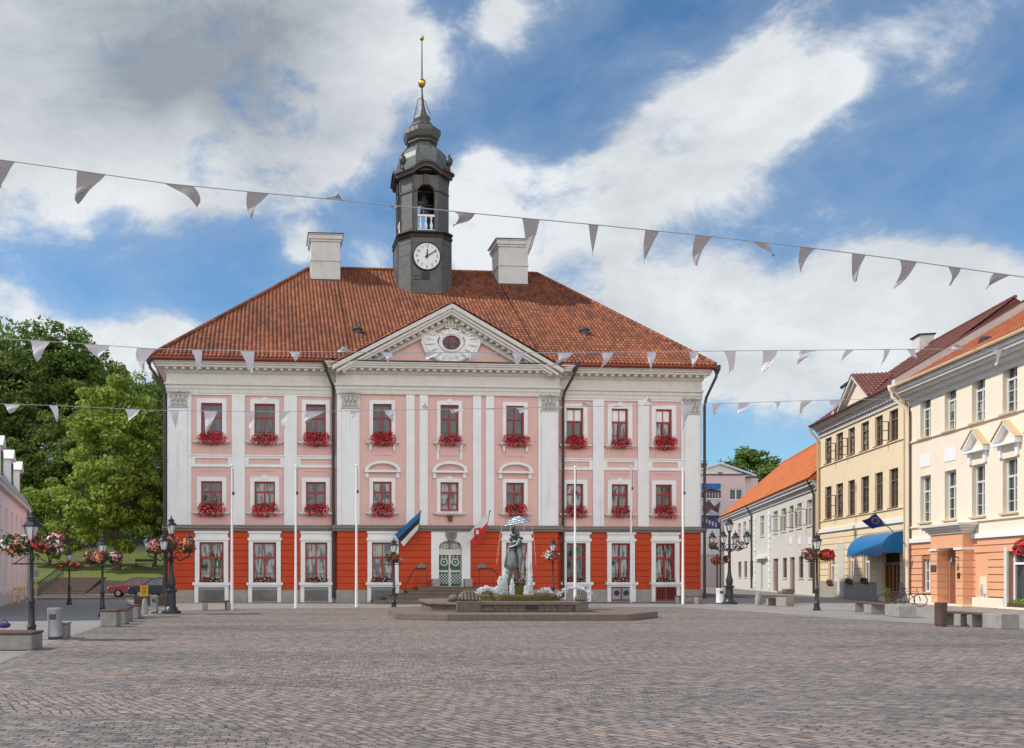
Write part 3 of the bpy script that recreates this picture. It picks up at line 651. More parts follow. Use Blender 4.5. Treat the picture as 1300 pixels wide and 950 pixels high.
for q, yy in ((.50, -.34), (.62, -.42), (.70, -.34), (.66, -.2)):
    rr.append([(cxo+1.08*q*cos(2*pi*i/28), pv-.02+yy, czo+.86*q*sin(2*pi*i/28)) for i in range(28)])
m.loft(rr, cap=False); m.build('oval_moulding', M['white'], co, smooth=True)
m = MB(); m.loft([[(cxo+.6*cos(2*pi*i/28)*q, pv-.2-y_, czo+.47*sin(2*pi*i/28)*q) for i in range(28)] for q, y_ in ((1, 0), (1, .06))]); m.build('oval_window', M['glass'], co)
m = MB(); m.torus((0, 0, 0), .53, .06, 'y', 28, 6); m.v = [(cxo+x, pv-.27+y, czo+z*.8) for x, y, z in m.v]
m.box(cxo-.03, cxo+.03, pv-.3, pv-.26, czo-.4, czo+.4); m.box(cxo-.5, cxo+.5, pv-.3, pv-.262, czo-.03, czo+.03); m.build('oval_frame', M['redpaint'], co)
m = MB(); kx, kz = zz3(660, 165)
m.box(kx-.42, kx+.42, pv-.26, pv-.01, kz, kz+.16)
for j in range(-2, 3):
    m.tube([(kx+j*.17, pv-.28, kz+.1), (kx+j*.28, pv-.34, kz+.45), (kx+j*.22, pv-.28, kz+.78-.08*abs(j))], .085, 6, .04); m.ball((kx+j*.22, pv-.28, kz+.86-.08*abs(j)), .095, 8, 5)
m.build('stucco_crown', M['whiteg'], co, smooth=True)
# ---- roof
EO = .95; sl = .80; rz0 = zE+.12; RV = 10.7; ridgez = rz0+sl*(RV+EO)
e0, e1 = uL-.8, uR+.45; r0x, r1x = U(393, RV), U(681, RV)
cs = 1/sqrt(1+sl*sl); L_ = (RV+EO)/cs
pA_ = .25*round((ex0+1.15-e0)/.25); pB_ = .25*round((ex1-1.15-e0)/.25); b1_ = .36*round((EO-.1)/cs/.36+.3)
def slope_piece(poly): return tiled('front_roof_slope', M['tile'], TH, (e0, -EO, rz0), (1, 0, 0), (0, cs, sl*cs), poly)
slope_piece([(0, 0), (pA_, 0), (pA_, L_), (r0x-e0, L_)]); slope_piece([(pA_, b1_), (pB_, b1_), (pB_, L_), (pA_, L_)]); slope_piece([(pB_, 0), (e1-e0, 0), (r1x-e0, L_), (pB_, L_)])
bk = MB(); lo_ = lambda a, b: (e0+a, -EO+cs*b, rz0-.02+sl*cs*b)
bk.quad(lo_(0, 0), lo_(pA_, 0), lo_(pA_, L_), lo_(r0x-e0, L_)); bk.quad(lo_(pA_, b1_), lo_(pB_, b1_), lo_(pB_, L_), lo_(pA_, L_)); bk.quad(lo_(pB_, 0), lo_(e1-e0, 0), lo_(r1x-e0, L_), lo_(pB_, L_))
bk.quad((e0, DEP+EO, rz0), (e0, -EO, rz0-.02), (r0x, RV, ridgez-.02)); bk.quad((e1, -EO, rz0-.02), (e1, DEP+EO, rz0), (r1x, RV, ridgez-.02)); bk.quad((e1, DEP+EO, rz0), (e0, DEP+EO, rz0), (r0x, RV, ridgez-.02), (r1x, RV, ridgez-.02))
bk.uv = [(v_[0]*4+v_[1]*.01, v_[1]*3+v_[2]) for v_ in bk.v]; bk.build('roof', M['tile'], TH)
ridge_caps('hip_tiles', M['tile'], TH, (e0, -EO, rz0+.1), (r0x, RV, ridgez+.1)); ridge_caps('hip_tiles', M['tile'], TH, (e1, -EO, rz0+.1), (r1x, RV, ridgez+.1)); ridge_caps('ridge_tiles', M['tile'], TH, (r0x, RV, ridgez+.1), (r1x, RV, ridgez+.1))
m = MB(); m.box(e0, ex0-.02, -EO-.06, -.5, rz0-.2, rz0-.022); m.box(ex1+.02, e1, -EO-.06, -.5, rz0-.2, rz0-.022); m.box(e0-.05, e0, -EO, DEP, rz0-.2, rz0-.022); m.box(e1, e1+.05, -EO, DEP, rz0-.2, rz0-.022); m.build('eaves_board', M['trim_red'], TH)
m = MB()
for a, b in ((e0-.1, ex0-.1), (ex1+.1, e1+.1)): m.tube([(a, -EO-.12, rz0-.1), (b, -EO-.12, rz0-.1)], .08, 8)
m.build('gutter', M['trim_red'], TH)
# pediment gable roof
back = (az+.1-rz0)/sl-EO
for s1, ee in ((-1, ex0-.1), (1, ex1+.1)):
    A = Vector((ax, 0, az+.06)); B = Vector((ee, 0, ez+.02)); d = (A-B); Ln = d.length
    pts = [(0, 0), (back+1.4, 0), (0, Ln)]
    # local a runs back from the front edge, b climbs to the apex
    poly = [(0, 0), (back+1.45-(az-ez)/sl, 0), (back+1.45, Ln), (0, Ln)]
    tiled('pediment_roof', M['tile'], TH, (ee, pv-1.0, ez+.02), (0, 1, 0), (d.x, 0, d.z), poly)
# chimneys
def chimney(pxl, pxr, pyt, vf, d, nm='chimney'):
    a, b = U(pxl, vf), U(pxr, vf); zt = W(pyt, (pxl+pxr)/2, vf); c = MB(); zb = rz0+sl*(vf+EO)-.6
    i = .19; zm = zb+.6+(zt-zb-.6)*.42
    c.box(a+i, b-i, vf, vf+d, zb, zm); c.box(a+i-.05, b-i+.05, vf-.05, vf+d+.05, zm, zm+.12); c.box(a+i, b-i, vf, vf+d, zm+.12, zt-.55)
    c.box(a+.11, b-.11, vf-.08, vf+d+.08, zt-.55, zt-.4); c.box(a+.03, b-.03, vf-.16, vf+d+.16, zt-.4, zt-.12)
    c.box(a-.03, b+.03, vf-.22, vf+d+.22, zt-.12, zt-.06)
    o = c.build('chimney', M['chim'], TH, bevel=.015); k = MB(); k.box(a-.06, b+.06, vf-.25, vf+d+.25, zt-.058, zt); k.box(a+.1, b-.1, vf-.07, vf+d+.07, zb+.55, zb+.72); k.build('chimney_cap', M['copperd'], o)
chimney(391.5, 435.5, 297, 8.9, 1.9); chimney(629.5, 673.5, 304, 8.9, 1.9)
# roof vents
m = MB()
for px, py in ((454.5, 424), (742, 425)):
    vv = 3.2
    for _ in range(8):
        s_, z_ = TF.inv(px, py, vv); vv += (z_-(rz0+sl*(vv+EO)))*(.7)
    s_, z_ = TF.inv(px, py, vv); m.lathe([(.26, -.3), (.26, .25), (.34, .26), (.2, .42), (.01, .46)], (s_, vv, z_), 12)
m.build('roof_vent', M['copperd'], TH, smooth=True)
# ---- downpipes
def pipe(pts, r=.085): m = MB(); m.tube(pts, r, 8); return m.build('downpipe', M['pipe'], TH, smooth=True)
zg = rz0-.15; zo = W(489, 430)
x = U(430, -.3)-.32; pipe([(x-.5, -EO-.05, zg), (x-.45, -EO, zg-.5), (x-.05, -.4, zo-.1), (x, -.28, zo-.5), (x, -.28, .3)])
x = U(708, -.3)+.34; pipe([(x+.5, -EO-.05, zg), (x+.45, -EO, zg-.5), (x+.05, -.4, zo-.3), (x, -.28, zo-.7), (x, -.28, .3)])
x = uL-.15; pipe([(x-.8, -EO-.05, zg), (x-.75, -EO, zg-.5), (x-.05, -.35, zo-.3), (x, -.24, zo-.9), (x, -.24, .2)])
x = uR+.15; pipe([(x+.38, -EO-.05, zg), (x+.36, -EO, zg-.5), (x+.05, -.35, zo-.5), (x, -.24, zo-1.), (x, -.24, .2)])
m = MB()
for x in (U(430, -.3)-.82, U(708, -.3)+.84, uL-.95, uR+.53): m.lathe([(.1, -.35), (.2, -.1), (.22, .15)], (x, -EO-.05, zg), 8)
m.build('rain_heads', M['pipe'], TH)
# ---- entrance
d0, d1 = U(556.7, CV), U(585.6, CV); zd0, zd1 = .95, W(686.5, 571, CV); xm = (d0+d1)/2; S0, S1 = U(547, CV), U(596.5, CV)
m = MB(); m.box(S0, d0-.002, CV-.14, CV-.001, .95, zL0-.003); m.box(d1+.002, S1, CV-.14, CV-.001, .95, zL0-.003)
n = 12
for q in range(n):                                      # segmental arch
    xa, xb = d0+(d1-d0)*q/n, d0+(d1-d0)*(q+1)/n; f = lambda x: zd1-.34+.34*sqrt(max(0, 1-((x-xm)/((d1-d0)/2))**2))*1.0
    m.prism([(xa, f(xa)), (xb, f(xb)), (xb, zL0-.003), (xa, zL0-.003)], CV-.14, CV-.001)
m.build('door_surround', M['white'], TH)
m = MB(); m.box(d0-.001, d1+.001, CV+.12, CV+.2, zd0, zd1); dd = m.build('front_door', M['doorcream'], TH); dd['label'] = 'green and cream double entrance door with carved fanlight'
g = MB(); w = (d1-d0); zmid = zd0+1.0; zup = zd0+1.88
for s1 in (-1, 1):
    xa, xb = sorted((xm+s1*.07, xm+s1*(w/2-.06)))
    g.box(xa, xb, CV+.07, CV+.119, zd0+.05, zd0+.86); g.box(xa, xb-0, CV+.07, CV+.119, zmid, zup)
g.build('door_panel', M['green'], dd, bevel=.01)
c = MB()
for s1 in (-1, 1):
    xc = xm+s1*(w/4); 
    for i in range(6):
        t = -.3+.12*i
        for j in range(6):
            if (i+j) % 2 == 0: c.box(xc-.3+i*.1+.005, xc-.3+(i+1)*.1-.005, CV+.045, CV+.069, zd0+.17+j*.1, zd0+.17+(j+1)*.1-.01)
    c.box(xc-.33, xc-.3, CV+.05, CV+.069, zd0+.14, zd0+.80); c.box(xc+.3, xc+.33, CV+.05, CV+.069, zd0+.14, zd0+.80)
    c.torus((xc, CV+.05, zmid+.45), .2, .045, 'y', 20, 6); c.ball((xc, CV+.06, zmid+.45), .07, 8, 5)
    c.box(xc-.22, xc+.22, CV+.05, CV+.069, zup-.24, zup-.2)
    for j in (-1, 1): c.ball((xc+j*.12, CV+.06, zup-.1), .06, 8, 5)
c.box(xm-.07, xm+.07, CV+.03, CV+.119, zd0, zup+.35); c.box(d0, d1, CV+.02, CV+.119, zup+.0, zup+.34)
c.build('door_carving', M['doorcream'], dd, bevel=.008)
c = MB()
for s1 in (-1, 1):
    for j in range(4): c.torus((xm+s1*(.2+.18*j), CV+.10, zup+.52-.03*j), .10, .03, 'y', 14, 5)
    c.torus((xm+s1*.36, CV+.1, zup+.70), .10, .03, 'y', 14, 5)
c.build('fanlight_grille', M['whiteg'], dd)
c = MB(); c.box(d0+.02, d1-.02, CV+.105, CV+.118, zup+.345, zd1-.02); c.build('fanlight_pane', M['glass'], dd)
c = MB(); c.box(xm+.02, xm+.07, CV-.03, CV+.03, zmid+.1, zmid+.35); c.build('door_handle', M['darkmetal'], dd)
sh = MB(); sx0, sx1 = U(565.5, CV), U(578.5, CV); sz0, sz1 = W(686, 571, CV), W(673.6, 571, CV)
sh.prism([(sx0, sz1-.02), (sx0, sz0+.25), (sx0+.1, sz0+.05), ((sx0+sx1)/2, sz0-.08), (sx1-.1, sz0+.05), (sx1, sz0+.25), (sx1, sz1-.02)][::-1], CV-.33, CV-.142)
sh.torus(((sx0+sx1)/2, CV-.35, (sz0+sz1)/2), .12, .03, 'y', 14, 5); sh.box((sx0+sx1)/2-.02, (sx0+sx1)/2+.02, CV-.37, CV-.33, sz0+.15, sz1-.15)
sh.build('stone_crest', M['ledge'], TH, bevel=.01)
for px in (535, 611):
    m = MB(); s_, z_ = TF.inv(px, 719, CV-.1); m.box(s_-.27, s_+.27, CV-.14, CV-.061, z_-.14, z_+.12); m.prism([(s_-.12, z_+.12), (s_+.12, z_+.12), (s_, z_+.22)], CV-.13, CV-.07); m.build('name_plaque', M['ledge'], TH, bevel=.01)
m = MB(); s_, z_ = TF.inv(571, 659.5, CV); m.prism([(s_-.13, z_+.15), (s_-.08, z_-.14), (s_+.08, z_-.14), (s_+.13, z_+.15)], CV-.3, CV-.001); m.box(s_-.17, s_+.17, CV-.33, CV-.001, z_+.151, z_+.2); m.build('wall_bracket', M['rustred'], TH)
# steps up to the door
m = MB(); nst = 5
for r in range(nst):
    q = nst-1-r; e = .33*q
    m.box(U(531, CV)-.2-e*2.0, U(612, CV)+.2+e*2.0, CV-1.15-.36*q, CV-.12, .19*r, .19*(r+1)-.045); m.box(U(531, CV)-.24-e*2.0, U(612, CV)+.24+e*2.0, CV-1.19-.36*q, CV-.12, .19*(r+1)-.044, .19*(r+1))
m.build('entrance_steps', M['step'], TH, bevel=.01)
m = MB(); m.box(S0-.02, S0+.42, CV-.6, CV-.15, .96, 1.42); m.box(S1-.42, S1+.02, CV-.6, CV-.15, .96, 1.42); m.build('door_pedestals', M['plinth'], TH, bevel=.01)
m = MB()
for s1, x0, x1 in ((-1, U(538, CV), U(508, CV)), (1, U(604, CV), U(634, CV))):
    m.tube([(x0, CV-.9, 2.05), (x0+s1*.7, CV-1.0, 2.02), (x1, CV-1.9, 1.05)], .03, 6)
    for t in (0, .5, 1): m.tube([(x0+(x1-x0)*t, CV-.95-.9*t, .2+.7*(1-t)), (x0+(x1-x0)*t, CV-.95-.9*t, 2.0-1.0*t)], .02, 6)
m.build('handrail', M['darkmetal'], TH)
# tourist information sign in the first ground floor window
m = MB(); s_, z_ = TF.inv(276, 716, .1); m.box(s_-.2, s_+.2, .05, .075, z_-.24, z_+.24); sg = m.build('information_sign', M['green'], TH); sg['label'] = 'green sign with a white letter i in the window'
def text(body, size, loc, rot, mat, parent=None, name='lettering', ext=.006, align='CENTER'):
    c = bpy.data.curves.new(name, 'FONT'); c.body = body; c.size = size; c.extrude = ext; c.align_x = align; c.align_y = 'CENTER'
    t = bpy.data.objects.new(name, c); COL.objects.link(t); dg = bpy.context.evaluated_depsgraph_get(); me = bpy.data.meshes.new_from_object(t.evaluated_get(dg)); bpy.data.objects.remove(t)
    me.materials.clear(); me.materials.append(mat); o = bpy.data.objects.new(name, me); COL.objects.link(o); o.location = loc; o.rotation_euler = rot
    if parent: o.parent = parent
    return o
text('i', .48, (s_, .04, z_), (pi/2, 0, 0), M['paintwhite'], sg, ext=.01)
# ---- tower
v0 = 9.15; tcx = U(541.5, v0-1.8); 
def oct_(h, c, z, cx=tcx, cy=v0): return [(cx-h+c, cy-h, z), (cx+h-c, cy-h, z), (cx+h, cy-h+c, z), (cx+h, cy+h-c, z), (cx+h-c, cy+h, z), (cx-h+c, cy+h, z), (cx-h, cy+h-c, z), (cx-h, cy-h+c, z)]
def Wt(py, dv=1.8): return W(py, 541, v0-dv)
h1, c1 = 1.86, .80; h2, c2 = 1.66, .74
zlo = rz0+sl*(v0-h1+EO)-.5; zB = Wt(297); zA_ = Wt(237); 
m = MB(); m.loft([oct_(h1+.02, c1, zlo), oct_(h1, c1, zB-.25)])
tw = m.build('clock_tower', M['copper'], TH); tw['label'] = 'octagonal sheet clad clock tower with dome and gilded ball'
m = MB()                                                # standing seams
for z in [zlo+.9+i*.78 for i in range(6)]:
    if z < zB-.3: m.loft([oct_(h1+.012, c1, z), oct_(h1+.012, c1, z+.025)])
for p in oct_(h1, c1, 0): m.box(p[0]-.035, p[0]+.035, p[1]-.035, p[1]+.035, zlo, zB-.26)
m.build('sheet_seams', M['copperd'], tw)
m = MB(); m.loft([oct_(h1+.05, c1, zB-.25), oct_(h1+.12, c1, zB-.12), oct_(h2+.12, c2, zB+.02), oct_(h2+.3, c2, zB+.1), oct_(h2+.3, c2, zB+.2), oct_(h2+.05, c2, zB+.28)]); m.build('lower_cornice', M['copperd'], tw)
m = MB(); zb = zB+.28; zt = Wt(221); hf = h2-c2; ar = .60; zs = Wt(262)   # belfry with four arches; arch springs at zs
zarch = Wt(232)-ar
bel = MB()
for q in range(4):
    R = Matrix.Rotation(q*pi/2, 3, 'Z')
    def P(x, y, z): p = R @ Vector((x, y, 0)); return (tcx+p.x, v0+p.y, z)
    for sx in (-1, 1):                                  # jamb + chamfer
        xo, xi = sx*hf, sx*ar
        bel.quad(P(xo, -h2, zb), P(xi, -h2, zb), P(xi, -h2, zt), P(xo, -h2, zt)) if sx > 0 else bel.quad(P(xi, -h2, zb), P(xo, -h2, zb), P(xo, -h2, zt), P(xi, -h2, zt))
        bel.quad(P(xi, -h2, zb), P(xi, -h2+.35, zb), P(xi, -h2+.35, zarch), P(xi, -h2, zarch))
        bel.quad(P(xo, -h2+.35, zb), P(xi, -h2+.35, zb), P(xi, -h2+.35, zt), P(xo, -h2+.35, zt))
    bel.quad(P(hf, -h2, zb), P(h2, -hf, zb), P(h2, -hf, zt), P(hf, -h2, zt))
    n = 10
    for i in range(n):
        a0, a1 = pi*i/n, pi*(i+1)/n; xa, xb = -ar*cos(a0), -ar*cos(a1); za, zc = zarch+ar*sin(a0), zarch+ar*sin(a1)
        bel.quad(P(xa, -h2, za), P(xb, -h2, zc), P(xb, -h2, zt), P(xa, -h2, zt)); bel.quad(P(xa, -h2, za), P(xa, -h2+.35, za), P(xb, -h2+.35, zc), P(xb, -h2, zc)); bel.quad(P(xa, -h2+.35, za), P(xb, -h2+.35, zc), P(xb, -h2+.35, zt), P(xa, -h2+.35, zt))
bo = bel.build('belfry', M['copper'], tw)
m = MB()
for p in oct_(h2, c2, 0): m.box(p[0]-.05, p[0]+.05, p[1]-.05, p[1]+.05, zb, zt)
zi = Wt(242)
for q in range(4):
    R = Matrix.Rotation(q*pi/2, 3, 'Z')
    for xa, xb in ((-hf-.03, -ar-.02), (ar+.02, hf+.03)):
        pts = [R @ Vector((x, y, 0)) for x, y in ((xa, -h2-.08), (xb, -h2-.08), (xb, -h2), (xa, -h2))]
        m.prismz([(tcx+p.x, v0+p.y) for p in pts], zi, zi+.12)
    pts = [R @ Vector((x, y, 0)) for x, y in ((hf+.02, -h2-.06), (h2+.06, -hf-.02), (h2, -hf), (hf, -h2))]
    m.prismz([(tcx+p.x, v0+p.y) for p in pts], zi, zi+.12)
    pts = [R @ Vector((x, y, 0)) for x, y in ((-.17, -h2-.12), (.17, -h2-.12), (.17, -h2), (-.17, -h2))]
    m.prismz([(tcx+p.x, v0+p.y) for p in pts], zarch+ar-.1, zt)
m.build('belfry_mouldings', M['copperd'], bo)
m = MB(); m.loft([oct_(h2-.2, c2, zt-.35), oct_(h2-.2, c2, zt)]); m.box(tcx-.75, tcx+.75, v0-.75, v0+.75, zb, zb+.05); m.build('belfry_ceiling', M['dark'], bo)
m = MB()
for zc_, r in ((zarch+.15, .36), (zarch-.75, .26)): m.lathe([(r, -.35), (r*.85, -.2), (r*.6, .15), (r*.45, .32), (.05, .42)], (tcx, v0-.5, zc_), 14)
m.tube([(tcx-1.2, v0-.5, zarch+.55), (tcx+1.2, v0-.5, zarch+.55)], .06); m.tube([(tcx-1.2, v0-.5, zarch-.4), (tcx+1.2, v0-.5, zarch-.4)], .05)
m.build('bells', M['bronze'], bo, smooth=True)
for q in range(4):
    R = Matrix.Rotation(q*pi/2, 4, 'Z'); m = MB()
    m.box(-ar+.01, ar-.01, -h2+.03, -h2+.22, zb+.98, zb+1.12); m.box(-ar+.01, ar-.01, -h2+.03, -h2+.22, zb, zb+.1)
    for x in (-.38, 0, .38): m.lathe([(.07, .1), (.07, .16), (.11, .3), (.12, .42), (.06, .6), (.045, .75), (.07, .86), (.07, .98)], (x, -h2+.12, zb), 10)
    o = m.build('balustrade', M['paintwhite'], bo, smooth=True); o.matrix_local = Matrix.Translation((tcx, v0, 0)) @ R
# upper cornice, swept up over the arches
def corn(x0, x1): pass
m = MB(); m2 = MB()
for q in range(4):
    R = Matrix.Rotation(q*pi/2, 3, 'Z'); n = 16
    for (mm, o0, o1, z0_, z1_) in ((m, .0, .30, .0, .16), (m2, .0, .34, .16, .26), (m, .0, .44, .26, .40)):
        for i in range(n):
            xa, xb = -hf-.02+(2*hf+.04)*i/n, -hf-.02+(2*hf+.04)*(i+1)/n
            za, zc = [zt+.48*max(0, cos(x/hf*pi/2))**.8 for x in (xa, xb)]
            fa = [R @ Vector((x, y, 0)) for x, y in ((xa, -h2-o1), (xb, -h2-o1), (xb, -h2+.3), (xa, -h2+.3))]
            b = len(mm.v); zz = [za, zc, zc, za]
            mm.v += [(tcx+p.x, v0+p.y, z_+z0_) for p, z_ in zip(fa, zz)]+[(tcx+p.x, v0+p.y, z_+z1_) for p, z_ in zip(fa, zz)]
            for f_ in ((3,2,1,0),(4,5,6,7),(0,1,5,4),(1,2,6,5),(2,3,7,6),(3,0,4,7)): mm.f.append(tuple(b+j for j in f_))
        pts = [R @ Vector((x, y, 0)) for x, y in ((hf, -h2-o1), (hf+o1*.45, -h2-o1), (h2+o1, -hf-o1*.45), (h2+o1, -hf), (h2-.3, -hf), (hf, -h2+.3))]
        mm.prismz([(tcx+p.x, v0+p.y) for p in pts], zt+z0_-.02, zt+z1_-.02)
m.build('upper_cornice', M['copperd'], tw); m2.build('cornice_trim', M['rustred'], tw)
m = MB()
for sx in (-1, 1):
    for sy in (-1, 1): m.lathe([(.1, 0), (.08, .25), (.2, .4), (.26, .6), (.2, .8), (.07, .92), (.09, 1.0), (.02, 1.12)], (tcx+sx*(h2-.05), v0+sy*(h2-.05), zt+.38), 10)
m.build('corner_urns', M['copperd'], tw, smooth=True)
def Wc(py): return W(py, 537, v0)
def octr(r, z): return [(tcx+r*cos(pi/8+i*pi/4), v0+r*sin(pi/8+i*pi/4), z) for i in range(8)]
zd = zt+.35
m = MB(); prof = [(1.78, zd), (1.80, Wc(211)), (1.68, Wc(204)), (1.42, Wc(198)), (1.18, Wc(194)), (.98, Wc(191.5))]
m.loft([octr(r, z) for r, z in prof]); m.build('dome', M['verdi'], tw)
m = MB(); zs_ = [z for r, z in prof]
for i in range(8):
    m.tube([(tcx+(r+.02)*cos(pi/8+i*pi/4), v0+(r+.02)*sin(pi/8+i*pi/4), z) for r, z in prof], .045, 6)
m.build('dome_ribs', M['verdi'], tw)
m = MB(); m.loft([octr(r, Wc(y)) for r, y in ((.92, 192), (.92, 187.5), (1.12, 186), (1.12, 184.5), (.95, 183.5), (1.2, 181), (1.36, 175), (1.34, 170), (1.05, 166.5), (.72, 164.8), (.70, 163.5), (.74, 162), (.74, 159.5), (.62, 158.5), (.55, 157.5), (.62, 153), (.56, 150), (.4, 148), (.28, 143), (.20, 136), (.13, 128), (.07, 118))])
m.build('lantern_bulb', M['copper'], tw)
m = MB(); m.tube([(tcx-.75, v0-.9, Wc(163)), (tcx-.45, v0-.45, Wc(140)), (tcx-.3, v0-.2, Wc(128)), (tcx-.1, v0-.2, Wc(127)), (tcx+.2, v0-.2, Wc(131)), (tcx+.5, v0-.4, Wc(148))], .025, 6); m.tube([(tcx-.95, v0-1.3, Wc(185)), (tcx-1.1, v0-1.3, Wc(176)), (tcx-.75, v0-.9, Wc(163))], .025, 6); m.build('ladder_iron', M['darkmetal'], tw)
m = MB(); m.tube([(tcx, v0, Wc(120)), (tcx, v0, Wc(50))], .07, 8, .035); m.build('spire_rod', M['verdi'], tw)
m = MB(); m.ball((tcx, v0, Wc(106)), .27, 20, 12, 1, 1, 1.12); m.ball((tcx, v0, Wc(49)), .16, 12, 8, 1, 1, 1); m.tube([(tcx, v0, Wc(49)), (tcx, v0, Wc(44.5))], .04, 8, .01); m.build('gilded_ball', M['gold'], tw, smooth=True)
# clock: a face on the front side and on each flank
ccx, ccz = tcx, Wt(326.5)
cm = MB(); cm.torus((0, 0, 0), .93, .07, 'y', 40, 8); 
dial = MB(); dial.loft([[(q*cos(2*pi*i/40), y_, q*sin(2*pi*i/40)) for i in range(40)] for q, y_ in ((.9, 0), (.9, -.05), (.88, -.06))])
for q in (0,):
    R = Matrix.Translation((tcx, v0, ccz)) @ Matrix.Rotation(q*pi/2, 4, 'Z') @ Matrix.Translation((0, -h1-.05, 0))
    o = dial.build('clock_face', M['paintwhite'], tw); o.matrix_local = R; o['label'] = 'round white clock face with black numerals'
    r = cm.build('clock_rim', M['darkmetal'], o, smooth=True)
    for n in range(1, 13):
        t = pi/2-n*pi/6; text(str(n), .30, (.70*cos(t), -.065, .70*sin(t)), (pi/2, 0, 0), M['black'], o, 'numeral', .004)
    hm = MB()
    def hand(ang, l, w, yy):
        dx, dz = sin(ang), cos(ang); px_, pz_ = dz, -dx
        hm.loft([[(px_*w-dx*.15, yy+k, pz_*w-dz*.15), (px_*w*.6+dx*l, yy+k, pz_*w*.6+dz*l), (dx*(l+.06), yy+k, dz*(l+.06)), (-px_*w*.6+dx*l, yy+k, -pz_*w*.6+dz*l), (-px_*w-dx*.15, yy+k, -pz_*w-dz*.15)] for k in (0, -.02)])
    hand(radians(4), .46, .055, -.08); hand(radians(58), .74, .04, -.105); hm.ball((0, -.1, 0), .09, 10, 6, 1, .4, 1)
    hm.build('clock_hands', M['black'], o)
m = MB(); s_, z_ = TF.inv(540.5, 350.5, v0-h1); m.box(s_-.27, s_+.27, v0-h1-.06, v0-h1-.01, z_-.24, z_+.24); m.build('tower_hatch', M['black'], tw)
m = MB(); 
for dz in (-.25, -.02): m.box(s_-.85, s_-.3, v0-h1-.06, v0-h1-.02, z_+dz, z_+dz+.04)
m.build('iron_stays', M['rustred'], tw)
# flower boxes on the town hall sills (things of their own)
def flowerbox_meshes(kind):
    fo, fl, fl2, tr = MB(), MB(), MB(), MB()
    w = .78 if kind != 'low' else .78; 
    h = .47 if kind != 'low' else .22
    leaves(fo, (0, -.05, .12), w, .24, h, 330, .06, .2); 
    if kind == 'low':
        flower(fl, (-.1, -.07, .13), w*.95, .24, h, 75, .045); flower(fl2, (.05, -.07, .12), w*.95, .24, h, 60, .045)
    else:
        for j in range(5):
            x = -w+.15+j*(2*w-.3)/4+random.uniform(-.05, .05); flower(fl, (x, -.08, .1+random.uniform(-.05, .08)), .30, .30, h*random.uniform(.8, 1.1), 110, .052)
            flower(fl2, (x+.1, -.09, .1), .28, .3, h*.95, 40, .05)
    tr.box(-w+.08, w-.08, -.13, .1, 0, .17)
    return tr, fo, fl, fl2
fbp = {}
cnt = {'top': 'top floor', 'mid': 'middle floor', 'low': 'ground floor'}
for c, row, x, y, z, w in boxes:
    var = (row, c % 3)
    loc = Vector((6.13, 51.9, 0))+Vector((TF.x.x*x+TF.y.x*(y+.02), TF.x.y*x+TF.y.y*(y+.02), z+.003))
    bay = '%s window from left' % ords[c]
    look = {'top': 'dense crimson red geraniums', 'mid': 'red and pink geraniums', 'low': 'sparse pale red geraniums'}[row]
    lab = '%s on the %s sill, %s' % (look, cnt[row], bay)
    if var not in fbp:
        tr, fo, fl, fl2 = flowerbox_meshes(row)
        t = thing('flower_box', lab, 'flower box', loc, .0704, 'geranium boxes on the %s windows' % cnt[row])
        tr.build('planter', M['fl_dark'] if 0 else M['wood'], t); fo.build('foliage', M['leaf_box'], t)
        a, b = {'top': ('fl_red', 'fl_red'), 'mid': ('fl_red', 'fl_pink'), 'low': ('fl_red', 'fl_white')}[row]
        if row == 'top' and c % 3 == 1: b = 'fl_pink'
        fl.build('blossoms', M[a], t); fl2.build('pale_blossoms' if b != 'fl_red' else 'blossoms', M[b], t); fbp[var] = t
    else: t = dup(fbp[var], loc, .0704, lab)
    k = w/1.22*(1 if row != 'low' else .9); t.scale = (k*random.uniform(.80, 1.05), random.uniform(.8, 1.05), random.uniform(.72, 1.02))
# ================================================================= RIGHT SIDE HOUSES
def frame_from(pxL, YL, XV, YR):      # facade seen on the right: far end at YL, runs towards the camera to YR
    dx = (XV-CX)/F
    return dx
def rightframe(px_near, Y_near, XV, Y_far, Y_end=None):
    dx = (XV-CX)/F; Xn = (px_near-CX)/F*Y_near
    Xf = Xn+dx*(Y_far-Y_near); d = Vector((-dx, -1)).normalized()
    return Frame(Xf, Y_far, atan2(d.y, d.x)), (Y_far-(Y_end or Y_near))*sqrt(1+dx*dx)
def z5(x, y): return 1010+x/4.317, 400+y/4.317
def z6(x, y): return 1010+x/4.317, 600+y/4.317
def gable_roof(parent, s0, s1, ze, zr, depth, over, mat, matname='roof', side=.3, hipL=0, hipR=0, tw=.27, th=.38):
    run = depth/2+over; L = sqrt(run*run+(zr-ze)**2); ey = (0, run/L, (zr-ze)/L)
    tiled('front_roof_slope', mat, parent, (s0-side, -over, ze), (1, 0, 0), ey, [(0, 0), (s1-s0+2*side, 0), (s1-s0+2*side-hipR, L), (hipL, L)], tw, th, .04, 4)
    b = MB(); a0, a1 = s0-side, s1+side; y2 = depth+over
    b.quad((a0, -over, ze-.06), (a1, -over, ze-.06), (a1-hipR, depth/2, zr-.06), (a0+hipL, depth/2, zr-.06)); b.quad((a1, y2, ze-.06), (a0, y2, ze-.06), (a0+hipL, depth/2, zr-.02), (a1-hipR, depth/2, zr-.02))
    b.quad((a0, -over, ze-.1), (a0+hipL, depth/2, zr-.06), (a0, y2, ze-.1)); b.quad((a1, -over, ze-.1), (a1, y2, ze-.1), (a1-hipR, depth/2, zr-.06))
    b.uv = [(v[0]*3, v[1]*2.5) for v in b.v]; b.build('roof', mat, parent)
    ridge_caps('ridge_tiles', mat, parent, (a0+hipL, depth/2, zr+.05), (a1-hipR, depth/2, zr+.05), .12)
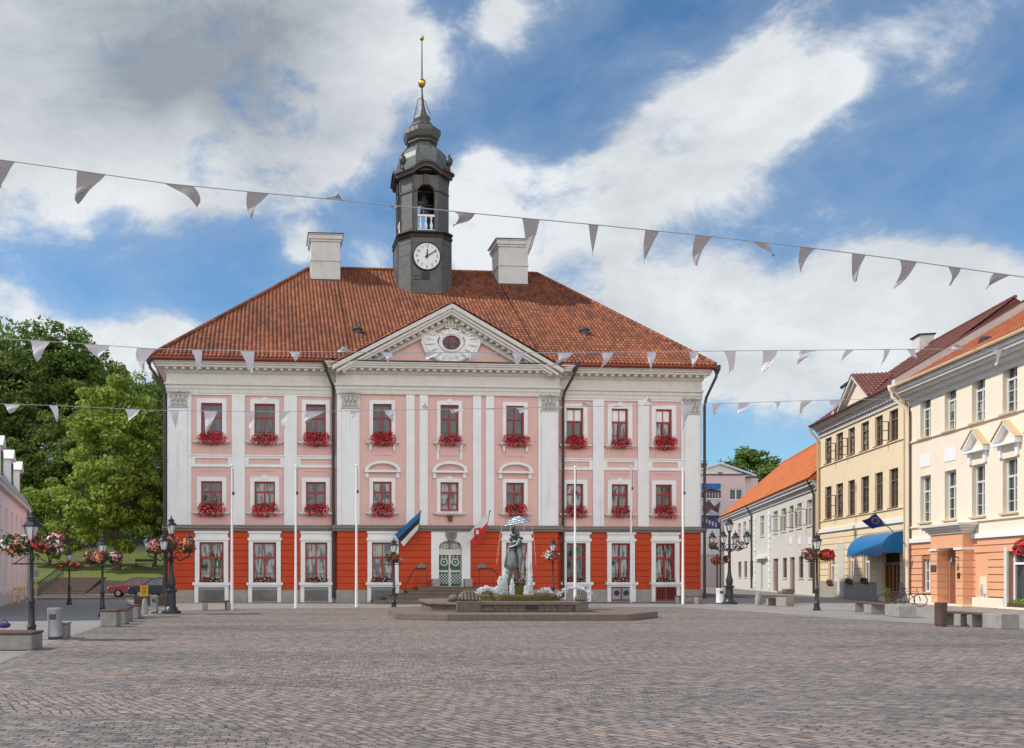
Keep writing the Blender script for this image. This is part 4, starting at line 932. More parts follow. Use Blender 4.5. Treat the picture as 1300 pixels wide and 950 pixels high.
# ---- cream and salmon house (nearest)
WF, wl = rightframe(1156, 51.0, 590, 51.0, 33.0)
CH = thing('cream_house', 'cream house with salmon ground floor and tall white windows, nearest on the right', 'building', (WF.o.x, WF.o.y, 0), WF.a)
def wq(f, x, y, v=0): return f.inv(x, y, v)
wtop = [(685,740,440,680),(818,880,383,630),(965,1040,320,580),(1135,1215,255,525)]
wins = []
zt = [wq(WF, *z5((a+b)/2, c))[1] for a, b, c, d in wtop]; zb = [wq(WF, *z5((a+b)/2, d))[1] for a, b, c, d in wtop]
ztw, zbw = sum(zt)/4, sum(zb)/4
xs = [(WF.U(z5(a, 0)[0]), WF.U(z5(b, 0)[0])) for a, b, c, d in wtop]
wm = sum(b-a for a, b in xs)/4; pitch = (sum(xs[3])-sum(xs[0]))/6
cs_ = [sum(x)/2 for x in xs]; cs_ += [cs_[3]+pitch, cs_[3]+2*pitch]
mid = [(688,742,22,285),(823,885,-12,260),(975,1043,-50,235),(1145,1222,-88,208)]
ztm = sum(wq(WF, *z6((a+b)/2, c))[1] for a, b, c, d in mid)/4; zbm = sum(wq(WF, *z6((a+b)/2, d))[1] for a, b, c, d in mid)/4
zband0 = wq(WF, *z6(640, 388))[1]; zband1 = wq(WF, *z6(640, 364))[1]; zs1 = wq(WF, *z5(900, 621))[1]; zs2 = wq(WF, *z6(640, 302))[1]
zeW = WF.W(450, 1230, -.9); 
hs = []
for c in cs_:
    hs.append((c-wm/2, c+wm/2, zbw, ztw)); hs.append((c-wm/2, c+wm/2, zbm, ztm))
m = MB(); m.holes(0, wl, zband1, zeW, hs, 0, .34); m.box(0, wl, .6, 12, 0, zeW); m.build('upper_wall', M['cream'], CH)
for i, h in enumerate(hs): window(CH, h[0], h[1], h[2], h[3], .26, 'greyframe', random.choice(['glassg', 'glass', 'glassc']), fw=.09, transom=.33, bars='grid', sill=(.12, -.14, 'tan', .09))
gz = [(697,740,475,655)]
g0 = (WF.U(z6(697, 0)[0]), WF.U(z6(740, 0)[0])); gz0, gz1 = wq(WF, *z6(718, 655))[1], wq(WF, *z6(718, 475))[1]
pv_ = -.55
P0, P1 = WF.U(z6(740, 0)[0], pv_), WF.U(z6(775, 0)[0], pv_); P2, P3 = WF.U(z6(876, 0)[0], pv_), WF.U(z6(915, 0)[0], pv_)
N0, N1 = WF.U(z6(985, 0)[0]), WF.U(z6(1055, 0)[0]); nz1 = wq(WF, *z6(1020, 445))[1]; nz0 = .35
S0 = WF.U(z6(1166, 0)[0]); S1 = S0+2.9; szz0 = wq(WF, *z6(1200, 735))[1]; szz1 = wq(WF, *z6(1200, 432))[1]
doorh = wq(WF, *z6(830, 425), pv_)[1]
low = [(g0[0], g0[1], gz0, gz1), (P1+.1, P2-.05, .12, doorh), (S0, S1, szz0, szz1)]
m = MB(); m.holes(0, wl, 0, zband0, low, .03, .35); m.build('ground_floor_wall', M['orangegap'], CH)
m = MB(); n = 8; z0_ = .55; ch = (zband0-z0_)/n
segs = lambda z: sorted([(0.0, g0[0]-.02) if gz0-.1 < z < gz1+.1 else (0.0, P0), (g0[1]+.02, P0) if gz0-.1 < z < gz1+.1 else None, (P3, N0) if z < nz1 else (P3, S0-.25 if z < szz1+.1 else wl), (N1, S0-.25) if z < nz1 else None] if True else [], key=lambda q: (q is None, q))
for r in range(n):
    z = z0_+r*ch; zc_ = z+ch/2
    for sg in segs(zc_):
        if sg and sg[1]-sg[0] > .05: m.box(sg[0], sg[1], -.04, .03, z+.02, z+ch-.02)
    if zc_ < szz1: m.box(S1+.2, wl, -.04, .03, z+.02, z+ch-.02)
    for a, b in ((P0, P1), (P2, P3)):
        if zc_ < doorh: m.box(a, b, pv_, .02, z+.02, z+ch-.02)
m.build('rusticated_cladding', M['orange'], CH, bevel=.012)
m = MB(); m.box(P0+.03, P1-.03, pv_+.03, .02, .1, doorh); m.box(P2+.03, P3-.03, pv_+.03, .02, .1, doorh); m.box(N0, N1, .0, .04, nz0, nz1); m.build('porch_core', M['orange'], CH)
m = MB(); m.box(P0-.05, P1+.05, pv_-.08, .02, doorh-.02, doorh+.1); m.box(P2-.05, P3+.05, pv_-.08, .02, doorh-.02, doorh+.1); m.build('pillar_caps', M['paintwhite'], CH, bevel=.01)
m = MB(); m.box(P0, P3, pv_, .02, doorh+.1, doorh+.85); m.build('porch_lintel', M['orange'], CH)
m = MB(); 
for j, e in enumerate((.08, .18, .3, .42)): m.box(P0-e, P3+e, pv_-e, -.045, doorh+.85+j*.13, doorh+.85+(j+1)*.13)
m.build('porch_cornice', M['cornicegrey'], CH, bevel=.01)
m = MB(); m.box(P1+.1, P2-.05, .33, .37, .12, doorh); d = m.build('porch_door', M['yellowlow'], CH); m = MB(); xm = (P1+P2)/2; m.box(xm-.03, xm+.03, .3, .329, .12, doorh); m.box(P1+.15, P2-.1, .3, .329, 1.1, 1.16); m.build('door_rail', M['brownframe'], d)
m = MB(); m.box(0, P0, -.12, .02, 0, .5); m.box(P3, S0-.25, -.12, .02, 0, .5); m.box(S0-.25, S1+.25, -.32, .02, 0, szz0-.02); m.box(S1+.25, wl, -.12, .02, 0, .5); m.box(P0-.1, P3+.1, pv_-.1, .0, 0, .1); m.build('plinth', M['cream'], CH, bevel=.02)
window(CH, g0[0], g0[1], gz0, gz1, .2, 'paintwhite', 'glassg', fw=.08, transom=.0, bars='grid', sill=(.08, -.12, 'tan', .07))
window(CH, S0, S1, szz0, szz1, .28, 'paintwhite', 'glass', fw=.09, transom=.22, mull=False, bars='')
m = MB(); m.box(S0-.24, S0-.002, -.07, .02, szz0, szz1+.2); m.box(S1+.002, S1+.24, -.07, .02, szz0, szz1+.2); m.build('shop_window_surround', M['cornicegrey'], CH)
a, b = WF.U(z6(1012, 0)[0]), WF.U(z6(1052, 0)[0]); zz0_, zz1_ = nz0+.02, wq(WF, *z6(1030, 570))[1]
m = MB(); m.box(a, b, -.03, -.001, zz0_, zz1_); mb_ = m.build('meter_cabinet', M['yellow'], CH)
m = MB(); m.box(a+.07, a+.3, -.05, -.031, zz1_-1.0, zz1_-.55); m.box(a+.12, a+.25, -.05, -.031, zz1_-.5, zz1_-.4); m.box(b-.25, b-.08, -.05, -.031, zz0_+.12, zz0_+.35); m.build('cabinet_sticker', M['greypanel'], mb_)
a = WF.U(z6(742, 0)[0], pv_); m = MB(); m.box(P0+.05, P1-.05, pv_-.03, pv_-.001, wq(WF, *z6(755, 545), pv_)[1], wq(WF, *z6(755, 508), pv_)[1]); m.build('brass_plaque', M['rust'], CH)
m = MB(); zl = wq(WF, *z6(890, 465), pv_)[1]; m.tube([((P2+P3)/2, pv_, zl), ((P2+P3)/2-.05, pv_-.3, zl+.05), ((P2+P3)/2-.05, pv_-.3, zl)], .03, 6); m.lathe([(.03, .0), (.14, -.25), (.02, -.27)], ((P2+P3)/2-.05, pv_-.3, zl), 10); m.box((P2+P3)/2-.12, (P2+P3)/2+.12, pv_-.03, pv_-.001, zl-1.1, zl-.8); m.build('wall_lamp', M['darkmetal'], CH)
m = MB(); m.box(-.02, wl, -.16, .02, zband0, zband1); m.build('white_band', M['paintwhite'], CH, bevel=.01)
m = MB(); m.box(0, wl, -.10, -.001, zs1-.05, zs1+.05); m.box(0, wl, -.10, -.001, zs2-.05, zs2+.05); m.build('string_course', M['cream'], CH, bevel=.01)
m = MB(); 
for c, yy in ((cs_[0], (765, 832)), (cs_[1], (720, 795))):
    m.box(c-wm/2, c+wm/2, -.03, -.001, wq(WF, *z5(714, 832))[1], wq(WF, *z5(714, 765))[1])
m.build('blank_panel', M['paintwhite'], CH)
for k, c in enumerate(cs_[2:]):
    zb_ = wq(WF, *z5(995, 752))[1]; w2 = wm/2+.35; m = MB()
    m.box(c-w2, c+w2, -.32, -.001, zb_-.02, zb_+.10)
    for s1 in (-1, 1): m.prism([(c+s1*w2, zb_+.1), (c+s1*w2, zb_+.24), (c, zb_+1.12), (c, zb_+.98)][::s1], -.30, -.001); m.box(c+s1*(w2-.25)-.1, c+s1*(w2-.25)+.1, -.12, -.001, zb_-.6, zb_-.021)
    o = m.build('window_pediment', M['paintwhite'], CH, bevel=.01); m = MB()
    for s1 in (-1, 1): m.prism([(c+s1*(w2+.06), zb_+.245), (c+s1*(w2+.06), zb_+.28), (c, zb_+1.17), (c, zb_+1.125)][::s1], -.36, -.001)
    m.build('pediment_tiles', M['tan'], o)
# cornice and roof
m = MB()
for j, (e, h) in enumerate(((.1, .22), (.16, .1), (.34, .25), (.62, .14), (.78, .16), (.88, .22))):
    z0_ = zeW-1.15+sum((.22, .1, .25, .14, .16, .22)[:j]); m.box(-.02, wl, -e, .1, z0_, z0_+h-.001)
m.build('eaves_cornice', M['cornicegrey'], CH, bevel=.012)
m = MB(); m.tube([(-.1, -1.0, zeW+.0), (wl, -1.0, zeW+.0)], .09, 8); m.build('gutter', M['tan'], CH)
gable_roof(CH, .35, wl, zeW-.02, zeW+4.2, 12, .95, M['tilew'], side=0)
m = MB(); run = 6.95; sl_ = 4.22/run          # fire wall parapet at the far end
m.quad; pts = [(-1.0, zeW-.15), (6.0, zeW+4.1), (13, zeW-.15), (13, zeW+.35), (6.0, zeW+4.75), (-1.0, zeW+.45)]
b = len(m.v); m.v += [(-.05, y, z) for y, z in pts]+[(.34, y, z) for y, z in pts]; n = 6
m.f += [(0, 1, 4, 5), (1, 2, 3, 4), (6+5, 6+4, 6+1, 6+0), (6+4, 6+3, 6+2, 6+1)]+[(i, 6+i, 6+(i+1) % 6, (i+1) % 6) for i in range(6)]
m.build('fire_wall', M['chim'], CH)
m = MB(); 
for ya, za, yb, zb2 in ((-1.05, zeW+.45, 6.0, zeW+4.75), (13, zeW+.35, 6.0, zeW+4.75)):
    d = Vector((0, yb-ya, zb2-za)); c = Vector((.145, (ya+yb)/2, (za+zb2)/2+.03)); nz = d.normalized().cross(Vector((1, 0, 0))); m.obox(c, (.26, 0, 0), d/2, nz*.04)
m.build('fire_wall_coping', M['rustred'], CH)
m = MB(); m.tube([(-.22, -.95, zeW-.05), (-.2, -.9, zeW-.55), (.1, -.28, zeW-1.3), (.1, -.22, zeW-1.8), (.1, -.22, .15)], .10, 8); m.lathe([(.1, -.25), (.2, 0), (.2, .15)], (-.22, -.95, zeW), 8); m.build('downpipe', M['cream'], CH, smooth=True)
# eyebrow dormer
m = MB(); s_, z_ = WF.U(1244, .6), zeW+.2+1.2*sl_
m.loft([[(s_+.45*q*cos(pi*i/12), y_, z_-.05+.45*q*sin(pi*i/12)) for i in range(13)] for q, y_ in ((1, .7), (1, 1.5))]); m.build('eyebrow_dormer', M['pipe'], CH)
# ---- yellow house
YF, yl = rightframe(1154, 51.6, 648, 66.5)
YHs = thing('yellow_house', 'yellow plastered three storey house with brown roof and blue awning, middle one on the right', 'building', (YF.o.x, YF.o.y, 0), YF.a)
top = [(162,197,675,815),(222,260,648,785),(288,325,618,765),(358,402,585,745),(435,478,553,715),(513,562,520,690)]
m2_ = [(165,200,940-863,262),(222,258,925-863,248),(290,325,905-863,232),(360,398,885-863,215),(433,478,862-863,198),(515,562,840-863,190)]
tz1 = sum(wq(YF, *z5((a+b)/2, c))[1] for a, b, c, d in top)/6; tz0 = sum(wq(YF, *z5((a+b)/2, d))[1] for a, b, c, d in top)/6
mz1 = sum(wq(YF, *z6((a+b)/2, c+0))[1] for a, b, c, d in m2_)/6; mz0 = sum(wq(YF, *z6((a+b)/2, d))[1] for a, b, c, d in m2_)/6
xs = [(YF.U(z5(a, 0)[0]), YF.U(z5(b, 0)[0])) for a, b, c, d in top]
zeY = YF.W(514, 1085, -.6); yb1 = wq(YF, *z6(300, 290))[1]; yb0 = wq(YF, *z6(300, 312))[1]; ys1 = wq(YF, *z5(400, 742))[1]; ys2 = wq(YF, *z6(300, 240))[1]
hs = [(a, b, tz0, tz1) for a, b in xs]+[(a, b, mz0, mz1) for a, b in xs]
m = MB(); m.holes(0, yl, yb0, zeY, hs, 0, .25); m.box(0, yl, .5, 11, 0, zeY); m.build('upper_wall', M['yellow'], YHs)
for i, h in enumerate(hs): window(YHs, *h, .17, 'brownframe', random.choice(['glassg', 'glass', 'glassc']), fw=.08, transom=.3, bars='grid', sill=(.1, -.1, 'brownframe', .06))
for i in (1, 2, 5, 7):                                     # casements standing open
    h = hs[i]; m = MB(); x = h[0]; t = .05; wd = (h[1]-h[0])*.5; zz = h[2]+.08; zh = h[3]-(h[3]-h[2])*.32
    for q in ((0, t), (wd-t, wd)): m.box(x-.03, x+.01, -q[1]-.02, -q[0]-.02, zz, zh)
    for q in (zz, zh-t, (zz+zh)/2): m.box(x-.03, x+.01, -wd-.02, -.02, q, q+t)
    m.build('open_casement', M['brownframe'], YHs)
ylow = [(185,213,465,612),(290,318,425,608),(372,405,440,604)]
hl = [(YF.U(z6(a, 0)[0]), YF.U(z6(b, 0)[0]), wq(YF, *z6(a, d))[1], wq(YF, *z6(a, c))[1]) for a, b, c, d in ylow]
dr = (YF.U(z6(470, 0)[0]), YF.U(z6(572, 0)[0]), .15, wq(YF, *z6(520, 440))[1])
m = MB(); m.holes(0, yl, 0, yb0, hl+[dr], .03, .35); m.build('ground_floor_wall', M['yellowlow'], YHs)
m = MB(); n = 8; z0_ = 1.15; ch = (yb0-z0_)/n
door2 = (YF.U(z6(230, 0)[0]), YF.U(z6(270, 0)[0]))
cuts = sorted([(h[0]-.12, h[1]+.12, h[2]-.1, h[3]+.1) for h in hl]+[(dr[0]-.5, dr[1]+.05, 0, dr[3]+.1), (door2[0], door2[1], 0, 3.9)])
for r in range(n):
    z = z0_+r*ch; x = 0.0
    for c in cuts:
        if c[2] < z+ch/2 < c[3]:
            if c[0]-x > .05: m.box(x, c[0], -.03, .03, z+.02, z+ch-.02)
            x = c[1]
    m.box(x, yl, -.03, .03, z+.02, z+ch-.02)
m.build('rusticated_cladding', M['yellow'], YHs, bevel=.012)
m = MB(); x = 0
for c in (door2, (dr[0]-.5, dr[1]+.05)): m.box(x, c[0], -.08, .03, 0, 1.15); x = c[1]
m.box(x, yl, -.08, .03, 0, 1.15); m.build('plinth', M['plinth'], YHs, bevel=.01)
m = MB(); m.box(door2[0], door2[1], -.05, .03, 0, 3.9); m.box(dr[0]-.5, dr[0]-.002, -.06, .03, 0, dr[3]); dd = m.build('side_door', M['greywall'], YHs); m = MB(); m.box(door2[0]+.12, door2[1]-.12, -.07, -.051, .1, 2.3); m.build('door_leaf', M['doorcream'], dd)
for h in hl: window(YHs, *h, .2, 'paintwhite', 'glassg', fw=.09, transom=.3, bars='', sill=(.1, -.12, 'rustred', .08))
m = MB(); m.box(dr[0], dr[1], .28, .36, .15, dr[3]); dd = m.build('shop_door', M['dark'], YHs); m = MB()
wdt = (dr[1]-dr[0])
for j in range(5): m.box(dr[0]+wdt*j/5+.02, dr[0]+wdt*j/5+.16, .2, .279, .15, dr[3]-.6)
m.box(dr[0], dr[1], .2, .279, dr[3]-.75, dr[3]-.6); m.box(dr[0], dr[1], .22, .279, .15, .6); m.build('door_frame', M['wooddoor'], dd)
m = MB(); m.box(-.02, yl, -.14, .02, yb0, yb1); m.build('white_band', M['paintwhite'], YHs, bevel=.01)
m = MB(); m.box(0, yl, -.08, -.001, ys1-.05, ys1+.04); m.box(0, yl, -.08, -.001, ys2-.04, ys2+.04); m.build('string_course', M['yellow'], YHs)
m = MB(); 
for j, (e, a, b) in enumerate(((.1, -.95, -.7), (.3, -.45, -.3), (.5, -.3, -.15), (.6, -.15, 0))): m.box(-.1, yl, -e, .1, zeY+a, zeY+b-.001)
m.box(-.1, yl, -.05, .1, zeY-.7, zeY-.45)
for i in range(int(yl/.42)): m.box(.1+i*.42, .3+i*.42, -.28, -.051, zeY-.66, zeY-.452)
m.build('eaves_cornice', M['cornicegrey'], YHs, bevel=.01)
m = MB(); m.tube([(-.1, -.72, zeY), (yl, -.72, zeY)], .08, 8); m.build('gutter', M['rustred'], YHs)
gable_roof(YHs, 0, yl, zeY, zeY+4.7, 11, .68, M['tileb'], side=.1, hipL=4.5)
for x in (.1, yl-.18):
    m = MB(); m.tube([(x-.1, -.7, zeY-.05), (x-.1, -.65, zeY-.4), (x+.05, -.2, zeY-1.1), (x+.05, -.17, zeY-1.5), (x+.05, -.17, .2)], .085, 8); m.build('downpipe', M['tan'], YHs, smooth=True)
# pedimented dormer over the eaves
s0, z0 = wq(YF, *z5(240, 537), -.65); s1, z1 = wq(YF, *z5(405, 462), -.65); sa, za = wq(YF, *z5(312, 370), -.65); zb = (zeY)
hgt = max(1.9, za-zb); xm = (s0+s1)/2
m = MB(); m.prism([(s0+.2, zb), (s1-.2, zb), (xm, zb+hgt-.3)], -.45, 2.5); m.build('dormer_gable', M['cream'], YHs)
m = MB()
for s_ in (-1, 1):
    e = xm+s_*(s1-s0)/2; m.prism([(e, zb-.05), (e, zb+.12), (xm, zb+hgt+.12), (xm, zb+hgt-.12)][::s_], -.8, -.44); m.prism([(e-s_*.3, zb+.05), (e-s_*.3, zb+.2), (xm, zb+hgt-.2), (xm, zb+hgt-.4)][::s_], -.62, -.44)
m.build('dormer_cornice', M['cornicegrey'], YHs)
for s_ in (-1, 1):
    e = xm+s_*((s1-s0)/2+.05); d = Vector((xm-e, 0, hgt)); Ln = d.length; bk_ = hgt/(4.7/6.18)
    tiled('dormer_roof', M['tileb'], YHs, (e, -.85, zb+.12), (0, 1, 0), (d.x, 0, d.z), [(0, 0), (.25, 0), (bk_+.3, Ln), (0, Ln)])
m = MB(); s_ = YF.U(1170, 3.0)-.2; s_ = YF.U(1170.5, 5.2); m.box(s_-.6, s_+.6, 4.8, 5.7, zeY+3.5, zeY+5.35); m.build('chimney', M['chim'], YHs); m = MB(); m.box(s_-.7, s_+.7, 4.7, 5.8, zeY+5.35, zeY+5.45); m.build('chimney_cap', M['black'], YHs)
# awning
a0 = YF.U(z6(318, 0)[0], -.9); a1 = yl-.4; az0 = wq(YF, *z6(450, 440), -1.1)[1]; az1 = wq(YF, *z6(450, 335), -.1)[1]
a0 = YF.U(z6(345, 0)[0], -.6)
m = MB(); rows = []
n = 10
def prof(t, pr=1.25): return (-.05-pr*sin(t*pi/2), az0+(az1-az0)*(cos(t*pi/2))**.8)
for i in range(n+1):
    y, z = prof(i/n); k = i/n; rows.append([(a0+.9*(1-k)**1.0*(.75), y, z), (a0+(a1-a0)*.3, y, z), (a0+(a1-a0)*.7, y, z), (a1, y, z)])
for i in range(n):
    for j in range(3): m.quad(rows[i][j], rows[i][j+1], rows[i+1][j+1], rows[i+1][j])
    m.quad((rows[i][0][0]+.0, -.04, rows[i][0][2]), rows[i][0], rows[i+1][0], (rows[i+1][0][0], -.04, rows[i+1][0][2])); m.quad(rows[i][3], (a1, -.04, rows[i][3][2]), (a1, -.04, rows[i+1][3][2]), rows[i+1][3])
sc = 22
for i in range(sc):
    xa, xb = a0+(a1-a0)*i/sc, a0+(a1-a0)*(i+1)/sc; m.quad((xa, -1.3, az0), (xb, -1.3, az0), (xb-.03, -1.3, az0-.17), ((xa+xb)/2, -1.3, az0-.24), (xa+.03, -1.3, az0-.17))
o = m.build('awning', M['blue'], YHs, smooth=True)
# ---- grey white house
GF, gl = rightframe(1037, 67.0, 745, 112.0)
GH = thing('grey_white_house', 'long two storey grey white house with bright orange tiled roof beyond the yellow house', 'building', (GF.o.x, GF.o.y, 0), GF.a)
def z4(x, y): return 860+x/3.8, 540+y/3.8
zeG = GF.W(630, 976, -.5)
gt = [(463,484,420,528),(502,524,403,515),(540,560,393,508),(577,600,380,498),(625,650,362,482),(292,305,475,580),(318,330,470,572),(345,356,463,565),(400,418,442,555)]
gb = [(508,528,640,742),(585,607,620,735),(632,656,645,735),(293,308,658,738),(322,336,652,736),(350,365,648,733)]
gtz1 = sum(wq(GF, *z4(a, c))[1] for a, b, c, d in gt[:5])/5; gtz0 = sum(wq(GF, *z4(a, d))[1] for a, b, c, d in gt[:5])/5; gbz1 = sum(wq(GF, *z4(a, c))[1] for a, b, c, d in gb[:3])/3; gbz0 = sum(wq(GF, *z4(a, d))[1] for a, b, c, d in gb[:3])/3
hs = [(GF.U(z4(a, 0)[0]), GF.U(z4(b, 0)[0]), gtz0, gtz1) for a, b, c, d in gt]+[(GF.U(z4(a, 0)[0]), GF.U(z4(b, 0)[0]), gbz0, gbz1) for a, b, c, d in gb]
dg = [(GF.U(z4(462, 0)[0]), GF.U(z4(486, 0)[0]), .1, gbz1), (GF.U(z4(543, 0)[0]), GF.U(z4(566, 0)[0]), .1, gbz1), (GF.U(z4(402, 0)[0]), GF.U(z4(424, 0)[0]), .1, gbz1-.2)]
m = MB(); m.holes(0, gl, 0, zeG, hs+dg, 0, .25); m.box(0, gl, .5, 11, 0, zeG); m.build('wall', M['greywall'], GH)
for h in hs: window(GH, *h, .17, 'greyframe' if h[2] == gtz0 else 'brownframe', random.choice(['glassg', 'glass', 'glassc']), fw=.08, transom=.3, bars='', sill=(.1, -.08, 'cornicegrey', .08))
for j, h in enumerate(dg): m = MB(); m.box(h[0], h[1], .2, .26, h[2], h[3]); m.box(h[0]+.1, (h[0]+h[1])/2-.03, .17, .199, h[2]+.2, h[3]-.7); m.box((h[0]+h[1])/2+.03, h[1]-.1, .17, .199, h[2]+.2, h[3]-.7); m.build('door', M['brownframe' if j < 2 else 'greyframe'], GH)
for i in (1, 3, 4):
    h = hs[i]; m = MB(); t = .05; wd = (h[1]-h[0])*.5; zz = h[2]+.08; zh = h[3]-(h[3]-h[2])*.32
    for q in ((0, t), (wd-t, wd)): m.box(h[0]-.04, h[0], -q[1]-.02, -q[0]-.02, zz, zh)
    for q in (zz, zh-t): m.box(h[0]-.04, h[0], -wd-.02, -.02, q, q+t)
    m.build('open_casement', M['brownframe'], GH)
m = MB()
for k in range(14):                                        # quoins beside the portal
    for px in (370, 440):
        s_ = GF.U(z4(px, 0)[0]); m.box(s_, s_+(1.0 if k % 2 else .75), -.08, -.001, .3+k*.55, .3+k*.55+.48)
m.box(GF.U(z4(385, 0)[0]), GF.U(z4(438, 0)[0]), -.35, -.001, gbz1+.1, gbz1+.35)
m.build('quoins', M['paintwhite'], GH)
m = MB()
for px in (548, 590, 640): s_ = GF.U(z4(px, 0)[0]); m.box(s_-.5, s_+.5, -.03, -.001, wq(GF, *z4(px, 565))[1]-.15, wq(GF, *z4(px, 540))[1])
m.build('blank_panel', M['paintwhite'], GH)
m = MB()
for j, (e, h) in enumerate(((.12, .25), (.2, .12), (.4, .25), (.55, .2))): z_ = zeG-.85+sum((.25, .12, .25, .2)[:j]); m.box(-.1, gl+.1, -e, .1, z_, z_+h-.001)
m.build('eaves_cornice', M['cornicegrey'], GH)
ridgeG = GF.W(571, 1024, 5.5)
gable_roof(GH, 0, gl, zeG, ridgeG, 11, .65, M['tileo'], side=.15, hipL=6)
m = MB(); ca, cb = gl-3.6, gl-1.9
cz = zeG+ (ridgeG-zeG)*.6; m.box(ca, cb, 2.6, 3.5, cz-1, ridgeG+1.6); ck = m.build('chimney', M['chim'], GH); m = MB(); m.box(ca-.1, cb+.1, 2.5, 3.6, ridgeG+1.6, ridgeG+1.75); m.build('chimney_cap', M['black'], ck)
m = MB(); s_ = GF.U(z4(362, 0)[0]); m.tube([(s_, -.6, zeG-.1), (s_+.3, -.15, zeG-1.2), (s_+.3, -.15, .2)], .09, 8); s_ = gl-.3; m.tube([(s_, -.6, zeG-.1), (s_, -.15, zeG-1.2), (s_, -.15, .2)], .09, 8); m.build('downpipe', M['pipe'], GH)
m = MB(); s_ = GF.U(z4(540, 0)[0]); m.box(s_-.3, s_+1.8, -.9, -.002, 0, .22); m.box(s_, s_+1.5, -.6, -.003, .22, .42); m.build('door_steps', M['step'], GH)
# ---- pink building at the end of the side street with its picture banner
Yb = 118.0
def bx(px): return (px-CX)/F*Yb
def bz(py): return H+(YH-py)/F*Yb
PB = thing('pale_pink_building', 'pale pink flat fronted building with low grey gable behind the town hall corner', 'building', (0, Yb, 0))
hw = [(bx(926), bx(943), bz(635), bz(620.5)), (bx(918.5), bx(926), bz(603.5), bz(596.5)), (bx(893), bx(896), bz(725), bz(702)-0)]
m = MB(); m.holes(bx(862), bx(946), 0, bz(603.5), [hw[0]], 0, .3); m.box(bx(862), bx(946), .5, 16, 0, bz(603.5)); m.box(bx(946.2), bx(976), 3, 14, 0, bz(604)); m.build('wall', M['palepink'], PB)
window(PB, *hw[0], .15, 'paintwhite', 'glass', fw=.12, transom=0, bars='')
m = MB(); m.prism([(bx(878), bz(603)), (bx(962), bz(603)), (bx(922), bz(587))], 2, 2.3); m.build('attic_gable', M['cornicegrey'], PB)
window(PB, *hw[1], 1.95, 'greyframe', 'glass', fw=.1, transom=0, bars='', mull=False)
m = MB(); m.obox(((bx(878)+bx(922))/2-.3, 8, (bz(603)+bz(587))/2+.1), ((bx(922)-bx(878))/2+.3, 0, (bz(587)-bz(603))/2), (0, 6.4, 0), (0, 0, .12)); m.obox(((bx(962)+bx(922))/2+.3, 8, (bz(603)+bz(587))/2+.1), ((bx(962)-bx(922))/2+.3, 0, (bz(603)-bz(587))/2), (0, 6.4, 0), (0, 0, .12)); m.build('roof', M['zinc'], PB)
m = MB(); m.box(bx(862), bx(947), -.15, .1, bz(603.4), bz(602)); m.box(bx(935), bx(938), 6, 7, bz(597), bz(583)); m.box(bx(899), bx(918), 5, 7, bz(594), bz(582)); m.build('roof_trim', M['copperd'], PB)
m = MB()
for px in (889, 900, 909, 915, 936): m.tube([(bx(px), 5, bz(595)), (bx(px), 5, bz(576))], .05, 6); m.box(bx(px)-.5, bx(px)+.5, 4.96, 5.04, bz(580), bz(579.3))
m.build('antenna', M['darkmetal'], PB)
BN = thing('picture_banner', 'tall printed picture banner with blue sky and columns hung on the pale pink wall', 'banner', (0, Yb, 0))
def px4(x): return bx(860+x/3.8)
def pz4(y): return bz(540+y/3.8)
m = MB(); m.box(px4(112), px4(208), -.14, -.06, pz4(625), pz4(280)); m.build('banner_cloth', M['paintwhite'], BN)
def flat(name, polys, mat, y0, par):
    m = MB()
    for p in polys: m.prism([(px4(x), pz4(y)) for x, y in p][::1], y0-.01, y0)
    return m.build(name, mat, par)
mb1 = plaster('print_blue', (.05, .16, .42), stain=.1, scale=.4, var=.5); mb2 = plaster('print_brown', (.13, .07, .08), stain=.5, scale=.6, var=.6); mb3 = plaster('print_violet', (.07, .06, .16), stain=.5, scale=.8, var=.7); mb4 = plaster('print_pale', (.5, .5, .55), stain=.5, scale=.8, var=.6)
flat('printed_sky', [[(113,281),(207,281),(207,310),(113,316)]], mb1, -.15, BN)
flat('printed_building', [[(113,320),(160,308),(207,314),(207,352),(113,352)]], mb2, -.15, BN)
flat('printed_columns', [[(122+i*14, 326),(127+i*14, 326),(127+i*14, 350),(122+i*14, 350)] for i in range(6)], mb4, -.162, BN)
flat('printed_figures', [[(113,356),(207,356),(207,432),(113,430)]], mb4, -.15, BN); flat('printed_shapes', [[(125,380),(150,360),(175,392),(205,370),(195,425),(160,405),(140,428),(118,410)]], mb2, -.162, BN)
flat('printed_night', [[(113,434),(207,434),(207,500),(113,500)]], mb3, -.15, BN); flat('printed_lights', [[(118+i*15, 445+(i*37) % 30),(126+i*15, 443+(i*37) % 30),(128+i*15, 462+(i*37) % 30),(120+i*15, 466+(i*37) % 30)] for i in range(6)], mb4, -.162, BN)
flat('printed_flower', [[(150,560),(162,540),(172,575),(160,600)]], M['fl_red'], -.15, BN)
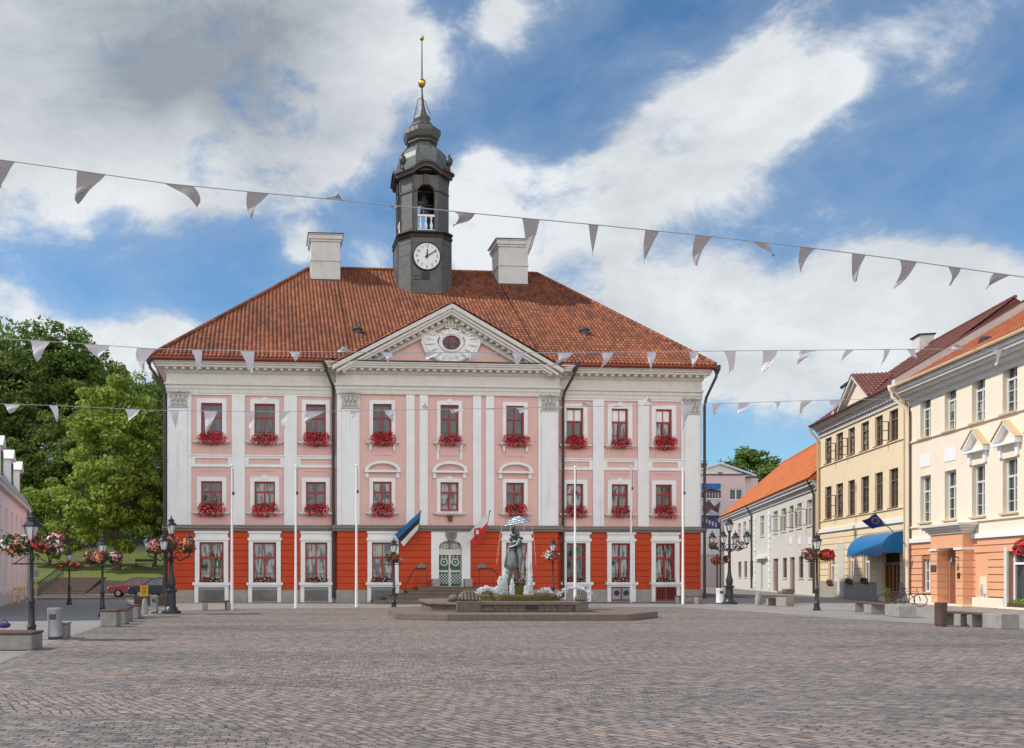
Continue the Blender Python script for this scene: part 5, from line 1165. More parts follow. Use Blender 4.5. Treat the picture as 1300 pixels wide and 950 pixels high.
# ================================================================= LEFT HOUSE
dx = (128-CX)/F; Pe = Vector(((34.4-CX)/F*62, 62)); d = Vector((dx, 1)).normalized(); Lw = 30.0; o_ = Pe-d*Lw
LF = Frame(o_.x, o_.y, atan2(d.y, d.x))
LH = thing('blush_pink_house', 'blush pink two storey house with zinc mansard roof and dormers at the left edge', 'building', (o_.x, o_.y, 0), LF.a)
zeL = LF.W(641, 34.5, -.3)
def zl(x, y): return x/3.96, 560+y/3.96
ul = [(18,30), (57,68), (80,90)]; hs = []
lz1 = wq(LF, *zl(62, 362))[1]; lz0 = wq(LF, *zl(62, 470))[1]; gz1_ = wq(LF, *zl(75, 592))[1]+.2; gz0_ = .75
for a, b in ul+[(97, 106), (120, 127)]: hs.append((LF.U(a/3.96), LF.U(b/3.96)))
w0 = hs[1][1]-hs[1][0]; xs_ = [LF.U(24/3.96), LF.U(62/3.96), LF.U(86/3.96), LF.U(108/3.96), LF.U(126/3.96)]
stp = 3.1; xs_ = [Lw-1.6-stp*i for i in range(9)]
hh = [(x-.5, x+.5, lz0, lz1) for x in xs_ if x > 1]+[(x-.5, x+.5, gz0_, gz1_) for x in xs_ if x > 1]
m = MB(); m.holes(0, Lw, 0, zeL, hh, 0, .2); m.box(0, Lw, .5, 9, 0, zeL); m.build('wall', M['leftpink'], LH)
for h in hh: window(LH, *h, .13, 'cornicegrey', 'glassg', fw=.07, transom=.3, bars='', sill=(.1, -.08, 'cornicegrey', .07))
m = MB(); m.box(0, Lw, -.07, -.001, 0, .6); m.box(0, Lw, -.3, .1, zeL-.25, zeL); m.box(0, Lw, -.08, -.001, 3.55, 3.75); m.build('mouldings', M['cornicegrey'], LH)
m = MB(); m.loft([[(0, -.35, zeL), (Lw, -.35, zeL), (Lw, 9.3, zeL), (0, 9.3, zeL)], [(0, 1.3, zeL+2.7), (Lw, 1.3, zeL+2.7), (Lw, 7.7, zeL+2.7), (0, 7.7, zeL+2.7)], [(0, 4.4, zeL+3.7), (Lw, 4.4, zeL+3.7), (Lw, 4.6, zeL+3.7), (0, 4.6, zeL+3.7)]]); m.build('mansard_roof', M['zinc'], LH)
for i in range(4):
    x = Lw-4.2-5.6*i; m = MB(); m.box(x-.75, x+.75, .1, 2.2, zeL+.4, zeL+2.2); m.prism([(x-.95, zeL+2.2), (x+.95, zeL+2.2), (x, zeL+2.85)], -.05, 2.6); dd = m.build('dormer', M['paintwhite'], LH); m = MB(); m.box(x-.45, x+.45, .06, .099, zeL+.7, zeL+2.0); m.build('dormer_window', M['glass'], dd)
m = MB(); m.tube([(Lw-.05, -.25, zeL), (Lw-.05, -.15, .1)], .12, 8); m.build('downpipe', M['zinc'], LH)
# ================================================================= GROUND
def sheet(name, pts, z, mat, kind='structure'):
    m = MB(); m.quad(*[(x, y, z) for x, y in pts]); o = m.build(name, mat); o['kind'] = kind; return o
# terrain: one sheet to the horizon, rising into a wooded bank at the back left
def hz(x, y):
    if x > -8: k = 0
    else: k = min(1, (-8-x)/4)
    pr = [(66.5, 0), (73, 1.3), (97, 4.0), (112, 8.5), (135, 17), (180, 24), (260, 26), (1200, 0)]
    if y <= pr[0][0]: h = 0
    else:
        for (a, b), (c, d) in zip(pr, pr[1:]):
            if y <= c: h = b+(d-b)*(y-a)/(c-a); break
        else: h = 0
    if x < -120: k *= max(0, 1-(-120-x)/200)
    return h*k+ (.15*sin(x*.7)*cos(y*.5) if h*k > 1.6 else 0)
gx = [-1500, -700, -350, -200]+list(range(-120, -40, 8))+list(range(-40, -6, 1))+[-4, 0, 40, 120, 400, 1500]
gy = [-300, -60, 0, 30, 50, 60, 64]+[66.5+i*1.3 for i in range(6)]+[75+i*2 for i in range(45)]+[175, 200, 260, 400, 800, 1200, 2500]
m = MB(); m.v = [(x, y, hz(x, y)-.012) for y in gy for x in gx]; nx = len(gx)
m.f = [(j*nx+i, j*nx+i+1, (j+1)*nx+i+1, (j+1)*nx+i) for j in range(len(gy)-1) for i in range(nx-1)]
# ground material: paving when level, lawn, then leaf litter higher up
mm, t, N, L, B = nt('ground'); tc = N.new('ShaderNodeTexCoord'); sp = N.new('ShaderNodeSeparateXYZ'); L.new(tc.outputs['Object'], sp.inputs[0])
n1 = N.new('ShaderNodeTexNoise'); n1.inputs['Scale'].default_value = 1.4; n1.inputs['Detail'].default_value = 8; L.new(tc.outputs['Object'], n1.inputs['Vector'])
n0 = N.new('ShaderNodeTexNoise'); n0.inputs['Scale'].default_value = 14; n0.inputs['Detail'].default_value = 5; L.new(tc.outputs['Object'], n0.inputs['Vector'])
za = N.new('ShaderNodeMath'); za.operation = 'MULTIPLY_ADD'; za.inputs[1].default_value = .5; za.inputs[2].default_value = -.25; L.new(n1.outputs['Fac'], za.inputs[0])
zs_ = N.new('ShaderNodeMath'); zs_.operation = 'ADD'; L.new(za.outputs[0], zs_.inputs[0]); L.new(sp.outputs['Z'], zs_.inputs[1])
dv = N.new('ShaderNodeMath'); dv.operation = 'DIVIDE'; dv.inputs[1].default_value = 20; L.new(zs_.outputs[0], dv.inputs[0])
r = ramp(N, [(0, (.22, .20, .185)), (.006, (.22, .20, .185)), (.008, (.05, .038, .026)), (.055, (.05, .038, .026)), (.06, (.125, .15, .02)), (.20, (.10, .125, .015)), (.25, (.045, .04, .02)), (1, (.04, .035, .02))]); L.new(dv.outputs[0], r.inputs['Fac'])
rn = ramp(N, [(.3, (.55, .55, .5)), (.7, (1.25, 1.2, 1.1))]); L.new(n0.outputs['Fac'], rn.inputs['Fac'])
mx = N.new('ShaderNodeMixRGB'); mx.blend_type = 'MULTIPLY'; mx.inputs['Fac'].default_value = .8; L.new(r.outputs['Color'], mx.inputs['Color1']); L.new(rn.outputs['Color'], mx.inputs['Color2']); L.new(mx.outputs[0], B.inputs['Base Color']); B.inputs['Roughness'].default_value = .95
b = N.new('ShaderNodeBump'); b.inputs['Strength'].default_value = .6; b.inputs['Distance'].default_value = .1; L.new(n0.outputs['Fac'], b.inputs['Height']); L.new(b.outputs[0], B.inputs['Normal'])
g = m.build('ground', mm); g['kind'] = 'structure'
sheet('pavement', [(-40, -20), (70, -20), (45, 66), (-21, 66)], -.006, M['slab'])
L0, R0 = G(-60, 856), G(-0, 842)
pts = [(-40, -20), (60, -20), (50, 18)]
for px, py in ((1400, 806), (1300, 800), (1200, 793), (1060, 785), (960, 777), (860, 771), (700, 771), (500, 772), (300, 773), (215, 776), (160, 787), (120, 797), (60, 818), (0, 841), (-60, 868), (-200, 940)): p = G(px, py); pts.append((p.x, p.y))
sheet('cobbled_square', pts, -.001, M['cobble'])
sheet('side_street', [(19, 62), (30.5, 62), (43, 118), (24, 118)], -.002, M['asphalt']); sheet('lane', [(-26, 58.5), (-10, 58.5), (-10, 65.8), (-26, 65.8)], -.003, M['asphalt'])
m = MB(); m.box(-22, -10.3, 65.8, 66.1, 0, .13); m.build('kerb', M['plinth'])['kind'] = 'structure'
m = MB()
for p, q in zip(pts[3:-1], pts[4:]):                       # thin edge band between slabs and cobbles
    a, b_ = Vector((*p, 0)), Vector((*q, 0)); dd = (b_-a).normalized(); nn = Vector((-dd.y, dd.x, 0))*.07; m.quad(a-nn+Vector((0, 0, .003)), b_-nn+Vector((0, 0, .003)), b_+nn+Vector((0, 0, .003)), a+nn+Vector((0, 0, .003)))
m.build('edge_stones', M['ledge'])['kind'] = 'structure'
# park steps
ST = thing('park_steps', 'broad brown stone steps climbing to the park with black railing', 'steps', (0, 0, 0)); m = MB()
for i in range(10): a, b_ = at(47, 740, 66), at(91, 740, 66); m.box(a.x-.5, b_.x+.6, 66.6+i*.62, 75, .0+.02, .145*(i+1))
m.build('treads', M['step'], ST, bevel=.01); m = MB(); a = at(47, 740, 67)
for x0 in (a.x+.2,):
    m.tube([(x0, 66.6, 1.0), (x0, 73, 2.5)], .05, 6); m.tube([(x0, 66.6, .45), (x0, 73, 1.9)], .04, 6)
    for i in range(22): y = 66.6+i*.3; m.tube([(x0, y, (y-66.6)*.234), (x0, y, 1.0+(y-66.6)*.234)], .022, 5)
m.build('railing', M['darkmetal'], ST)
# ================================================================= TREES
def limb(mb, p, d, L_, r, dep, tips):
    pts = [p]; q = Vector(p); dd = Vector(d)
    for i in range(4):
        dd = (dd+Vector((random.gauss(0, .12), random.gauss(0, .12), random.gauss(.03, .08)))).normalized(); q = q+dd*L_/4; pts.append(q.copy())
    mb.tube(pts, r, 6, r*.55); tips.append(q.copy())
    if dep:
        for _ in range(3):
            nd = (dd+Vector((random.gauss(0, .6), random.gauss(0, .6), random.gauss(.15, .35)))).normalized(); limb(mb, tuple(pts[random.choice((2, 3, 4))]), nd, L_*.65, r*.55, dep-1, tips)
def treemesh(ht, cr, ch, base, nclump, nleaf, size, tr=.35, crown_shape=1.0, dep=2):
    tk, cw = MB(), MB(); tips = []
    z = base
    tk.tube([(0, 0, -.6), (.1, .05, base*.5), (-.05, .1, base), (.1, 0, base+ch*.35), (0, .1, base+ch*.75)], tr, 8, tr*.25)
    for i in range(7):
        a = random.uniform(0, 6.28); hh_ = base+ch*random.uniform(-.05, .6); limb(tk, (0, 0, hh_), Vector((cos(a), sin(a), random.uniform(.3, .9))).normalized(), cr*.7, tr*.4, dep-1, tips)
    for _ in range(nclump):
        while True:
            x, y, zz = random.uniform(-1, 1), random.uniform(-1, 1), random.uniform(-1, 1); q = x*x+y*y+zz*zz
            if .22 < q < 1: break
        kx = 1-max(0, zz)*.35*crown_shape
        lob = 1+.16*sin(3*atan2(y, x)+zz*4)+random.uniform(-.08, .1)
        c = (x*cr*kx*lob, y*cr*kx*lob, base+ch*.5+zz*ch*.52*lob)
        s = random.uniform(.55, 1.25)*cr*.2
        leaves(cw, c, s*1.25, s*1.25, s*.72, int(nleaf*random.uniform(.6, 1.4)), size, .35, .45, -.8)
    return tk, cw
def tree(name, label, loc, mesh=None, leaf='leaf_dark', group=None, rz=0, sc=1, **k):
    if mesh: return dup(mesh, loc, rz, label, group, (sc, sc, sc))
    t = thing(name, label, 'tree', loc, rz, group); tk, cw = treemesh(**k); tk.build('trunk', M['bark'], t, smooth=True); cw.build('crown', M[leaf], t); t.scale = (sc, sc, sc); return t
def gnd(px, Y): x = (px-CX)/F*Y; return Vector((x, Y, hz(x, Y)-.1))
tree('linden_tree', 'tall bright yellow green linden in front, beside the town hall corner', gnd(148, 80), leaf='leaf_bright', ht=17, cr=4.7, ch=14.2, base=3.0, nclump=200, nleaf=125, size=.20, tr=.42, crown_shape=1.4)
tree('low_linden', 'low rounded light green tree left of the tall bright linden', gnd(62, 84), leaf='leaf_bright', ht=8, cr=3.9, ch=6.6, base=1.2, nclump=75, nleaf=110, size=.18, tr=.2)
tree('dark_shrub_tree', 'dark leafy young tree between the bright linden and the town hall', gnd(196, 84), leaf='leaf_mid', ht=9, cr=3.3, ch=9, base=2.4, nclump=70, nleaf=110, size=.18, tr=.2)
pA = tree('park_tree', 'tall dark tree on the wooded bank at the far left edge', gnd(-5, 112), leaf='leaf_dark', ht=20, cr=7.2, ch=16, base=8, nclump=190, nleaf=85, size=.30, tr=.45, group='dark trees on the bank')
pB = tree('park_tree', 'olive green tall tree on the bank, second from the left edge', gnd(48, 118), leaf='leaf_mid', ht=20, cr=6.4, ch=15.5, base=8.5, nclump=180, nleaf=85, size=.29, tr=.42, group='dark trees on the bank')
pC = tree('park_tree', 'dark tree rising behind the tip of the bright linden', gnd(118, 124), leaf='leaf_dark', ht=18, cr=6.5, ch=12.5, base=7, nclump=170, nleaf=85, size=.30, tr=.4, group='dark trees on the bank')
for mesh, px, Y, sc, rz, lab in ((pA, 172, 122, .70, 1.3, 'dark tree on the bank close behind the town hall left corner'), (pB, 95, 120, .95, 2.0, 'mid green tree on the bank above the low linden'), (pC, 20, 135, 1.0, .6, 'dark tree high on the bank behind the leftmost tree'), (pC, 78, 140, .8, 3.0, 'dark rounded tree at the back of the bank, showing between two taller crowns'), (pA, 140, 145, .72, 4.0, 'farthest dark tree at the back of the bank behind the bright linden'), (pB, 205, 130, .66, 5.0, 'smaller green tree whose crown touches the town hall downpipe'), (pA, -60, 120, .95, 2.3, 'dark tree just off the left end of the bank row'), (pC, -30, 105, .8, 3.3, 'dark tree low on the bank above the pink house roof'), (pA, 78, 106, .62, 2.7, 'low bushy tree on the bank right behind the low linden'), (pC, 22, 104, .6, 1.1, 'short dark tree behind the dormers of the pink house'), (pB, 118, 108, .62, .3, 'short olive tree filling the gap left of the tall bright linden')):
    tree('park_tree', lab, gnd(px, Y), mesh=mesh, group='dark trees on the bank', rz=rz, sc=sc)
ltr = gnd(45, 100)
for px, Y, lean in ((50, 102, .05), (45, 102, .25)): pass
uz = 0
pT = tree('street_tree', 'broad green tree rising behind the pale pink building roof', Vector((at(952, 700, 150).x, 150, 0)), leaf='leaf_mid', ht=22, cr=5.0, ch=9.0, base=14.2, nclump=120, nleaf=95, size=.26, tr=.35)
tree('street_tree', 'small tree top peeking left of the broad tree above the roofs', Vector((at(930, 700, 156).x, 156, 0)), leaf='leaf_mid', ht=20, cr=2.9, ch=5.5, base=16.2, nclump=50, nleaf=90, size=.24, tr=.3)
# undergrowth that screens the bank behind the tall crowns
m = MB()
for _ in range(700):
    y = random.uniform(98, 150); x = random.uniform(-62, -14)*y/100; z = hz(x, y); s = random.uniform(1.0, 2.4)
    if random.random() < .5: continue
    leaves(m, (x, y, z+s*.6), s*1.3, s, s*.9, 55, .26, .3, .3)
tag(m.build('undergrowth', M['leaf_dark']), 'dark leafy undergrowth covering the wooded bank', 'undergrowth', kind='stuff')
# ================================================================= STREET FURNITURE
def lantern(mb_g, mb_m, c, s=1.0):
    x, y, z = c; n = 6
    def rg(r, zz): return [(x+r*s*cos(2*pi*i/n), y+r*s*sin(2*pi*i/n), z+zz*s) for i in range(n)]
    mb_g.loft([rg(.105, .05), rg(.19, .40)])
    mb_m.loft([rg(.04, -.08), rg(.13, 0), rg(.13, .045)]); mb_m.loft([rg(.24, .40), rg(.25, .43), rg(.12, .56), (rg(.12, .60)), rg(.16, .62), rg(.05, .70), rg(.02, .72)])
    mb_m.ball((x, y, z+.76*s), .04*s, 8, 5); mb_m.tube([(x, y, z+.76*s), (x, y, z+.86*s)], .012*s, 5)
    for i in range(n):
        a = 2*pi*i/n; mb_m.tube([(x+.11*s*cos(a), y+.11*s*sin(a), z+.04*s), (x+.2*s*cos(a), y+.2*s*sin(a), z+.41*s)], .012*s, 4)
def postlamp(label, loc, ht, sc=1.0, group='single lantern posts'):
    t = thing('street_lamp', label, 'street lamp', loc, 0, group); m = MB(); lh = .82*sc; top = ht-lh
    m.lathe([(.17, 0), (.17, .06), (.13, .1), (.11, .3), (.13, .34), (.09, .4), (.075, .9), (.10, .95), (.10, 1.0), (.06, 1.05), (.045, top-.5), (.07, top-.45), (.045, top-.38), (.035, top)], (0, 0, 0), 12)
    m.build('post', M['darkmetal'], t, smooth=True); g, k = MB(), MB(); lantern(g, k, (0, 0, top), sc); l = k.build('lantern', M['darkmetal'], t); g.build('lantern_glass', M['lampglass'], l)
    a = MB(); a.tube([(-.5, 0, top-.55), (.5, 0, top-.55)], .018, 6); a.tube([(-.45, 0, top-.55), (0, 0, top-.25), (.45, 0, top-.55)], .012, 5); a.build('crossbar', M['darkmetal'], t); return t
def basket(label, c, rx, rz, cols, ry=None, group=None, n=240, ps=.045):
    t = thing('hanging_flower_basket', label, 'flower basket', c, 0, group); ry = ry or rx
    m = MB(); m.lathe([(rx*.35, -rz*.75), (rx*.6, -rz*.35), (rx*.62, 0)], (0, 0, 0), 12, 1, ry/rx); m.build('basket', M['rust'], t)
    f = MB(); leaves(f, (0, 0, 0), rx*.95, ry*.95, rz*.95, int(n*1.2), .055, .5, 0); f.build('foliage', M['leaf_box'], t)
    k = len(cols)
    for j, cn in enumerate(cols):
        f = MB()
        if k == 1: flower(f, (0, 0, 0), rx, ry, rz, n, ps)
        else:
            for q in range(4): flower(f, (rx*random.uniform(-.6, .6), ry*random.uniform(-.5, .3), rz*random.uniform(-.3, .4)), rx*.5, ry*.6, rz*.65, n//(4*k)+4, ps)
            if k == 2 and len(cols) == 2: pass
        f.build('blossoms', M[cn], t)
    return t
lp = {}
def LP(px, py_b, py_t, label, sc=1.0):
    p = G(px, py_b); ht = (py_b-py_t)/F*p.y; lp[px] = (p, ht); return postlamp(label, (p.x, p.y, 0), ht, sc)
LP(40, 812, 648, 'black lantern post at the left edge beside the grey litter bin'); LP(130, 783, 679, 'black lantern post beside the concrete benches on the left')
LP(88, 768, 697, 'small dark lantern post far left, in front of the park steps', .8); LP(500, 773, 683, 'black lantern post standing left of the entrance steps under the flag', .9)
LP(702, 769, 683, 'black lantern post behind the right side of the fountain', .9); LP(1037, 775, 676, 'black lantern post on the right in front of the yellow house', 1.0)
GB = 'petunia baskets on the lantern posts'
def bk(px, py, pole, rxpx, rzpx, cols, label, n=260, dy=0, gp=GB):
    Y = lp[pole][0].y if pole in lp else pole; k = Y/F; c = at(px, py, Y+dy); return basket(label, tuple(c), rxpx*k, rzpx*k, cols, group=gp, n=n)
bk(20, 692, 40, 24, 15, ['fl_coral', 'fl_white'], 'pink and white petunia basket left of the lantern post at the left edge', 420); bk(60, 690, 40, 22, 15, ['fl_coral', 'fl_red', 'fl_white'], 'coral petunia basket right of the lantern post at the left edge', 420)
bk(116, 708, 130, 11.5, 9, ['fl_pink', 'fl_coral'], 'coral pink petunia basket on the left arm of the post by the concrete benches', 300); bk(131, 707, 130, 9, 8, ['fl_red', 'fl_coral'], 'red petunia cluster in front of the post by the concrete benches', 200, -.4); bk(146, 708, 130, 11, 9, ['fl_coral', 'fl_pink', 'fl_white'], 'mixed petunia basket on the right arm of the post by the concrete benches', 300)
bk(77, 718, 88, 7, 6, ['fl_dark', 'fl_coral'], 'small dark red basket left of the post at the park steps', 110); bk(99, 717, 88, 7, 6, ['fl_coral', 'fl_red'], 'small red basket right of the post at the park steps', 110); bk(88, 715, 88, 6, 4, ['fl_coral'], 'small orange flower tuft in the middle of the post at the park steps', 70)
bk(493, 708, 500, 5.2, 6.2, ['fl_white', 'fl_pink'], 'pale pink and white petunia basket on the post left of the entrance steps', 150); bk(503, 709, 500, 7.5, 6.4, ['fl_dark', 'fl_coral'], 'dark orange red petunia basket on the post left of the entrance steps', 200)
bk(701, 705, 702, 11.5, 6.8, ['fl_white', 'fl_pink', 'fl_red'], 'wide white and pink petunia basket on the post behind the fountain', 330)
bk(1027.5, 704, 1037, 10, 9, ['fl_pink', 'fl_white', 'fl_red'], 'light pink petunia ball on the left arm of the post before the yellow house', 330); bk(1049.5, 705, 1037, 9.5, 8, ['fl_red'], 'deep red petunia ball on the right arm of the post before the yellow house', 330)
bk(1302, 696, 30, 13, 13, ['fl_red'], 'deep red petunia ball hanging at the right edge before the cream house', 420)
P_ = at(1318, 800, 30); postlamp('lantern post standing just beyond the right edge, holding the red basket', (P_.x, P_.y, 0), 3.9)
def candelabra(px, pyb, pyt, label, arms):
    p = G(px, pyb); ht = (pyb-pyt)/F*p.y; t = thing('candelabra_lamp', label, 'street lamp', (p.x, p.y, 0), .3, 'many armed lamp posts'); m = MB(); top = ht-.85; ya = ht-1.55
    m.lathe([(.42, 0), (.42, .10), (.30, .14), (.27, .22), (.20, .3), (.19, .9), (.26, .95), (.26, 1.02), (.15, 1.08), (.2, 1.3), (.12, 1.6), (.085, 1.9), (.075, ya-.5), (.12, ya-.42), (.08, ya-.35), (.06, top-.1), (.09, top)], (0, 0, 0), 14); m.build('post', M['darkmetal'], t, smooth=True)
    for i in range(arms):
        a = 2*pi*i/arms+.5; r = .95; a_ = MB(); a_.tube([(0, 0, ya-.25), (r*.5*cos(a), r*.5*sin(a), ya-.4), (r*cos(a), r*sin(a), ya-.2), (r*cos(a), r*sin(a), ya-.05)], .03, 6); a_.torus((r*.35*cos(a), r*.35*sin(a), ya-.15), .12, .018, 'y', 14, 5); ar_ = a_.build('arm', M['darkmetal'], t); g, k = MB(), MB(); lantern(g, k, (r*cos(a), r*sin(a), ya), .95); l = k.build('lantern', M['darkmetal'], ar_)
        l.parent = t; g.build('lantern_glass', M['lampglass'], l)
    g, k = MB(), MB(); lantern(g, k, (0, 0, top), 1.0); l = k.build('lantern', M['darkmetal'], t); g.build('lantern_glass', M['lampglass'], l); return p
c1_ = candelabra(217.5, 779, 654, 'many armed black lamp post at the left corner of the town hall', 5); c2_ = candelabra(926, 767, 656, 'many armed black lamp post right of the town hall beside the white bin', 4)
for px, py, rx, rz, cols, lb in ((197, 695, 12, 10, ['fl_coral', 'fl_pink'], 'coral basket on the left arm of the corner candelabra'), (216, 691, 13, 11, ['fl_pink', 'fl_coral'], 'bright pink basket in the middle of the corner candelabra'), (237, 693, 12, 11, ['fl_coral', 'fl_dark'], 'green and dark red basket on the right arm of the corner candelabra')): bk(px, py, c1_.y-.5, rx, rz, cols, lb, 260)
for px, py, rx, rz, cols, lb in ((909, 712, 6, 6, ['fl_dark'], 'dark red ball on the low left arm beside the right candelabra'), (922, 710, 4, 5.5, ['fl_dark', 'fl_coral'], 'small rust coloured ball in front of the right candelabra post'), (905, 692, 6, 7, ['fl_red', 'fl_white'], 'red ball above the low left arm of the right candelabra'), (938, 692, 8, 6.5, ['fl_coral', 'fl_white'], 'pale coral basket on the right arm of the right candelabra')): bk(px, py, c2_.y-.4, rx, rz, cols, lb, 150)
p = G(914.5, 767); 
def bin_(label, px0, px1, pyb, pyt, mat='binmetal', rnd=True, name='litter_bin', cat='bin'):
    p = G((px0+px1)/2, pyb); k = p.y/F; r = (px1-px0)/2*k; h = (pyb-pyt)*k; t = thing(name, label, cat, (p.x, p.y+r, 0)); m = MB(); n = 20 if rnd else 4
    m.lathe([(r*.9, 0), (r*.9, .06), (r, .07), (r, h-.08), (r*1.03, h-.07), (r*1.03, h-.01), (r*.8, h)], (0, 0, 0), n); m.build('body', M[mat], t, smooth=rnd)
    m = MB(); m.lathe([(r*.92, 0), (r*.92, .069)], (0, 0, 0), n); m.box(-r*.45, r*.45, -r*1.02, -r*.9, h-.3, h-.16); m.build('base_and_slot', M['rust'], t); return t
bin_('grey metal litter bin on the left pavement beside the first lantern post', 57.5, 76, 812, 772); bin_('pale square topped bin in front of the corner candelabra', 190, 200, 779, 756); bin_('white cylindrical bin left of the right candelabra', 911.5, 921, 767, 747, 'paintwhite'); bin_('rusty brown round bin at the left end of the right bench', 1192.5, 1206, 796, 765, 'rust')
m = MB(); q = at(914.5, 700, p.y+.1); m.lathe([(.06, 0), (.045, .5), (.04, 4.0)], (0, 0, 0), 8)
for nm, px in (('thin dark post rising behind the white bin', 914.5), ('second thin dark post left of the white bin', 910.5)):
    t = thing('thin_post', nm, 'post', (at(px, 700, 50.2).x, 50.2, 0)); m = MB(); m.lathe([(.07, 0), (.045, .4), (.04, (746-(672 if px > 912 else 705))/F*50+1)], (0, 0, 0), 8); m.ball((0, 0, 2.6 if px > 912 else 3.2), .09, 8, 5); m.build('shaft', M['darkmetal'], t); m = MB(); m.box(-.25, .25, -.02, .02, 2.3, 2.36); m.build('bracket', M['darkmetal'], t)
def bollard(label, px0, px1, pyb, pyt):
    p = G((px0+px1)/2, pyb); k = p.y/F; r = (px1-px0)/2*k; h = (pyb-pyt)*k; m = MB(); m.lathe([(r, 0), (r*.97, h*.3), (r*.8, h*.75), (r*.62, h*.95), (r*.3, h)], (p.x, p.y, 0), 12); o = m.build('stone_bollard', M['concrete'], smooth=True); tag(o, label, 'bollard', 'stone bollards')
bollard('rounded stone bollard beside the pale bin left of the town hall', 179.5, 188.5, 780, 760); bollard('tapered stone bollard right of the right candelabra', 958.5, 967, 768, 752)
def bench(label, A, B, nb=3, h=.47, w=.55, wood=True, seat_full=True, group='concrete and timber benches'):
    A, B = Vector((A.x, A.y, 0)), Vector((B.x, B.y, 0)); d = B-A; L_ = d.length; t = thing('bench', label, 'bench', A, atan2(d.y, d.x), group)
    for i in range(nb):
        x = (L_-.32)*i/max(1, nb-1); m = MB(); m.box(x, x+.32, 0, w, 0, h-(.07 if wood else 0)); m.build('concrete_block', M['concrete'], t, bevel=.02)
    m = MB()
    for j in range(4): m.box(-.04, L_+.04, .01+j*w/4, (j+1)*w/4-.02, h-.068, h)
    m.build('seat', M['wood'], t, bevel=.008); return t
def bench_solid(label, px0, px1, pyb, h, group='concrete block seats', dep=.6, topw=False):
    a, b_ = G(px0, pyb), G(px1, pyb); t = thing('concrete_seat', label, 'bench', (a.x, a.y, 0), 0, group); L_ = b_.x-a.x; m = MB(); m.box(0, L_, 0, dep, 0, h); m.build('block', M['concrete'], t, bevel=.03); m = MB(); m.box(-.02, L_+.02, -.02, dep+.02, h+.002, h+.06); m.build('seat', M['wood' if topw else 'concrete'], t, bevel=.015)
def bench2(label, blocks, span, pyb, group='concrete and timber benches'):
    """long seat with blocks given by pixels along a line from (px,py) to (px,py)"""
    (xa, ya), (xb, yb) = span; A, B = G(xa, ya), G(xb, yb); d = (B-A); L_ = d.length; t = thing('bench', label, 'bench', (A.x, A.y, 0), atan2(d.y, d.x), group); h = .46
    for f0, f1 in blocks: m = MB(); m.box(L_*f0, L_*f1, 0, .6, 0, h-(.08 if f1 < .99 else 0)); m.build('concrete_block', M['concrete'], t, bevel=.02)
    m = MB(); e = blocks[-1][0]*L_ if blocks[-1][1] > .99 else L_
    for j in range(4): m.box(0, e-.01, .02+j*.145, .02+(j+1)*.145-.02, h-.078, h-.01)
    m.build('seat', M['wood'], t, bevel=.008); return t
bench2('long dark red slatted bench with three concrete blocks at the lower right', [(.02, .09), (.27, .38), (.48, .56), (.72, 1)], ((1190, 793), (1271, 799)), 0)
bench2('dark red slatted bench on concrete blocks in front of the yellow house', [(0, .1), (.30, .46), (.74, 1)], ((1080, 776), (1141, 784)), 0)
bench2('low dark bench under the flagpole at the right end of the town hall', [(.02, .2), (.8, .96)], ((856, 766.5), (888, 767)), 0)
bench2('dark bench with pale stone end beside the tapered bollard', [(.02, .12), (.5, 1)], ((972, 769), (998, 770)), 0)
bench2('dark timber bench on two concrete blocks left of the first flagpole', [(.02, .2), (.8, .98)], ((256, 775.5), (296, 775)), 0)
bench_solid('weathered concrete seat nearest in the curved row on the left', 127, 148, 796, .48, topw=True); bench_solid('second weathered concrete seat in the curved row on the left', 142, 159, 793, .44, topw=True); bench_solid('third concrete seat in the curved row on the left', 153, 164, 789.5, .46, topw=True); bench_solid('farthest concrete seat in the curved row by the bollard', 160.5, 175, 786, .47, topw=True)
bench_solid('small concrete block right of the grey litter bin', 76.5, 85, 810.5, .36, dep=.35); bench_solid('big grey wooden topped seat at the bottom left corner', -30, 40, 826, .34, dep=.75, topw=True)
t = thing('bag', 'small dark purple bag lying on the seat at the left edge', 'bag', (G(-1, 822).x, G(-1, 822).y, .41)); m = MB(); m.ball((0, .3, .08), .12, 12, 8, 1.3, .8, .62); m.build('bag_body', plaster('purple_cloth', (.06, .03, .14)), t, smooth=True); m = MB(); m.torus((0, .3, .12), .08, .012, 'y', 16, 5); m.build('strap', M['black'], t)
# wooden planter barrier, cars and yellow board at the left
t = thing('timber_planter', 'low brown timber planter in front of the parked cars', 'planter', (G(170, 771).x, G(170, 771).y, 0)); w = G(211, 771).x-G(170, 771).x; m = MB()
for j in range(4): m.box(0, w, 0, .06, .05+j*.13, .16+j*.13); m.box(0, w, .6, .66, .05+j*.13, .16+j*.13)
for x in (0, w/2, w-.1): m.box(x, x+.1, -.02, .68, 0, .58)
m.build('boards', M['wood'], t); m = MB(); m.box(.02, w-.02, .06, .6, .05, .5); m.build('soil', M['soil'], t)
t = thing('yellow_notice_board', 'yellow notice board with dark print on a low stand left of the pale bin', 'sign', (G(183, 775).x, G(183, 775).y, 0)); k = G(183, 775).y/F; m = MB(); m.box(-5*k, 5*k, -.02, .02, (775-757)*k, (775-743.5)*k); b_ = m.build('board', plaster('yellow_sign', (.75, .42, .02), stain=.05), t); m = MB()
for j, wd in enumerate((3.6, 3.0, 3.8, 2.4)): m.box(-wd*k, wd*k, -.03, -.021, (775-747-j*2.6)*k, (775-746-j*2.6)*k)
m.build('print', M['black'], b_); m = MB(); m.box(-4*k, -3.4*k, -.02, .02, 0, (775-757)*k); m.box(3.4*k, 4*k, -.02, .02, 0, (775-757)*k); m.build('stand', M['darkmetal'], t)
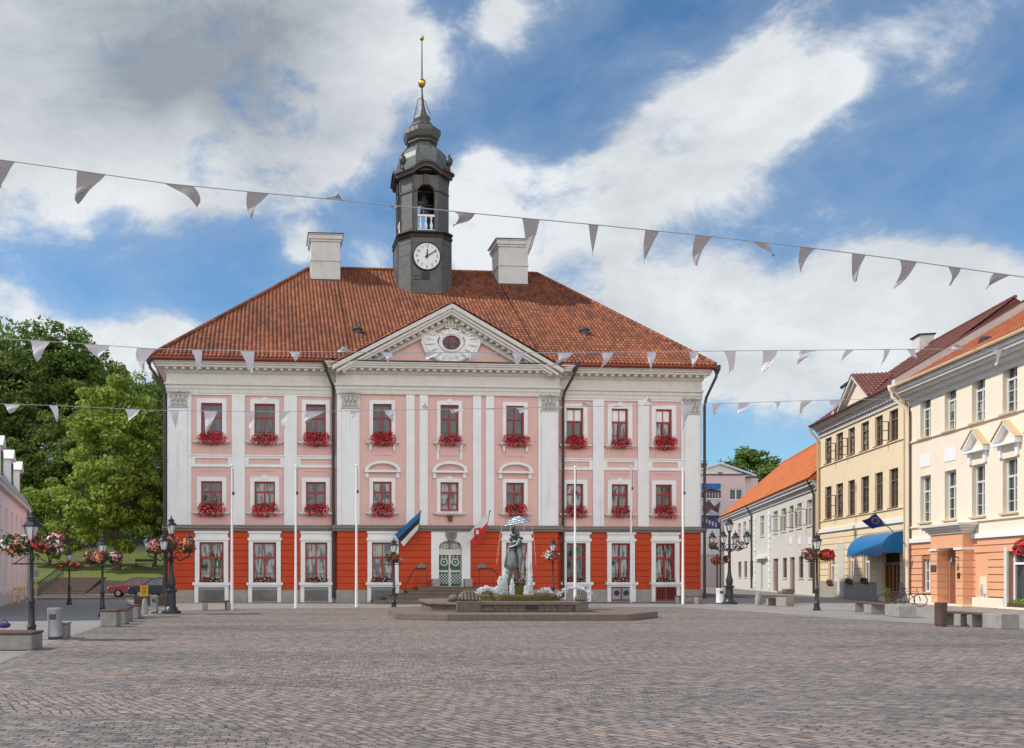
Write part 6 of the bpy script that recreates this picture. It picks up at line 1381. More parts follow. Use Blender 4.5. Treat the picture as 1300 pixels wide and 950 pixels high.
def car(label, loc, rz, col, name='parked_car'):
    t = thing(name, label, 'car', loc, rz, 'parked cars'); cm_ = plaster('car_paint_'+str(len(bpy.data.materials)), col, rough=.25, stain=.05, bump=0)
    prof = [(-2.1, .32), (-2.15, .55), (-2.05, .82), (-1.2, .93), (-.95, .95), (1.35, .95), (2.0, .88), (2.12, .6), (2.08, .32)]
    m = MB(); m.loft([[(x, y, z*(1 if abs(y) < .8 else .98)) for x, z in prof] for y in (-.84, -.8, .8, .84)]); m.build('body', cm_, t, bevel=.06, smooth=True)
    cab = [(-1.15, .93), (-.45, 1.42), (.1, 1.48), (.95, 1.42), (1.75, .93)]; m = MB(); m.loft([[(x, y*(1-.18*(z-.93)/.5), z) for x, z in cab] for y in (-.76, .76)]); cb_ = m.build('cabin_glass', M['glass'], t)
    m = MB(); m.loft([[(x*.97, y, z+.01) for x, z in cab[1:4]]+[(x*.97, y, z-.05) for x, z in cab[1:4]][::-1] for y in (-.64, .64)])
    for y in (-1, 1):
        for (xa, za), (xb, zb2) in (((-1.15, .93), (-.45, 1.42)), ((1.75, .93), (.95, 1.42))): m.tube([(xa, y*.77, za), (xb, y*.64, zb2)], .035, 6)
        m.tube([(.25, y*.77, .93), (.25, y*.64, 1.45)], .035, 6)
    m.build('roof', cm_, t)
    for x in (-1.35, 1.3):
        for y in (-.82, .82): m = MB(); m.torus((x, y, .32), .23, .09, 'y', 20, 8); wv = m.build('wheel', M['black'], t, smooth=True); m = MB(); m.lathe([(.01, -.05), (.2, -.05), (.2, .05), (.01, .05)], (0, 0, 0), 14); m.v = [(x+a, y+c, .32+b) for a, b, c in m.v]; m.build('rim', M['binmetal'], wv)
    for y in (-.6, .6):
        m = MB(); m.ball((-2.08, y, .68), .13, 8, 6, .5, 1.3, .7); m.build('headlight', M['lampglass'], t, smooth=True); m = MB(); m.ball((2.05, y, .75), .12, 8, 6, .4, 1.2, .8); m.build('tail_light', M['fl_red'], t, smooth=True)
    m = MB(); m.box(-2.17, -2.12, -.26, .26, .4, .52); m.build('number_plate', M['paintwhite'], t)
p = at(176, 757, 64); car('faded red car parked behind the dark blue one', (p.x-.1, 64.2, 0), .15, (.35, .06, .07)); p = at(191, 757, 60.5); car('dark blue car parked beside the town hall corner', (p.x+.6, 60.9, 0), .12, (.012, .02, .045))
# round traffic sign, wooden post, park bench
def roundsign(): 
    p = G(45.5, 764); t = thing('round_sign', 'round blank backed traffic sign on a thin grey pole by the pink house', 'traffic sign', (p.x, p.y, 0)); k = p.y/F; m = MB(); m.tube([(0, 0, 0), (0, 0, (764-706)*k)], .035, 8); m.build('pole', M['binmetal'], t); m = MB(); m.lathe([(.01, -.02), (.23, -.02), (.23, .02), (.01, .02)], (0, 0, 0), 20); m.v = [(a, c-.05, b+(764-728)*k) for a, b, c in m.v]; m.build('disc', M['binmetal'], t)
    m = MB(); m.box(-.14, .14, -.07, -.05, (764-747)*k, (764-742)*k); m.build('yellow_plate', plaster('yellow_plate', (.75, .5, .03)), t)
roundsign()
p = gnd(181, 82); t = thing('park_bench', 'brown bench standing on the lawn behind the cars', 'bench', (p.x-.8, 82, p.z+.1)); m = MB(); m.box(0, 1.9, 0, .4, .42, .47); m.build('seat', M['wood'], t); m = MB(); m.box(0, 1.9, .42, .46, .6, .85); m.build('backrest', M['wood'], t)
for x in (.1, 1.7): m = MB(); m.box(x, x+.08, 0, .45, 0, .42); m.build('leg', M['darkmetal'], t)
t = thing('timber_chairs', 'pale folded wooden cafe chair leaning at the foot of the pink house', 'chair', (G(14, 768).x, G(14, 768).y, 0)); m = MB()
for x in (0, .45): m.tube([(x, 0, 0), (x+.05, .3, 1.0)], .025, 6); m.tube([(x, .4, 0), (x, .05, .5)], .025, 6)
m.build('frame', M['tan'], t); m = MB(); m.box(0, .48, 0, .4, .45, .48); m.build('seat', M['tan'], t); m = MB(); m.box(.02, .5, .24, .27, .75, .95); m.build('backrest', M['tan'], t)
for x_, lb in ((24, 'second pale wooden cafe chair right of the folded one'),): dup(t, (G(24, 767).x, G(24, 767).y, 0), .8, lb)
# ---- bicycles
def bike(label, loc, rz, col):
    t = thing('bicycle', label, 'bicycle', loc, rz, 'bicycles leaning by the shop door'); R_ = .34
    for x in (-.52, .52):
        m = MB(); m.torus((x, 0, R_), R_-.02, .02, 'y', 30, 6); wv = m.build('wheel', M['black'], t, smooth=True); m = MB()
        for i in range(12): a = 2*pi*i/12; m.tube([(x, 0, R_), (x+(R_-.03)*cos(a), 0, R_+(R_-.03)*sin(a))], .003, 4)
        m.tube([(x, -.05, R_), (x, .05, R_)], .02, 8); m.build('spokes', M['binmetal'], wv)
    m = MB(); A, B_, C_, D = (-.52, 0, R_), (-.08, 0, .30), (-.22, 0, .78), (.36, 0, .80)
    for a, b_ in ((A, B_), (A, C_), (B_, C_), (C_, D), (B_, (.38, 0, .66)), ((.34, 0, .9), (.52, 0, R_)), (C_, (-.25, 0, .88))): m.tube([a, b_], .017, 8)
    m.build('frame', plaster('bike_paint_'+label[:4], col, rough=.35, stain=0, bump=0), t, smooth=True)
    m = MB(); m.ball((-.27, 0, .92), .1, 10, 6, 1.4, .7, .35); m.build('saddle', M['black'], t, smooth=True); m = MB(); m.tube([(.28, -.27, .98), (.36, -.1, 1.0), (.34, 0, .98), (.36, .1, 1.0), (.28, .27, .98)], .014, 6); m.tube([(.34, 0, .9), (.34, 0, .99)], .014, 6); m.build('handlebar', M['darkmetal'], t, smooth=True)
    m = MB(); m.torus((-.08, -.04, .30), .09, .01, 'y', 18, 5); m.tube([(-.08, -.06, .3), (.02, -.08, .18)], .012, 5); m.box(.0, .1, -.13, -.05, .165, .19); m.build('crank', M['darkmetal'], t)
p = G(1137, 770.5); bike('dark bicycle leaning before the shop door under the blue awning', (p.x, p.y, 0), -.8, (.05, .01, .012)); p = G(1150, 770); bike('slim bicycle standing against the pale downpipe', (p.x+.2, p.y, 0), -1.05, (.03, .03, .03))
t = thing('entrance_plant', 'small green potted plant beside the varnished shop door', 'potted plant', (G(1126, 768).x+.2, G(1126, 768).y+.4, 0)); m = MB(); m.lathe([(.12, 0), (.16, .28), (.17, .3)], (0, 0, 0), 12); m.build('pot', M['rust'], t); m = MB(); leaves(m, (0, 0, .62), .22, .22, .38, 220, .05, .2, .2); m.build('foliage', M['leaf_mid'], t)
wo = Vector((WF.o.x, WF.o.y, 0)); X3 = Vector((WF.x.x, WF.x.y, 0)); Y3 = Vector((WF.y.x, WF.y.y, 0))
t = thing('window_planter', 'low trough of yellow green flowers under the shop window at the right edge', 'planter', wo+X3*((S0+S1)/2)-Y3*.18+Vector((0, 0, szz0-.02+.004)), WF.a) if 0 else None
a_ = WF.U(z6(1176, 0)[0], -.15); t = thing('window_planter', 'low trough of yellow green flowers under the shop window at the right edge', 'planter', wo+X3*(a_+1.1)-Y3*.16+Vector((0, 0, wq(WF, *z6(1200, 735))[1]-.018)), WF.a)
m = MB(); m.box(-1.1, 1.1, -.12, .12, 0, .18); m.build('trough', M['rust'], t); m = MB(); leaves(m, (0, -.02, .24), 1.1, .2, .2, 500, .05, .1, .2); m.build('foliage', M['leaf_bright'], t)
# window boxes of the yellow house
yo = Vector((YF.o.x, YF.o.y, 0)); YX = Vector((YF.x.x, YF.x.y, 0)); YY = Vector((YF.y.x, YF.y.y, 0))
t0 = None
for i, (h, lb) in enumerate(zip(hl, ('first', 'second', 'third'))):
    loc = yo+YX*((h[0]+h[1])/2)-YY*.14+Vector((0, 0, h[2]-.0)); lab = 'dark red flower box under the %s ground floor window of the yellow house' % lb
    if t0 is None:
        t0 = thing('window_box', lab, 'flower box', loc, YF.a, 'flower boxes of the yellow house'); m = MB(); m.box(-.45, .45, -.1, .08, .002, .17); m.build('planter', M['wood'], t0); m = MB(); leaves(m, (0, -.03, .2), .48, .16, .14, 150, .045, .1, .2); m.build('foliage', M['leaf_box'], t0); m = MB(); flower(m, (0, -.04, .22), .46, .16, .13, 60, .04); m.build('blossoms', M['fl_dark'], t0)
    else: dup(t0, loc, YF.a, lab)
# ================================================================= FLAGPOLES AND FLAGS
for px, pb, pt, lb in ((294.5, 775, 592, 'white flagpole behind the bench, leftmost of the row'), (375.5, 773, 593, 'white flagpole between the second and third ground floor windows'), (452.5, 772, 592, 'white flagpole left of the black lantern post at the steps'), (730, 771, 594, 'white flagpole rising behind the right end of the fountain'), (801, 765.5, 593, 'white flagpole before the second window from the right'), (867, 768, 597, 'white flagpole at the right end of the town hall')):
    p = G(px, pb); k = p.y/F; h = (pb-pt)*k; t = thing('flagpole', lb, 'flagpole', (p.x, p.y, 0), 0, 'white flagpoles before the town hall'); m = MB(); m.tube([(0, 0, 0), (0, 0, h*.5), (0, 0, h)], .075, 12, .035); m.build('pole', M['paintwhite'], t, smooth=True); m = MB(); m.lathe([(.17, 0), (.17, .04), (.1, .07)], (0, 0, 0), 12); m.build('base', M['binmetal'], t); m = MB(); m.tube([(.06, -.02, h-.1), (.07, -.03, h-1.2)], .012, 5); m.box(.02, .12, -.06, .02, h-1.35, h-1.2); m.build('halyard', M['darkmetal'], t); m = MB(); m.ball((0, 0, h+.04), .07, 10, 6); m.build('finial', M['paintwhite'], t)
def z_4(x, y): return 420+x/4.317, 580+y/4.317
def flagthing(name, label, pole, corners, Y, mats, bands, lab2=None, wave=.12, n=18):
    """pole: two px points; corners: hoist top, hoist bottom, fly bottom, fly top (px)"""
    A, B = at(*pole[0], Y), at(*pole[1], Y); t = thing(name, label, 'flag', A); m = MB(); m.tube([(0, 0, 0), tuple(B-A)], .025, 8); m.ball(tuple(B-A), .05, 8, 5); m.build('pole', M['wood'], t)
    q = [at(*c, Y-.08)-A for c in corners]
    nb = len(bands)
    for k, (mt, f0, f1) in enumerate(bands):
        mb = MB(); g = []
        for i in range(n+1):
            u = i/n; row = []
            for j in range(4):
                v = f0+(f1-f0)*j/3; pt = (q[0]*(1-v)+q[1]*v)*(1-u)+(q[3]*(1-v)+q[2]*v)*u; pt = pt+Vector((0, wave*sin(u*8+v*2)*u-.05*u, .03*sin(u*6)*u)); row.append(pt)
            g.append(row)
        for i in range(n):
            for j in range(3): mb.quad(g[i][j], g[i+1][j], g[i+1][j+1], g[i][j+1])
        mb.build('cloth_stripe', mats[mt], t, smooth=True)
    return t
fm = {'b': clothmat('flag_blue', (.02, .16, .42)), 'k': clothmat('flag_black', (.02, .02, .022)), 'w': clothmat('flag_white', (.75, .75, .76)), 'r': clothmat('flag_red', (.65, .03, .02)), 'n': clothmat('flag_navy', (.012, .02, .16)), 'y': clothmat('flag_yellow', (.8, .6, .05))}
flagthing('national_flag', 'blue black and white striped flag hung left of the entrance', [z_4(470, 468), z_4(492, 298)], [z_4(491, 300), z_4(478, 400), z_4(398, 490), z_4(350, 425)], 50.6, fm, [('b', 0, .34), ('k', .34, .66), ('w', .66, 1)])
flagthing('city_flag', 'white and red flag with small red emblem hung right of the entrance', [z_4(838, 466), z_4(872, 298)], [z_4(870, 300), z_4(850, 415), z_4(780, 490), z_4(738, 432)], 50.6, fm, [('w', 0, .52), ('r', .52, 1)])
t_ = bpy.data.objects.get('city_flag'); m = MB(); c = at(*z_4(803, 415), 50.42)-t_.location
m.loft([[(c.x-.18, c.y+k, c.z+.22), (c.x+.2, c.y+k, c.z+.3), (c.x+.2, c.y+k, c.z-.1), (c.x, c.y+k, c.z-.3), (c.x-.18, c.y+k, c.z-.15)] for k in (0, -.012)]); m.build('emblem', fm['r'], t_); m = MB(); m.box(c.x-.08, c.x+.08, c.y-.03, c.y-.013, c.z-.1, c.z+.14); m.build('emblem_tower', fm['w'], t_)
Yq = 52.6
tf = flagthing('union_flag', 'dark blue flag with a ring of yellow stars on a slanted pole over the awning', [z6(615, 408), z6(436, 226)], [z6(437, 226), z6(492, 290), z6(412, 310), z6(370, 262)], Yq-1.6, fm, [('n', 0, 1)], wave=.2)
m = MB(); c = at(*z6(428, 265), Yq-1.75)-tf.location
for i in range(12): a = 2*pi*i/12; m.ball((c.x+.2*cos(a), c.y-.16, c.z+.17*sin(a)), .022, 6, 4, 1, .3, 1)
m.build('stars', fm['y'], tf)
# ================================================================= FOUNTAIN
FC = Vector((7.55, 35.6, 0)); FT = thing('fountain', 'grey stone fountain basin on a low polygonal step with mossy rim', 'fountain', FC)
plat = [(2.41, 32.2), (4.2, 31.2), (10.7, 31.15), (12.65, 33.5), (12.6, 37.6), (10.6, 40), (5, 40), (2.5, 38)]
m = MB(); m.prismz([(x-FC.x, y-FC.y) for x, y in plat], 0, .235); m.build('platform', M['fstone2'], FT, bevel=.02)
m = MB(); yb = 33.3
bas = [(4.75, 33.1), (10.0, 32.85), (10.2, 38.2), (4.9, 38.4)]
bp = [(560, 0), (740, 0)]; x0b, x1b = (548-CX)/F*33.6, (744-CX)/F*33.6
bx0, bx1 = x0b-FC.x, x1b-FC.x; by0, by1 = 33.0-FC.y, 38.2-FC.y; zr = H-(762.5-YH)/F*33.0
m.prismz([(bx0, by0+.9), (bx0+.9, by0), (bx1-.5, by0), (bx1, by0+.6), (bx1, by1-.8), (bx1-.8, by1), (bx0+.8, by1), (bx0, by1-.8)], .235, zr-.18); o = m.build('basin_wall', M['fstone'], FT, bevel=.015)
m = MB()
for r in range(3):                                       # masonry joints shown as real stones on the face
    z0 = .25+r*.13; k = 0; x = bx0+.95
    while x < bx1-.7:
        w = random.uniform(.32, .6); 
        if not (x < bx0+1.9 or x+w > bx1-.5): m.box(x+.01, x+w-.01, by0-.035+random.uniform(-.006, .006), by0+.02, z0+.008, z0+.122)
        x += w
m.build('ashlar_stones', M['fstone'], o, bevel=.008)
m = MB(); m.prismz([(bx0-.12, by0+.8), (bx0+.85, by0-.13), (bx1-.4, by0-.13), (bx1+.12, by0+.5), (bx1+.12, by1-.7), (bx1-.7, by1+.12), (bx0+.7, by1+.12), (bx0-.12, by1-.7)], zr-.17, zr-.06); m.build('coping', M['fstone2'], FT, bevel=.015)
rx0, rx1 = (600-CX)/F*33.6-FC.x, (727-CX)/F*33.6-FC.x; cxm = (rx0+rx1)/2; rr_ = (rx1-rx0)/2
m = MB(); m.lathe([(rr_, zr-.08), (rr_+.05, zr+.12), (rr_, zr+.20), (rr_-.22, zr+.20), (rr_-.22, zr-.02)], (cxm, .15, 0), 40, 1, .86)
random.seed(3)
m.v = [(x+random.gauss(0, .012), y+random.gauss(0, .012), z+random.gauss(0, .012)) for x, y, z in m.v]; m.build('mossy_rim', M['moss'], FT)
m = MB(); m.lathe([(.01, zr+.02), (rr_-.2, zr+.02)], (cxm, .15, 0), 40, 1, .86); m.build('basin_water', M['pool'], FT)
m = MB(); m.box(cxm-.05, cxm+.45, by0-.06, by0-.02, .32, .55); m.build('spout_grate', M['black'], FT)
for x, s in ((bx0+1.35, 1.0), (bx1-.35, .55)):
    m = MB(); m.box(x-.5*s, x+.42*s, by0-.2*s, by0+.6*s, .236, zr-.02); pr_ = m.build('corner_pier', M['fstone'], FT, bevel=.03)
    m = MB(); m.ball((x-.02, by0+.22, zr-.0), .40*s, 14, 10, 1, .8, .95)          # shell backed fish head
    for j in range(-3, 4): m.tube([(x+j*.14*s, by0-.12*s, zr+.02), (x+j*.12*s, by0+.05, zr+.38*s-.03*j*j*s), (x+j*.05*s, by0+.45, zr+.30*s)], .05*s, 6, .03*s)
    if s == 1.0: m.ball((x-.55, by0+.2, zr+.08), .17, 10, 8, 1.2, .9, .9); m.ball((x-.72, by0+.18, zr+.02), .08, 8, 6)
    m.build('carved_fish', M['fstone'] if s < 1 else M['fstone'], pr_, smooth=True)
m = MB(); m.lathe([(.62, zr-.02), (.55, zr+.12), (.40, zr+.2), (.36, zr+.55), (.42, zr+.6), (.42, zr+.66), (.3, zr+.7)], (0, 0, 0), 12); px_s = (654.5-CX)/F*FC.y-FC.x
m.v = [(x+px_s+random.gauss(0, .02), y+random.gauss(0, .02), z) for x, y, z in m.v]; m.build('pedestal', M['moss'], FT)
# ---- bronze couple under an umbrella
def skinmesh(joints, edges, sub=2):
    names = list(joints); me = bpy.data.meshes.new('tmp'); me.from_pydata([Vector(joints[n][:3])*1.17 for n in names], [(names.index(a), names.index(b)) for a, b in edges], [])
    o = bpy.data.objects.new('tmp', me); COL.objects.link(o); sk = o.modifiers.new('s', 'SKIN'); me.skin_vertices.new() if not me.skin_vertices else None
    for i, n in enumerate(names):
        r = joints[n][3]*1.22; me.skin_vertices[0].data[i].radius = (r, joints[n][4]*1.22 if len(joints[n]) > 4 else r); me.skin_vertices[0].data[i].use_root = (i == 0)
    o.modifiers.new('u', 'SUBSURF').levels = sub; dg = bpy.context.evaluated_depsgraph_get(); nm = bpy.data.meshes.new_from_object(o.evaluated_get(dg)); bpy.data.objects.remove(o); return nm
zs0 = zr+.68; SK = (FC.x+px_s, FC.y, zs0); ST_ = thing('kissing_couple_statue', 'grey bronze statue of an embracing couple under a steel umbrella on the fountain', 'statue', SK)
def addmesh(me, name, mat, par): me.name = name; me.materials.clear(); me.materials.append(mat); me.polygons.foreach_set('use_smooth', [True]*len(me.polygons)); o = bpy.data.objects.new(name, me); COL.objects.link(o); o.parent = par; return o
E = [('pel', 'sp'), ('sp', 'ch'), ('ch', 'nk'), ('nk', 'hd'), ('hd', 'tp'), ('ch', 'sl'), ('sl', 'el'), ('el', 'wl'), ('wl', 'hl'), ('ch', 'sr'), ('sr', 'er'), ('er', 'wr'), ('wr', 'hr'), ('pel', 'tl'), ('tl', 'kl'), ('kl', 'al'), ('al', 'fl'), ('pel', 'tr'), ('tr', 'kr'), ('kr', 'ar'), ('ar', 'fr')]
man = {'pel': (.12, 0, .98, .15, .12), 'sp': (.12, 0, 1.15, .14, .11), 'ch': (.11, 0, 1.42, .18, .13), 'nk': (.09, 0, 1.58, .06), 'hd': (.05, -.02, 1.70, .095, .10), 'tp': (.05, -.02, 1.80, .07), 'sl': (.10, .20, 1.48, .075), 'el': (-.02, .30, 1.60, .055), 'wl': (-.05, .16, 1.85, .04), 'hl': (-.05, .12, 1.93, .045), 'sr': (.10, -.20, 1.48, .075), 'er': (-.02, -.30, 1.28, .055), 'wr': (-.2, -.22, 1.22, .04), 'hr': (-.28, -.12, 1.22, .042), 'tl': (.13, .1, .9, .10), 'kl': (.14, .12, .5, .07), 'al': (.16, .13, .09, .045), 'fl': (.04, .14, .03, .04), 'tr': (.13, -.1, .9, .10), 'kr': (.10, -.12, .5, .07), 'ar': (.16, -.13, .09, .045), 'fr': (.04, -.14, .03, .04)}
wom = {'pel': (-.14, 0, .95, .16, .13), 'sp': (-.13, 0, 1.1, .115, .1), 'ch': (-.10, 0, 1.33, .15, .12), 'nk': (-.08, 0, 1.49, .05), 'hd': (-.05, 0, 1.60, .09), 'tp': (-.07, 0, 1.69, .07), 'sl': (-.1, .17, 1.4, .06), 'el': (.08, .26, 1.45, .045), 'wl': (.2, .14, 1.55, .035), 'hl': (.22, .07, 1.58, .038), 'sr': (-.1, -.17, 1.4, .06), 'er': (.06, -.26, 1.42, .045), 'wr': (.2, -.16, 1.52, .035), 'hr': (.22, -.08, 1.55, .038), 'tl': (-.14, .09, .85, .11), 'kl': (-.12, .10, .46, .07), 'al': (-.18, .10, .09, .042), 'fl': (-.08, .11, .03, .038), 'tr': (-.14, -.09, .85, .11), 'kr': (-.18, -.10, .46, .07), 'ar': (-.22, -.10, .12, .042), 'fr': (-.12, -.11, .03, .038)}
K = 1.02
addmesh(skinmesh(man, E), 'man_figure', M['bronze'], ST_); addmesh(skinmesh(wom, E), 'woman_figure', M['bronze'], ST_)
m = MB(); m.lathe([(.25, .52), (.30, .68), (.25, .98), (.20, 1.22)], (-.16, 0, 0), 14, 1, 1.0); m.v = [(x+.03*sin(9*atan2(y, x+.14)), y+.02*cos(9*z*3), z) for x, y, z in m.v]; m.build('skirt', M['bronze'], ST_, smooth=True)
m = MB(); m.ball((-.10, 0, 1.91), .135, 12, 8, 1, 1.05, 1.05); m.ball((-.2, 0, 1.78), .08, 10, 6, .9, 1, 1.4); m.build('hair', M['bronze'], ST_, smooth=True)
for s_, z_, x_ in ((1, 1.61, .035), ): m = MB(); m.ball((-.02, 0, 1.92), .03, 8, 5); m.build('nose', M['bronze'], ST_)
uc = Vector((-.0, .05, 0)); m = MB(); m.tube([(-.05, .12, 1.35), (-.02, .05, 2.35)], .014, 8); m.build('umbrella_shaft', M['darkmetal'], ST_)
uz1 = H+(YH-656)/F*35.6-zs0; uz0 = H+(YH-665.5)/F*35.6-zs0; ur = 17.5/F*35.6
ribs = 8; m = MB(); g = []
for k in range(7):
    q = k/6; g.append([(ur*q*cos(2*pi*i/32)*(1-.06*abs(sin(4*2*pi*i/32))*q)+.08, ur*q*sin(2*pi*i/32)*(1-.06*abs(sin(4*2*pi*i/32))*q)+.05, uz1-(uz1-uz0)*q**1.9+.10*q*cos(2*pi*i/32)) for i in range(32)])
for k in range(6):
    for i in range(32): m.quad(g[k][i], g[k][(i+1) % 32], g[k+1][(i+1) % 32], g[k+1][i])
o = m.build('umbrella', M['steel'], ST_, smooth=True); so = o.modifiers.new('s', 'SOLIDIFY'); so.thickness = .015
m = MB()
for i in range(0, 32, 4): m.tube([g[k][i] for k in range(1, 7)], .012, 5)
m.tube([(0+.08, .05, uz1), (.08, .05, uz1+.12)], .015, 5); m.build('umbrella_ribs', M['darkmetal'], ST_)
# ---- water
m = MB(); wx = lambda px: (px-CX)/F*FC.y-FC.x
def jet(x, y, z0, h, r, n):
    for _ in range(n):
        q = random.random()**.75; rr = r*(.45+1.1*(1-q)+.5*random.random()**4)*sqrt(random.random()); a = random.uniform(0, 6.28); s = random.uniform(.008, .030); px_, py_ = x+rr*cos(a), y+rr*sin(a); zz = z0+h*q*random.uniform(.8, 1.08)
        m.ball((px_, py_, zz), s, 5, 4, 1, 1, random.uniform(1.0, 3.2))
random.seed(11)
for px, h, r, n, yy in ((632, .85, .09, 260, -.5), (639, 1.15, .08, 300, -.3), (627, .5, .12, 170, -.7), (645, .75, .07, 170, -.8), (660, .5, .05, 90, -1.0), (669, .95, .07, 220, -.5), (675, 1.4, .05, 130, .1), (671, 1.8, .03, 90, .3), (604, .25, .2, 120, -.3)): jet(wx(px), yy, zr+.02, h, r*1.25, int(n*1.5))
def arc(xa, xb, h, y0, y1, r=.03, n=90):
    for i in range(n):
        t = random.random(); s = random.uniform(.012, .028); m.ball((xa+(xb-xa)*t+random.gauss(0, r), y0+(y1-y0)*t+random.gauss(0, r), zr+.05+4*h*t*(1-t)+(.2)*(1-t)+random.gauss(0, r)), s, 5, 4, 2.2, 1, 1)
arc(wx(596), wx(632), .28, -1.6, -.6, .04, 240); arc(wx(612), wx(634), .3, .4, .0, .04, 120); arc(wx(735), wx(700), .32, -1.6, -.6, .035, 200); arc(wx(690), wx(712), .2, .8, .5, .05, 80)
w_ = m.build('fountain_water', M['water'], FT, smooth=True); w_['kind'] = 'stuff'; w_['label'] = 'white foaming water jets'
m = MB(); uo = Vector((px_s+.08, .05, zs0+uz0))
for i in range(8):                                        # thin threads running off the umbrella rim
    a = 2*pi*i/8+.2; pts = []; v = random.uniform(.35, .75)
    for k in range(12): t = k/11*.62; pts.append((uo.x+cos(a)*(ur+v*t), uo.y+sin(a)*(ur+v*t), max(zr+.05, uo.z-4.9*t*t-.0+ (.35*t))))
    m.tube(pts, .0035, 4)
w2 = m.build('water_threads', M['water'], FT); w2['kind'] = 'stuff'
# ================================================================= BUNTING
random.seed(21)
def bunting(label, Yd, rope, flags):
    A = at(*rope[0], Yd); t = thing('bunting', label, 'bunting', A, 0, 'pennant strings over the square')
    def P(px, py, dy=0): return at(px, py, Yd+dy)-A
    def rp_(px):
        for (xa, ya), (xb, yb_) in zip(rope, rope[1:]):
            if xa <= px <= xb: return ya+(yb_-ya)*(px-xa)/(xb-xa)
        return rope[-1][1]
    pts = []
    for (xa, ya), (xb, yb_) in zip(rope, rope[1:]):
        for i in range(8): pts.append(P(xa+(xb-xa)*i/8, ya+(yb_-ya)*i/8))
    pts.append(P(*rope[-1])); m = MB(); m.tube(pts, .010, 5); m.build('rope', M['black'] if 0 else M['greypanel'], t)
    for a, b_, tx, ty in flags:
        pa, pb = P(a, rp_(a)+.4), P(b_, rp_(b_)+.4); tp = P(tx, ty); n = 9; m = MB(); g = []; bend = random.uniform(-.22, .22); ph = random.uniform(0, 6.28); tw_ = random.uniform(-.5, .5)
        w = (pb-pa).length
        for i in range(n+1):
            u = i/n; row = []
            ctr = (pa+pb)/2*(1-u)+tp*u+Vector((bend*w*sin(pi*u), 0, 0)); hw_ = (pb-pa)/2*(1-u)**.9
            hw2 = Vector((hw_.x*cos(tw_*u*2), hw_.length*sin(tw_*u*2), hw_.z))
            for j in range(5):
                v = j/4*2-1; q = ctr+hw2*v+Vector((0, .12*w*sin(u*5+ph+v*1.5)*u*1.5, 0)); row.append(q)
            g.append(row)
        for i in range(n):
            for j in range(4): m.quad(g[i][j], g[i][j+1], g[i+1][j+1], g[i+1][j])
        m.build('pennant', M['pennant' if Yd < 20 else 'pennant_skylit'], t, smooth=True)
bunting('nearest and highest pennant string crossing the sky before the tower', 16.5, [(-60, 194), (0, 203), (100, 217), (210, 233), (320, 244), (420, 253), (500, 261), (600, 271), (663, 277), (750, 285), (890, 299), (1015, 313), (1130, 328), (1300, 352), (1400, 368)],
 [(-12, 19, 2, 240), (98, 134, 97, 257), (209, 246, 250, 262), (314, 341, 319, 278), (412, 434, 430, 247), (496, 506, 502, 267), (577, 603, 575, 287), (663, 685, 670, 326), (747, 760, 752, 326), (819, 837, 817, 335), (883, 904, 884, 338), (955, 972, 983, 325), (1016, 1034, 1016, 346), (1082, 1099, 1086, 358), (1142, 1164, 1134, 367), (1204, 1220, 1206, 363), (1262, 1282, 1253, 367), (1330, 1350, 1338, 395)])
bunting('middle pennant string passing in front of the red roof and pediment', 25, [(-60, 428), (39, 432), (110, 437), (195, 443), (320, 446), (480, 447.5), (640, 448), (770, 447.5), (890, 446), (1010, 445), (1150, 443.5), (1290, 444), (1400, 446)],
 [(39, 64, 47, 459), (107, 140, 127, 456), (174, 198, 183, 471), (243, 256, 249, 473), (305, 323, 320, 475), (367, 381, 375, 459), (428, 452, 438, 441), (483, 498, 491, 460), (541, 560, 543, 458), (598, 616, 592, 459), (650, 665, 654, 469), (708, 728, 699, 466), (764, 779, 760, 470), (821, 833, 826, 471), (874, 886, 879, 466), (919, 934, 927, 479), (968, 987, 965, 477), (1017, 1037, 1012, 464), (1074, 1084, 1067, 462), (1122, 1130, 1117, 466), (1151, 1162, 1164, 456), (1206, 1222, 1212, 437), (1260, 1272, 1264, 464)])
bunting('lower pennant string crossing the top floor windows of the town hall', 33, [(-60, 510), (5, 513), (70, 515), (195, 521), (350, 523), (560, 520), (700, 517), (820, 515), (900, 513), (1000, 509.5), (1072, 507.5), (1180, 507)],
 [(5, 26, 12, 525), (62, 73, 72, 536), (100, 126, 112, 516), (159, 178, 161, 538), (215, 227, 223, 544), (259, 276, 261, 551), (309, 322, 316, 547), (355, 368, 362, 546), (388, 412, 387, 537), (444, 457, 446, 531), (488, 502, 499, 535), (534, 547, 540, 511), (570, 590, 572, 526), (610, 630, 620, 520), (655, 673, 660, 525), (703, 714, 713, 520), (735, 753, 740, 510), (779, 792, 785, 517), (818, 834, 822, 504), (863, 881, 867, 546), (904, 916, 908, 527), (937, 952, 936, 525), (984, 991, 986, 520), (1017, 1031, 1017, 528), (1053, 1071, 1057, 526)])
for a, b_, Yw, lb in (((-60, 545), (214, 587), 46, 'thin overhead wire meeting the town hall left corner'),):
    A = at(*a, Yw); B_ = at(*b_, 50.4); m = MB(); pts = [A.lerp(B_, i/10)-Vector((0, 0, .5*4*(i/10)*(1-i/10))) for i in range(11)]; m.tube(pts, .015, 5); tag(m.build('overhead_wire', M['darkmetal']), lb, 'wire')
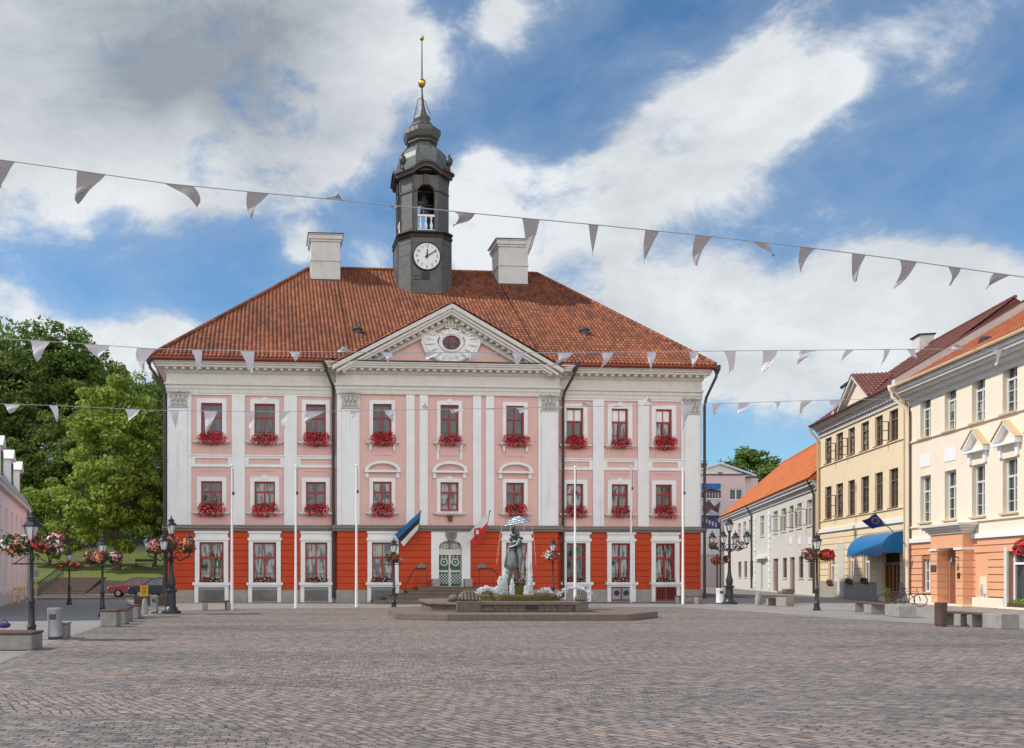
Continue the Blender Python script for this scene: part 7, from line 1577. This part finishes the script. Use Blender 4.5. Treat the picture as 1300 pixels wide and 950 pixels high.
# ================================================================= SKY, SUN, CAMERA
SUN_EL, SUN_AZ = radians(47), radians(177)     # azimuth of the direction TO the sun, counted from +X counter-clockwise
sd = Vector((cos(SUN_AZ)*cos(SUN_EL), sin(SUN_AZ)*cos(SUN_EL), sin(SUN_EL)))
sn = bpy.data.lights.new('sun', 'SUN'); sn.energy = 3.2; sn.angle = radians(.5); sn.color = (1, .94, .86); so = bpy.data.objects.new('sun', sn); COL.objects.link(so); so.rotation_euler = sd.to_track_quat('Z', 'Y').to_euler()
w = bpy.data.worlds.new('World'); scene.world = w; w.use_nodes = True; N = w.node_tree.nodes; L = w.node_tree.links; N.clear()
sky = N.new('ShaderNodeTexSky'); sky.sky_type = 'NISHITA'; sky.sun_disc = False; sky.sun_elevation = SUN_EL; sky.sun_rotation = pi/2-SUN_AZ; sky.air_density = 1.0; sky.dust_density = .3; sky.ozone_density = 1.3
tc = N.new('ShaderNodeTexCoord'); nv = N.new('ShaderNodeVectorMath'); nv.operation = 'NORMALIZE'; L.new(tc.outputs['Generated'], nv.inputs[0])
def math_(op, a, b=None, c=None, clamp=False):
    n = N.new('ShaderNodeMath'); n.operation = op; n.use_clamp = clamp
    for i, v in enumerate((a, b, c)):
        if v is None: continue
        if isinstance(v, (int, float)): n.inputs[i].default_value = v
        else: L.new(v, n.inputs[i])
    return n.outputs[0]
def noise(scale, det, rough, off=(0, 0, 0), stretch=(1, 1, 1), dist=0):
    mp = N.new('ShaderNodeMapping'); mp.inputs['Location'].default_value = off; mp.inputs['Scale'].default_value = stretch; L.new(nv.outputs[0], mp.inputs['Vector'])
    n = N.new('ShaderNodeTexNoise'); n.inputs['Scale'].default_value = scale; n.inputs['Detail'].default_value = det; n.inputs['Roughness'].default_value = rough; n.inputs['Distortion'].default_value = dist; L.new(mp.outputs[0], n.inputs['Vector']); return n.outputs['Fac']
# the cloud banks: soft lobes at fixed directions in the sky (dx,dz are tangents from the square), broken up by noise
def lobe(px, py, rpx, wgt, sx=1.0):
    d0 = Vector(((px-CX)/F, 1, (YH-py)/F)); d = d0.normalized(); s = N.new('ShaderNodeVectorMath'); s.operation = 'SUBTRACT'; L.new(nv.outputs[0], s.inputs[0]); s.inputs[1].default_value = d
    sc = N.new('ShaderNodeVectorMath'); sc.operation = 'MULTIPLY'; L.new(s.outputs[0], sc.inputs[0]); sc.inputs[1].default_value = (1/sx, 1/sx, sx if sx < 1 else 1)
    ln = N.new('ShaderNodeVectorMath'); ln.operation = 'LENGTH'; L.new(sc.outputs[0], ln.inputs[0]); r = rpx/F*.80/(1+d0.x**2+d0.z**2)**.75
    q = math_('DIVIDE', ln.outputs['Value'], r); q = math_('MULTIPLY', q, q); q = math_('MULTIPLY', q, -1.0); q = math_('EXPONENT', q); return math_('MULTIPLY', q, wgt)
def total(ls):
    s = lobe(*ls[0])
    for l in ls[1:]: s = math_('ADD', s, lobe(*l))
    return s
cover0 = total([(20, 60, 230, .66, 1.3), (260, 60, 230, .6, 1.3), (120, 130, 120, .40, 1.3), (400, 120, 120, .50, 1.2), (300, 190, 90, .46, 1.2), (400, 205, 60, .34), (250, 170, 80, .36), (520, 60, 90, .2), (630, 30, 50, .36), (200, 250, 40, .24),
  (625, 235, 75, .6), (600, 300, 60, .4), (150, 165, 60, .4), (130, 200, 40, .2), (690, 265, 95, .55, 1.2), (800, 225, 100, .52, 1.2), (640, 320, 80, .48), (880, 160, 90, .56, 1.2), (980, 130, 90, .60, 1.1), (1060, 105, 45, .46), (790, 290, 70, .22), (930, 240, 80, .22, 1.3), (970, 60, 50, .22),
  (1110, 370, 75, .60, 1.3), (1010, 400, 90, .56, 1.3), (800, 390, 70, .58, 1.3), (900, 420, 90, .54, 1.4), (1200, 350, 80, .46, 1.3), (1280, 390, 80, .44), (960, 500, 110, .34, 1.8), (1120, 470, 90, .25, 1.5), (378, 310, 38, .55, 1.0), (150, 450, 65, .60, 1.4), (225, 440, 50, .44), (60, 445, 60, .3), (1180, 20, 110, .24, 1.6), (30, 385, 50, .2), (470, 340, 40, .2)])
sepn = N.new('ShaderNodeSeparateXYZ'); L.new(nv.outputs[0], sepn.inputs[0])
back = math_('MULTIPLY', math_('ADD', sepn.outputs['Y'], .15), -1.6, None, True)   # unseen bright cloud deck behind the camera, added to light the shaded facade
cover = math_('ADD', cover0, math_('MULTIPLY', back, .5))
wv = noise(3.4, 12, .62, (3.1, 1.7, .4), (1, 1, 1.7), .3); wisp = noise(7.5, 10, .65, (.2, 4, 9), (1, 1, 1.5), .5)
n_ = math_('ADD', math_('MULTIPLY', math_('SUBTRACT', wv, .5), 1.35), math_('MULTIPLY', math_('SUBTRACT', wisp, .5), 1.05)); f_ = math_('ADD', n_, math_('MINIMUM', cover, .58)); mr = N.new('ShaderNodeMapRange'); mr.interpolation_type = 'SMOOTHSTEP'; mr.inputs['From Min'].default_value = .17; mr.inputs['From Max'].default_value = .58; L.new(f_, mr.inputs['Value'])
thin = N.new('ShaderNodeMapRange'); thin.inputs['From Min'].default_value = -.15; thin.inputs['From Max'].default_value = .4; thin.inputs['To Max'].default_value = .26; L.new(f_, thin.inputs['Value'])
mask = math_('ADD', math_('MULTIPLY', mr.outputs[0], .93), thin.outputs[0], None, True)
darkb = total([(180, 30, 250, 1.1, 1.5), (330, 10, 130, .45, 1.3), (190, 100, 70, .45, 1.3), (760, 330, 90, .12), (1000, 530, 170, .22, 1.8), (820, 290, 110, .22, 1.5)])
shade = math_('ADD', math_('MULTIPLY', darkb, .62), math_('MULTIPLY', math_('SUBTRACT', noise(5.2, 10, .64, (8, 2, 5), (1, 1, 1.8), .4), .44), 1.7), None, True)
cc = N.new('ShaderNodeMixRGB'); L.new(shade, cc.inputs['Fac']); cc.inputs['Color1'].default_value = (6.0, 6.25, 6.5, 1); cc.inputs['Color2'].default_value = (2.3, 2.6, 3.0, 1)
tint = N.new('ShaderNodeMixRGB'); tint.blend_type = 'MULTIPLY'; tint.inputs['Fac'].default_value = 1; tint.inputs['Color2'].default_value = (.60, .88, 1.03, 1); L.new(sky.outputs[0], tint.inputs['Color1'])
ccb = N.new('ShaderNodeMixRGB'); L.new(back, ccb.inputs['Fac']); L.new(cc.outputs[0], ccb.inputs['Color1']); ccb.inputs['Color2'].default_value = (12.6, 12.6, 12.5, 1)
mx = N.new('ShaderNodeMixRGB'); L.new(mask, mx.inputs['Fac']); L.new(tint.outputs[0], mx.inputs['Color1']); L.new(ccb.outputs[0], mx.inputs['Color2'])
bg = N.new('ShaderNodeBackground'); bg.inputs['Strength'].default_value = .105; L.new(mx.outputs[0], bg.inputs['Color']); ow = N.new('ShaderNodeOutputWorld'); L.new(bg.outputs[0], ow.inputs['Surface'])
cam = bpy.data.cameras.new('camera'); co = bpy.data.objects.new('camera', cam); COL.objects.link(co); co.location = (0, 0, H); co.rotation_euler = (pi/2, 0, 0)
cam.sensor_width = 36; cam.lens = F/1300*36; cam.shift_x = (650-CX)/1300; cam.shift_y = (YH-475)/1300; cam.clip_end = 5000; scene.camera = co
w.cycles.sampling_method = 'MANUAL'; w.cycles.sample_map_resolution = 256; scene.render.engine = 'CYCLES'; scene.view_settings.view_transform = 'Standard'; scene.view_settings.look = 'None'; scene.view_settings.exposure = .38; scene.view_settings.gamma = 1
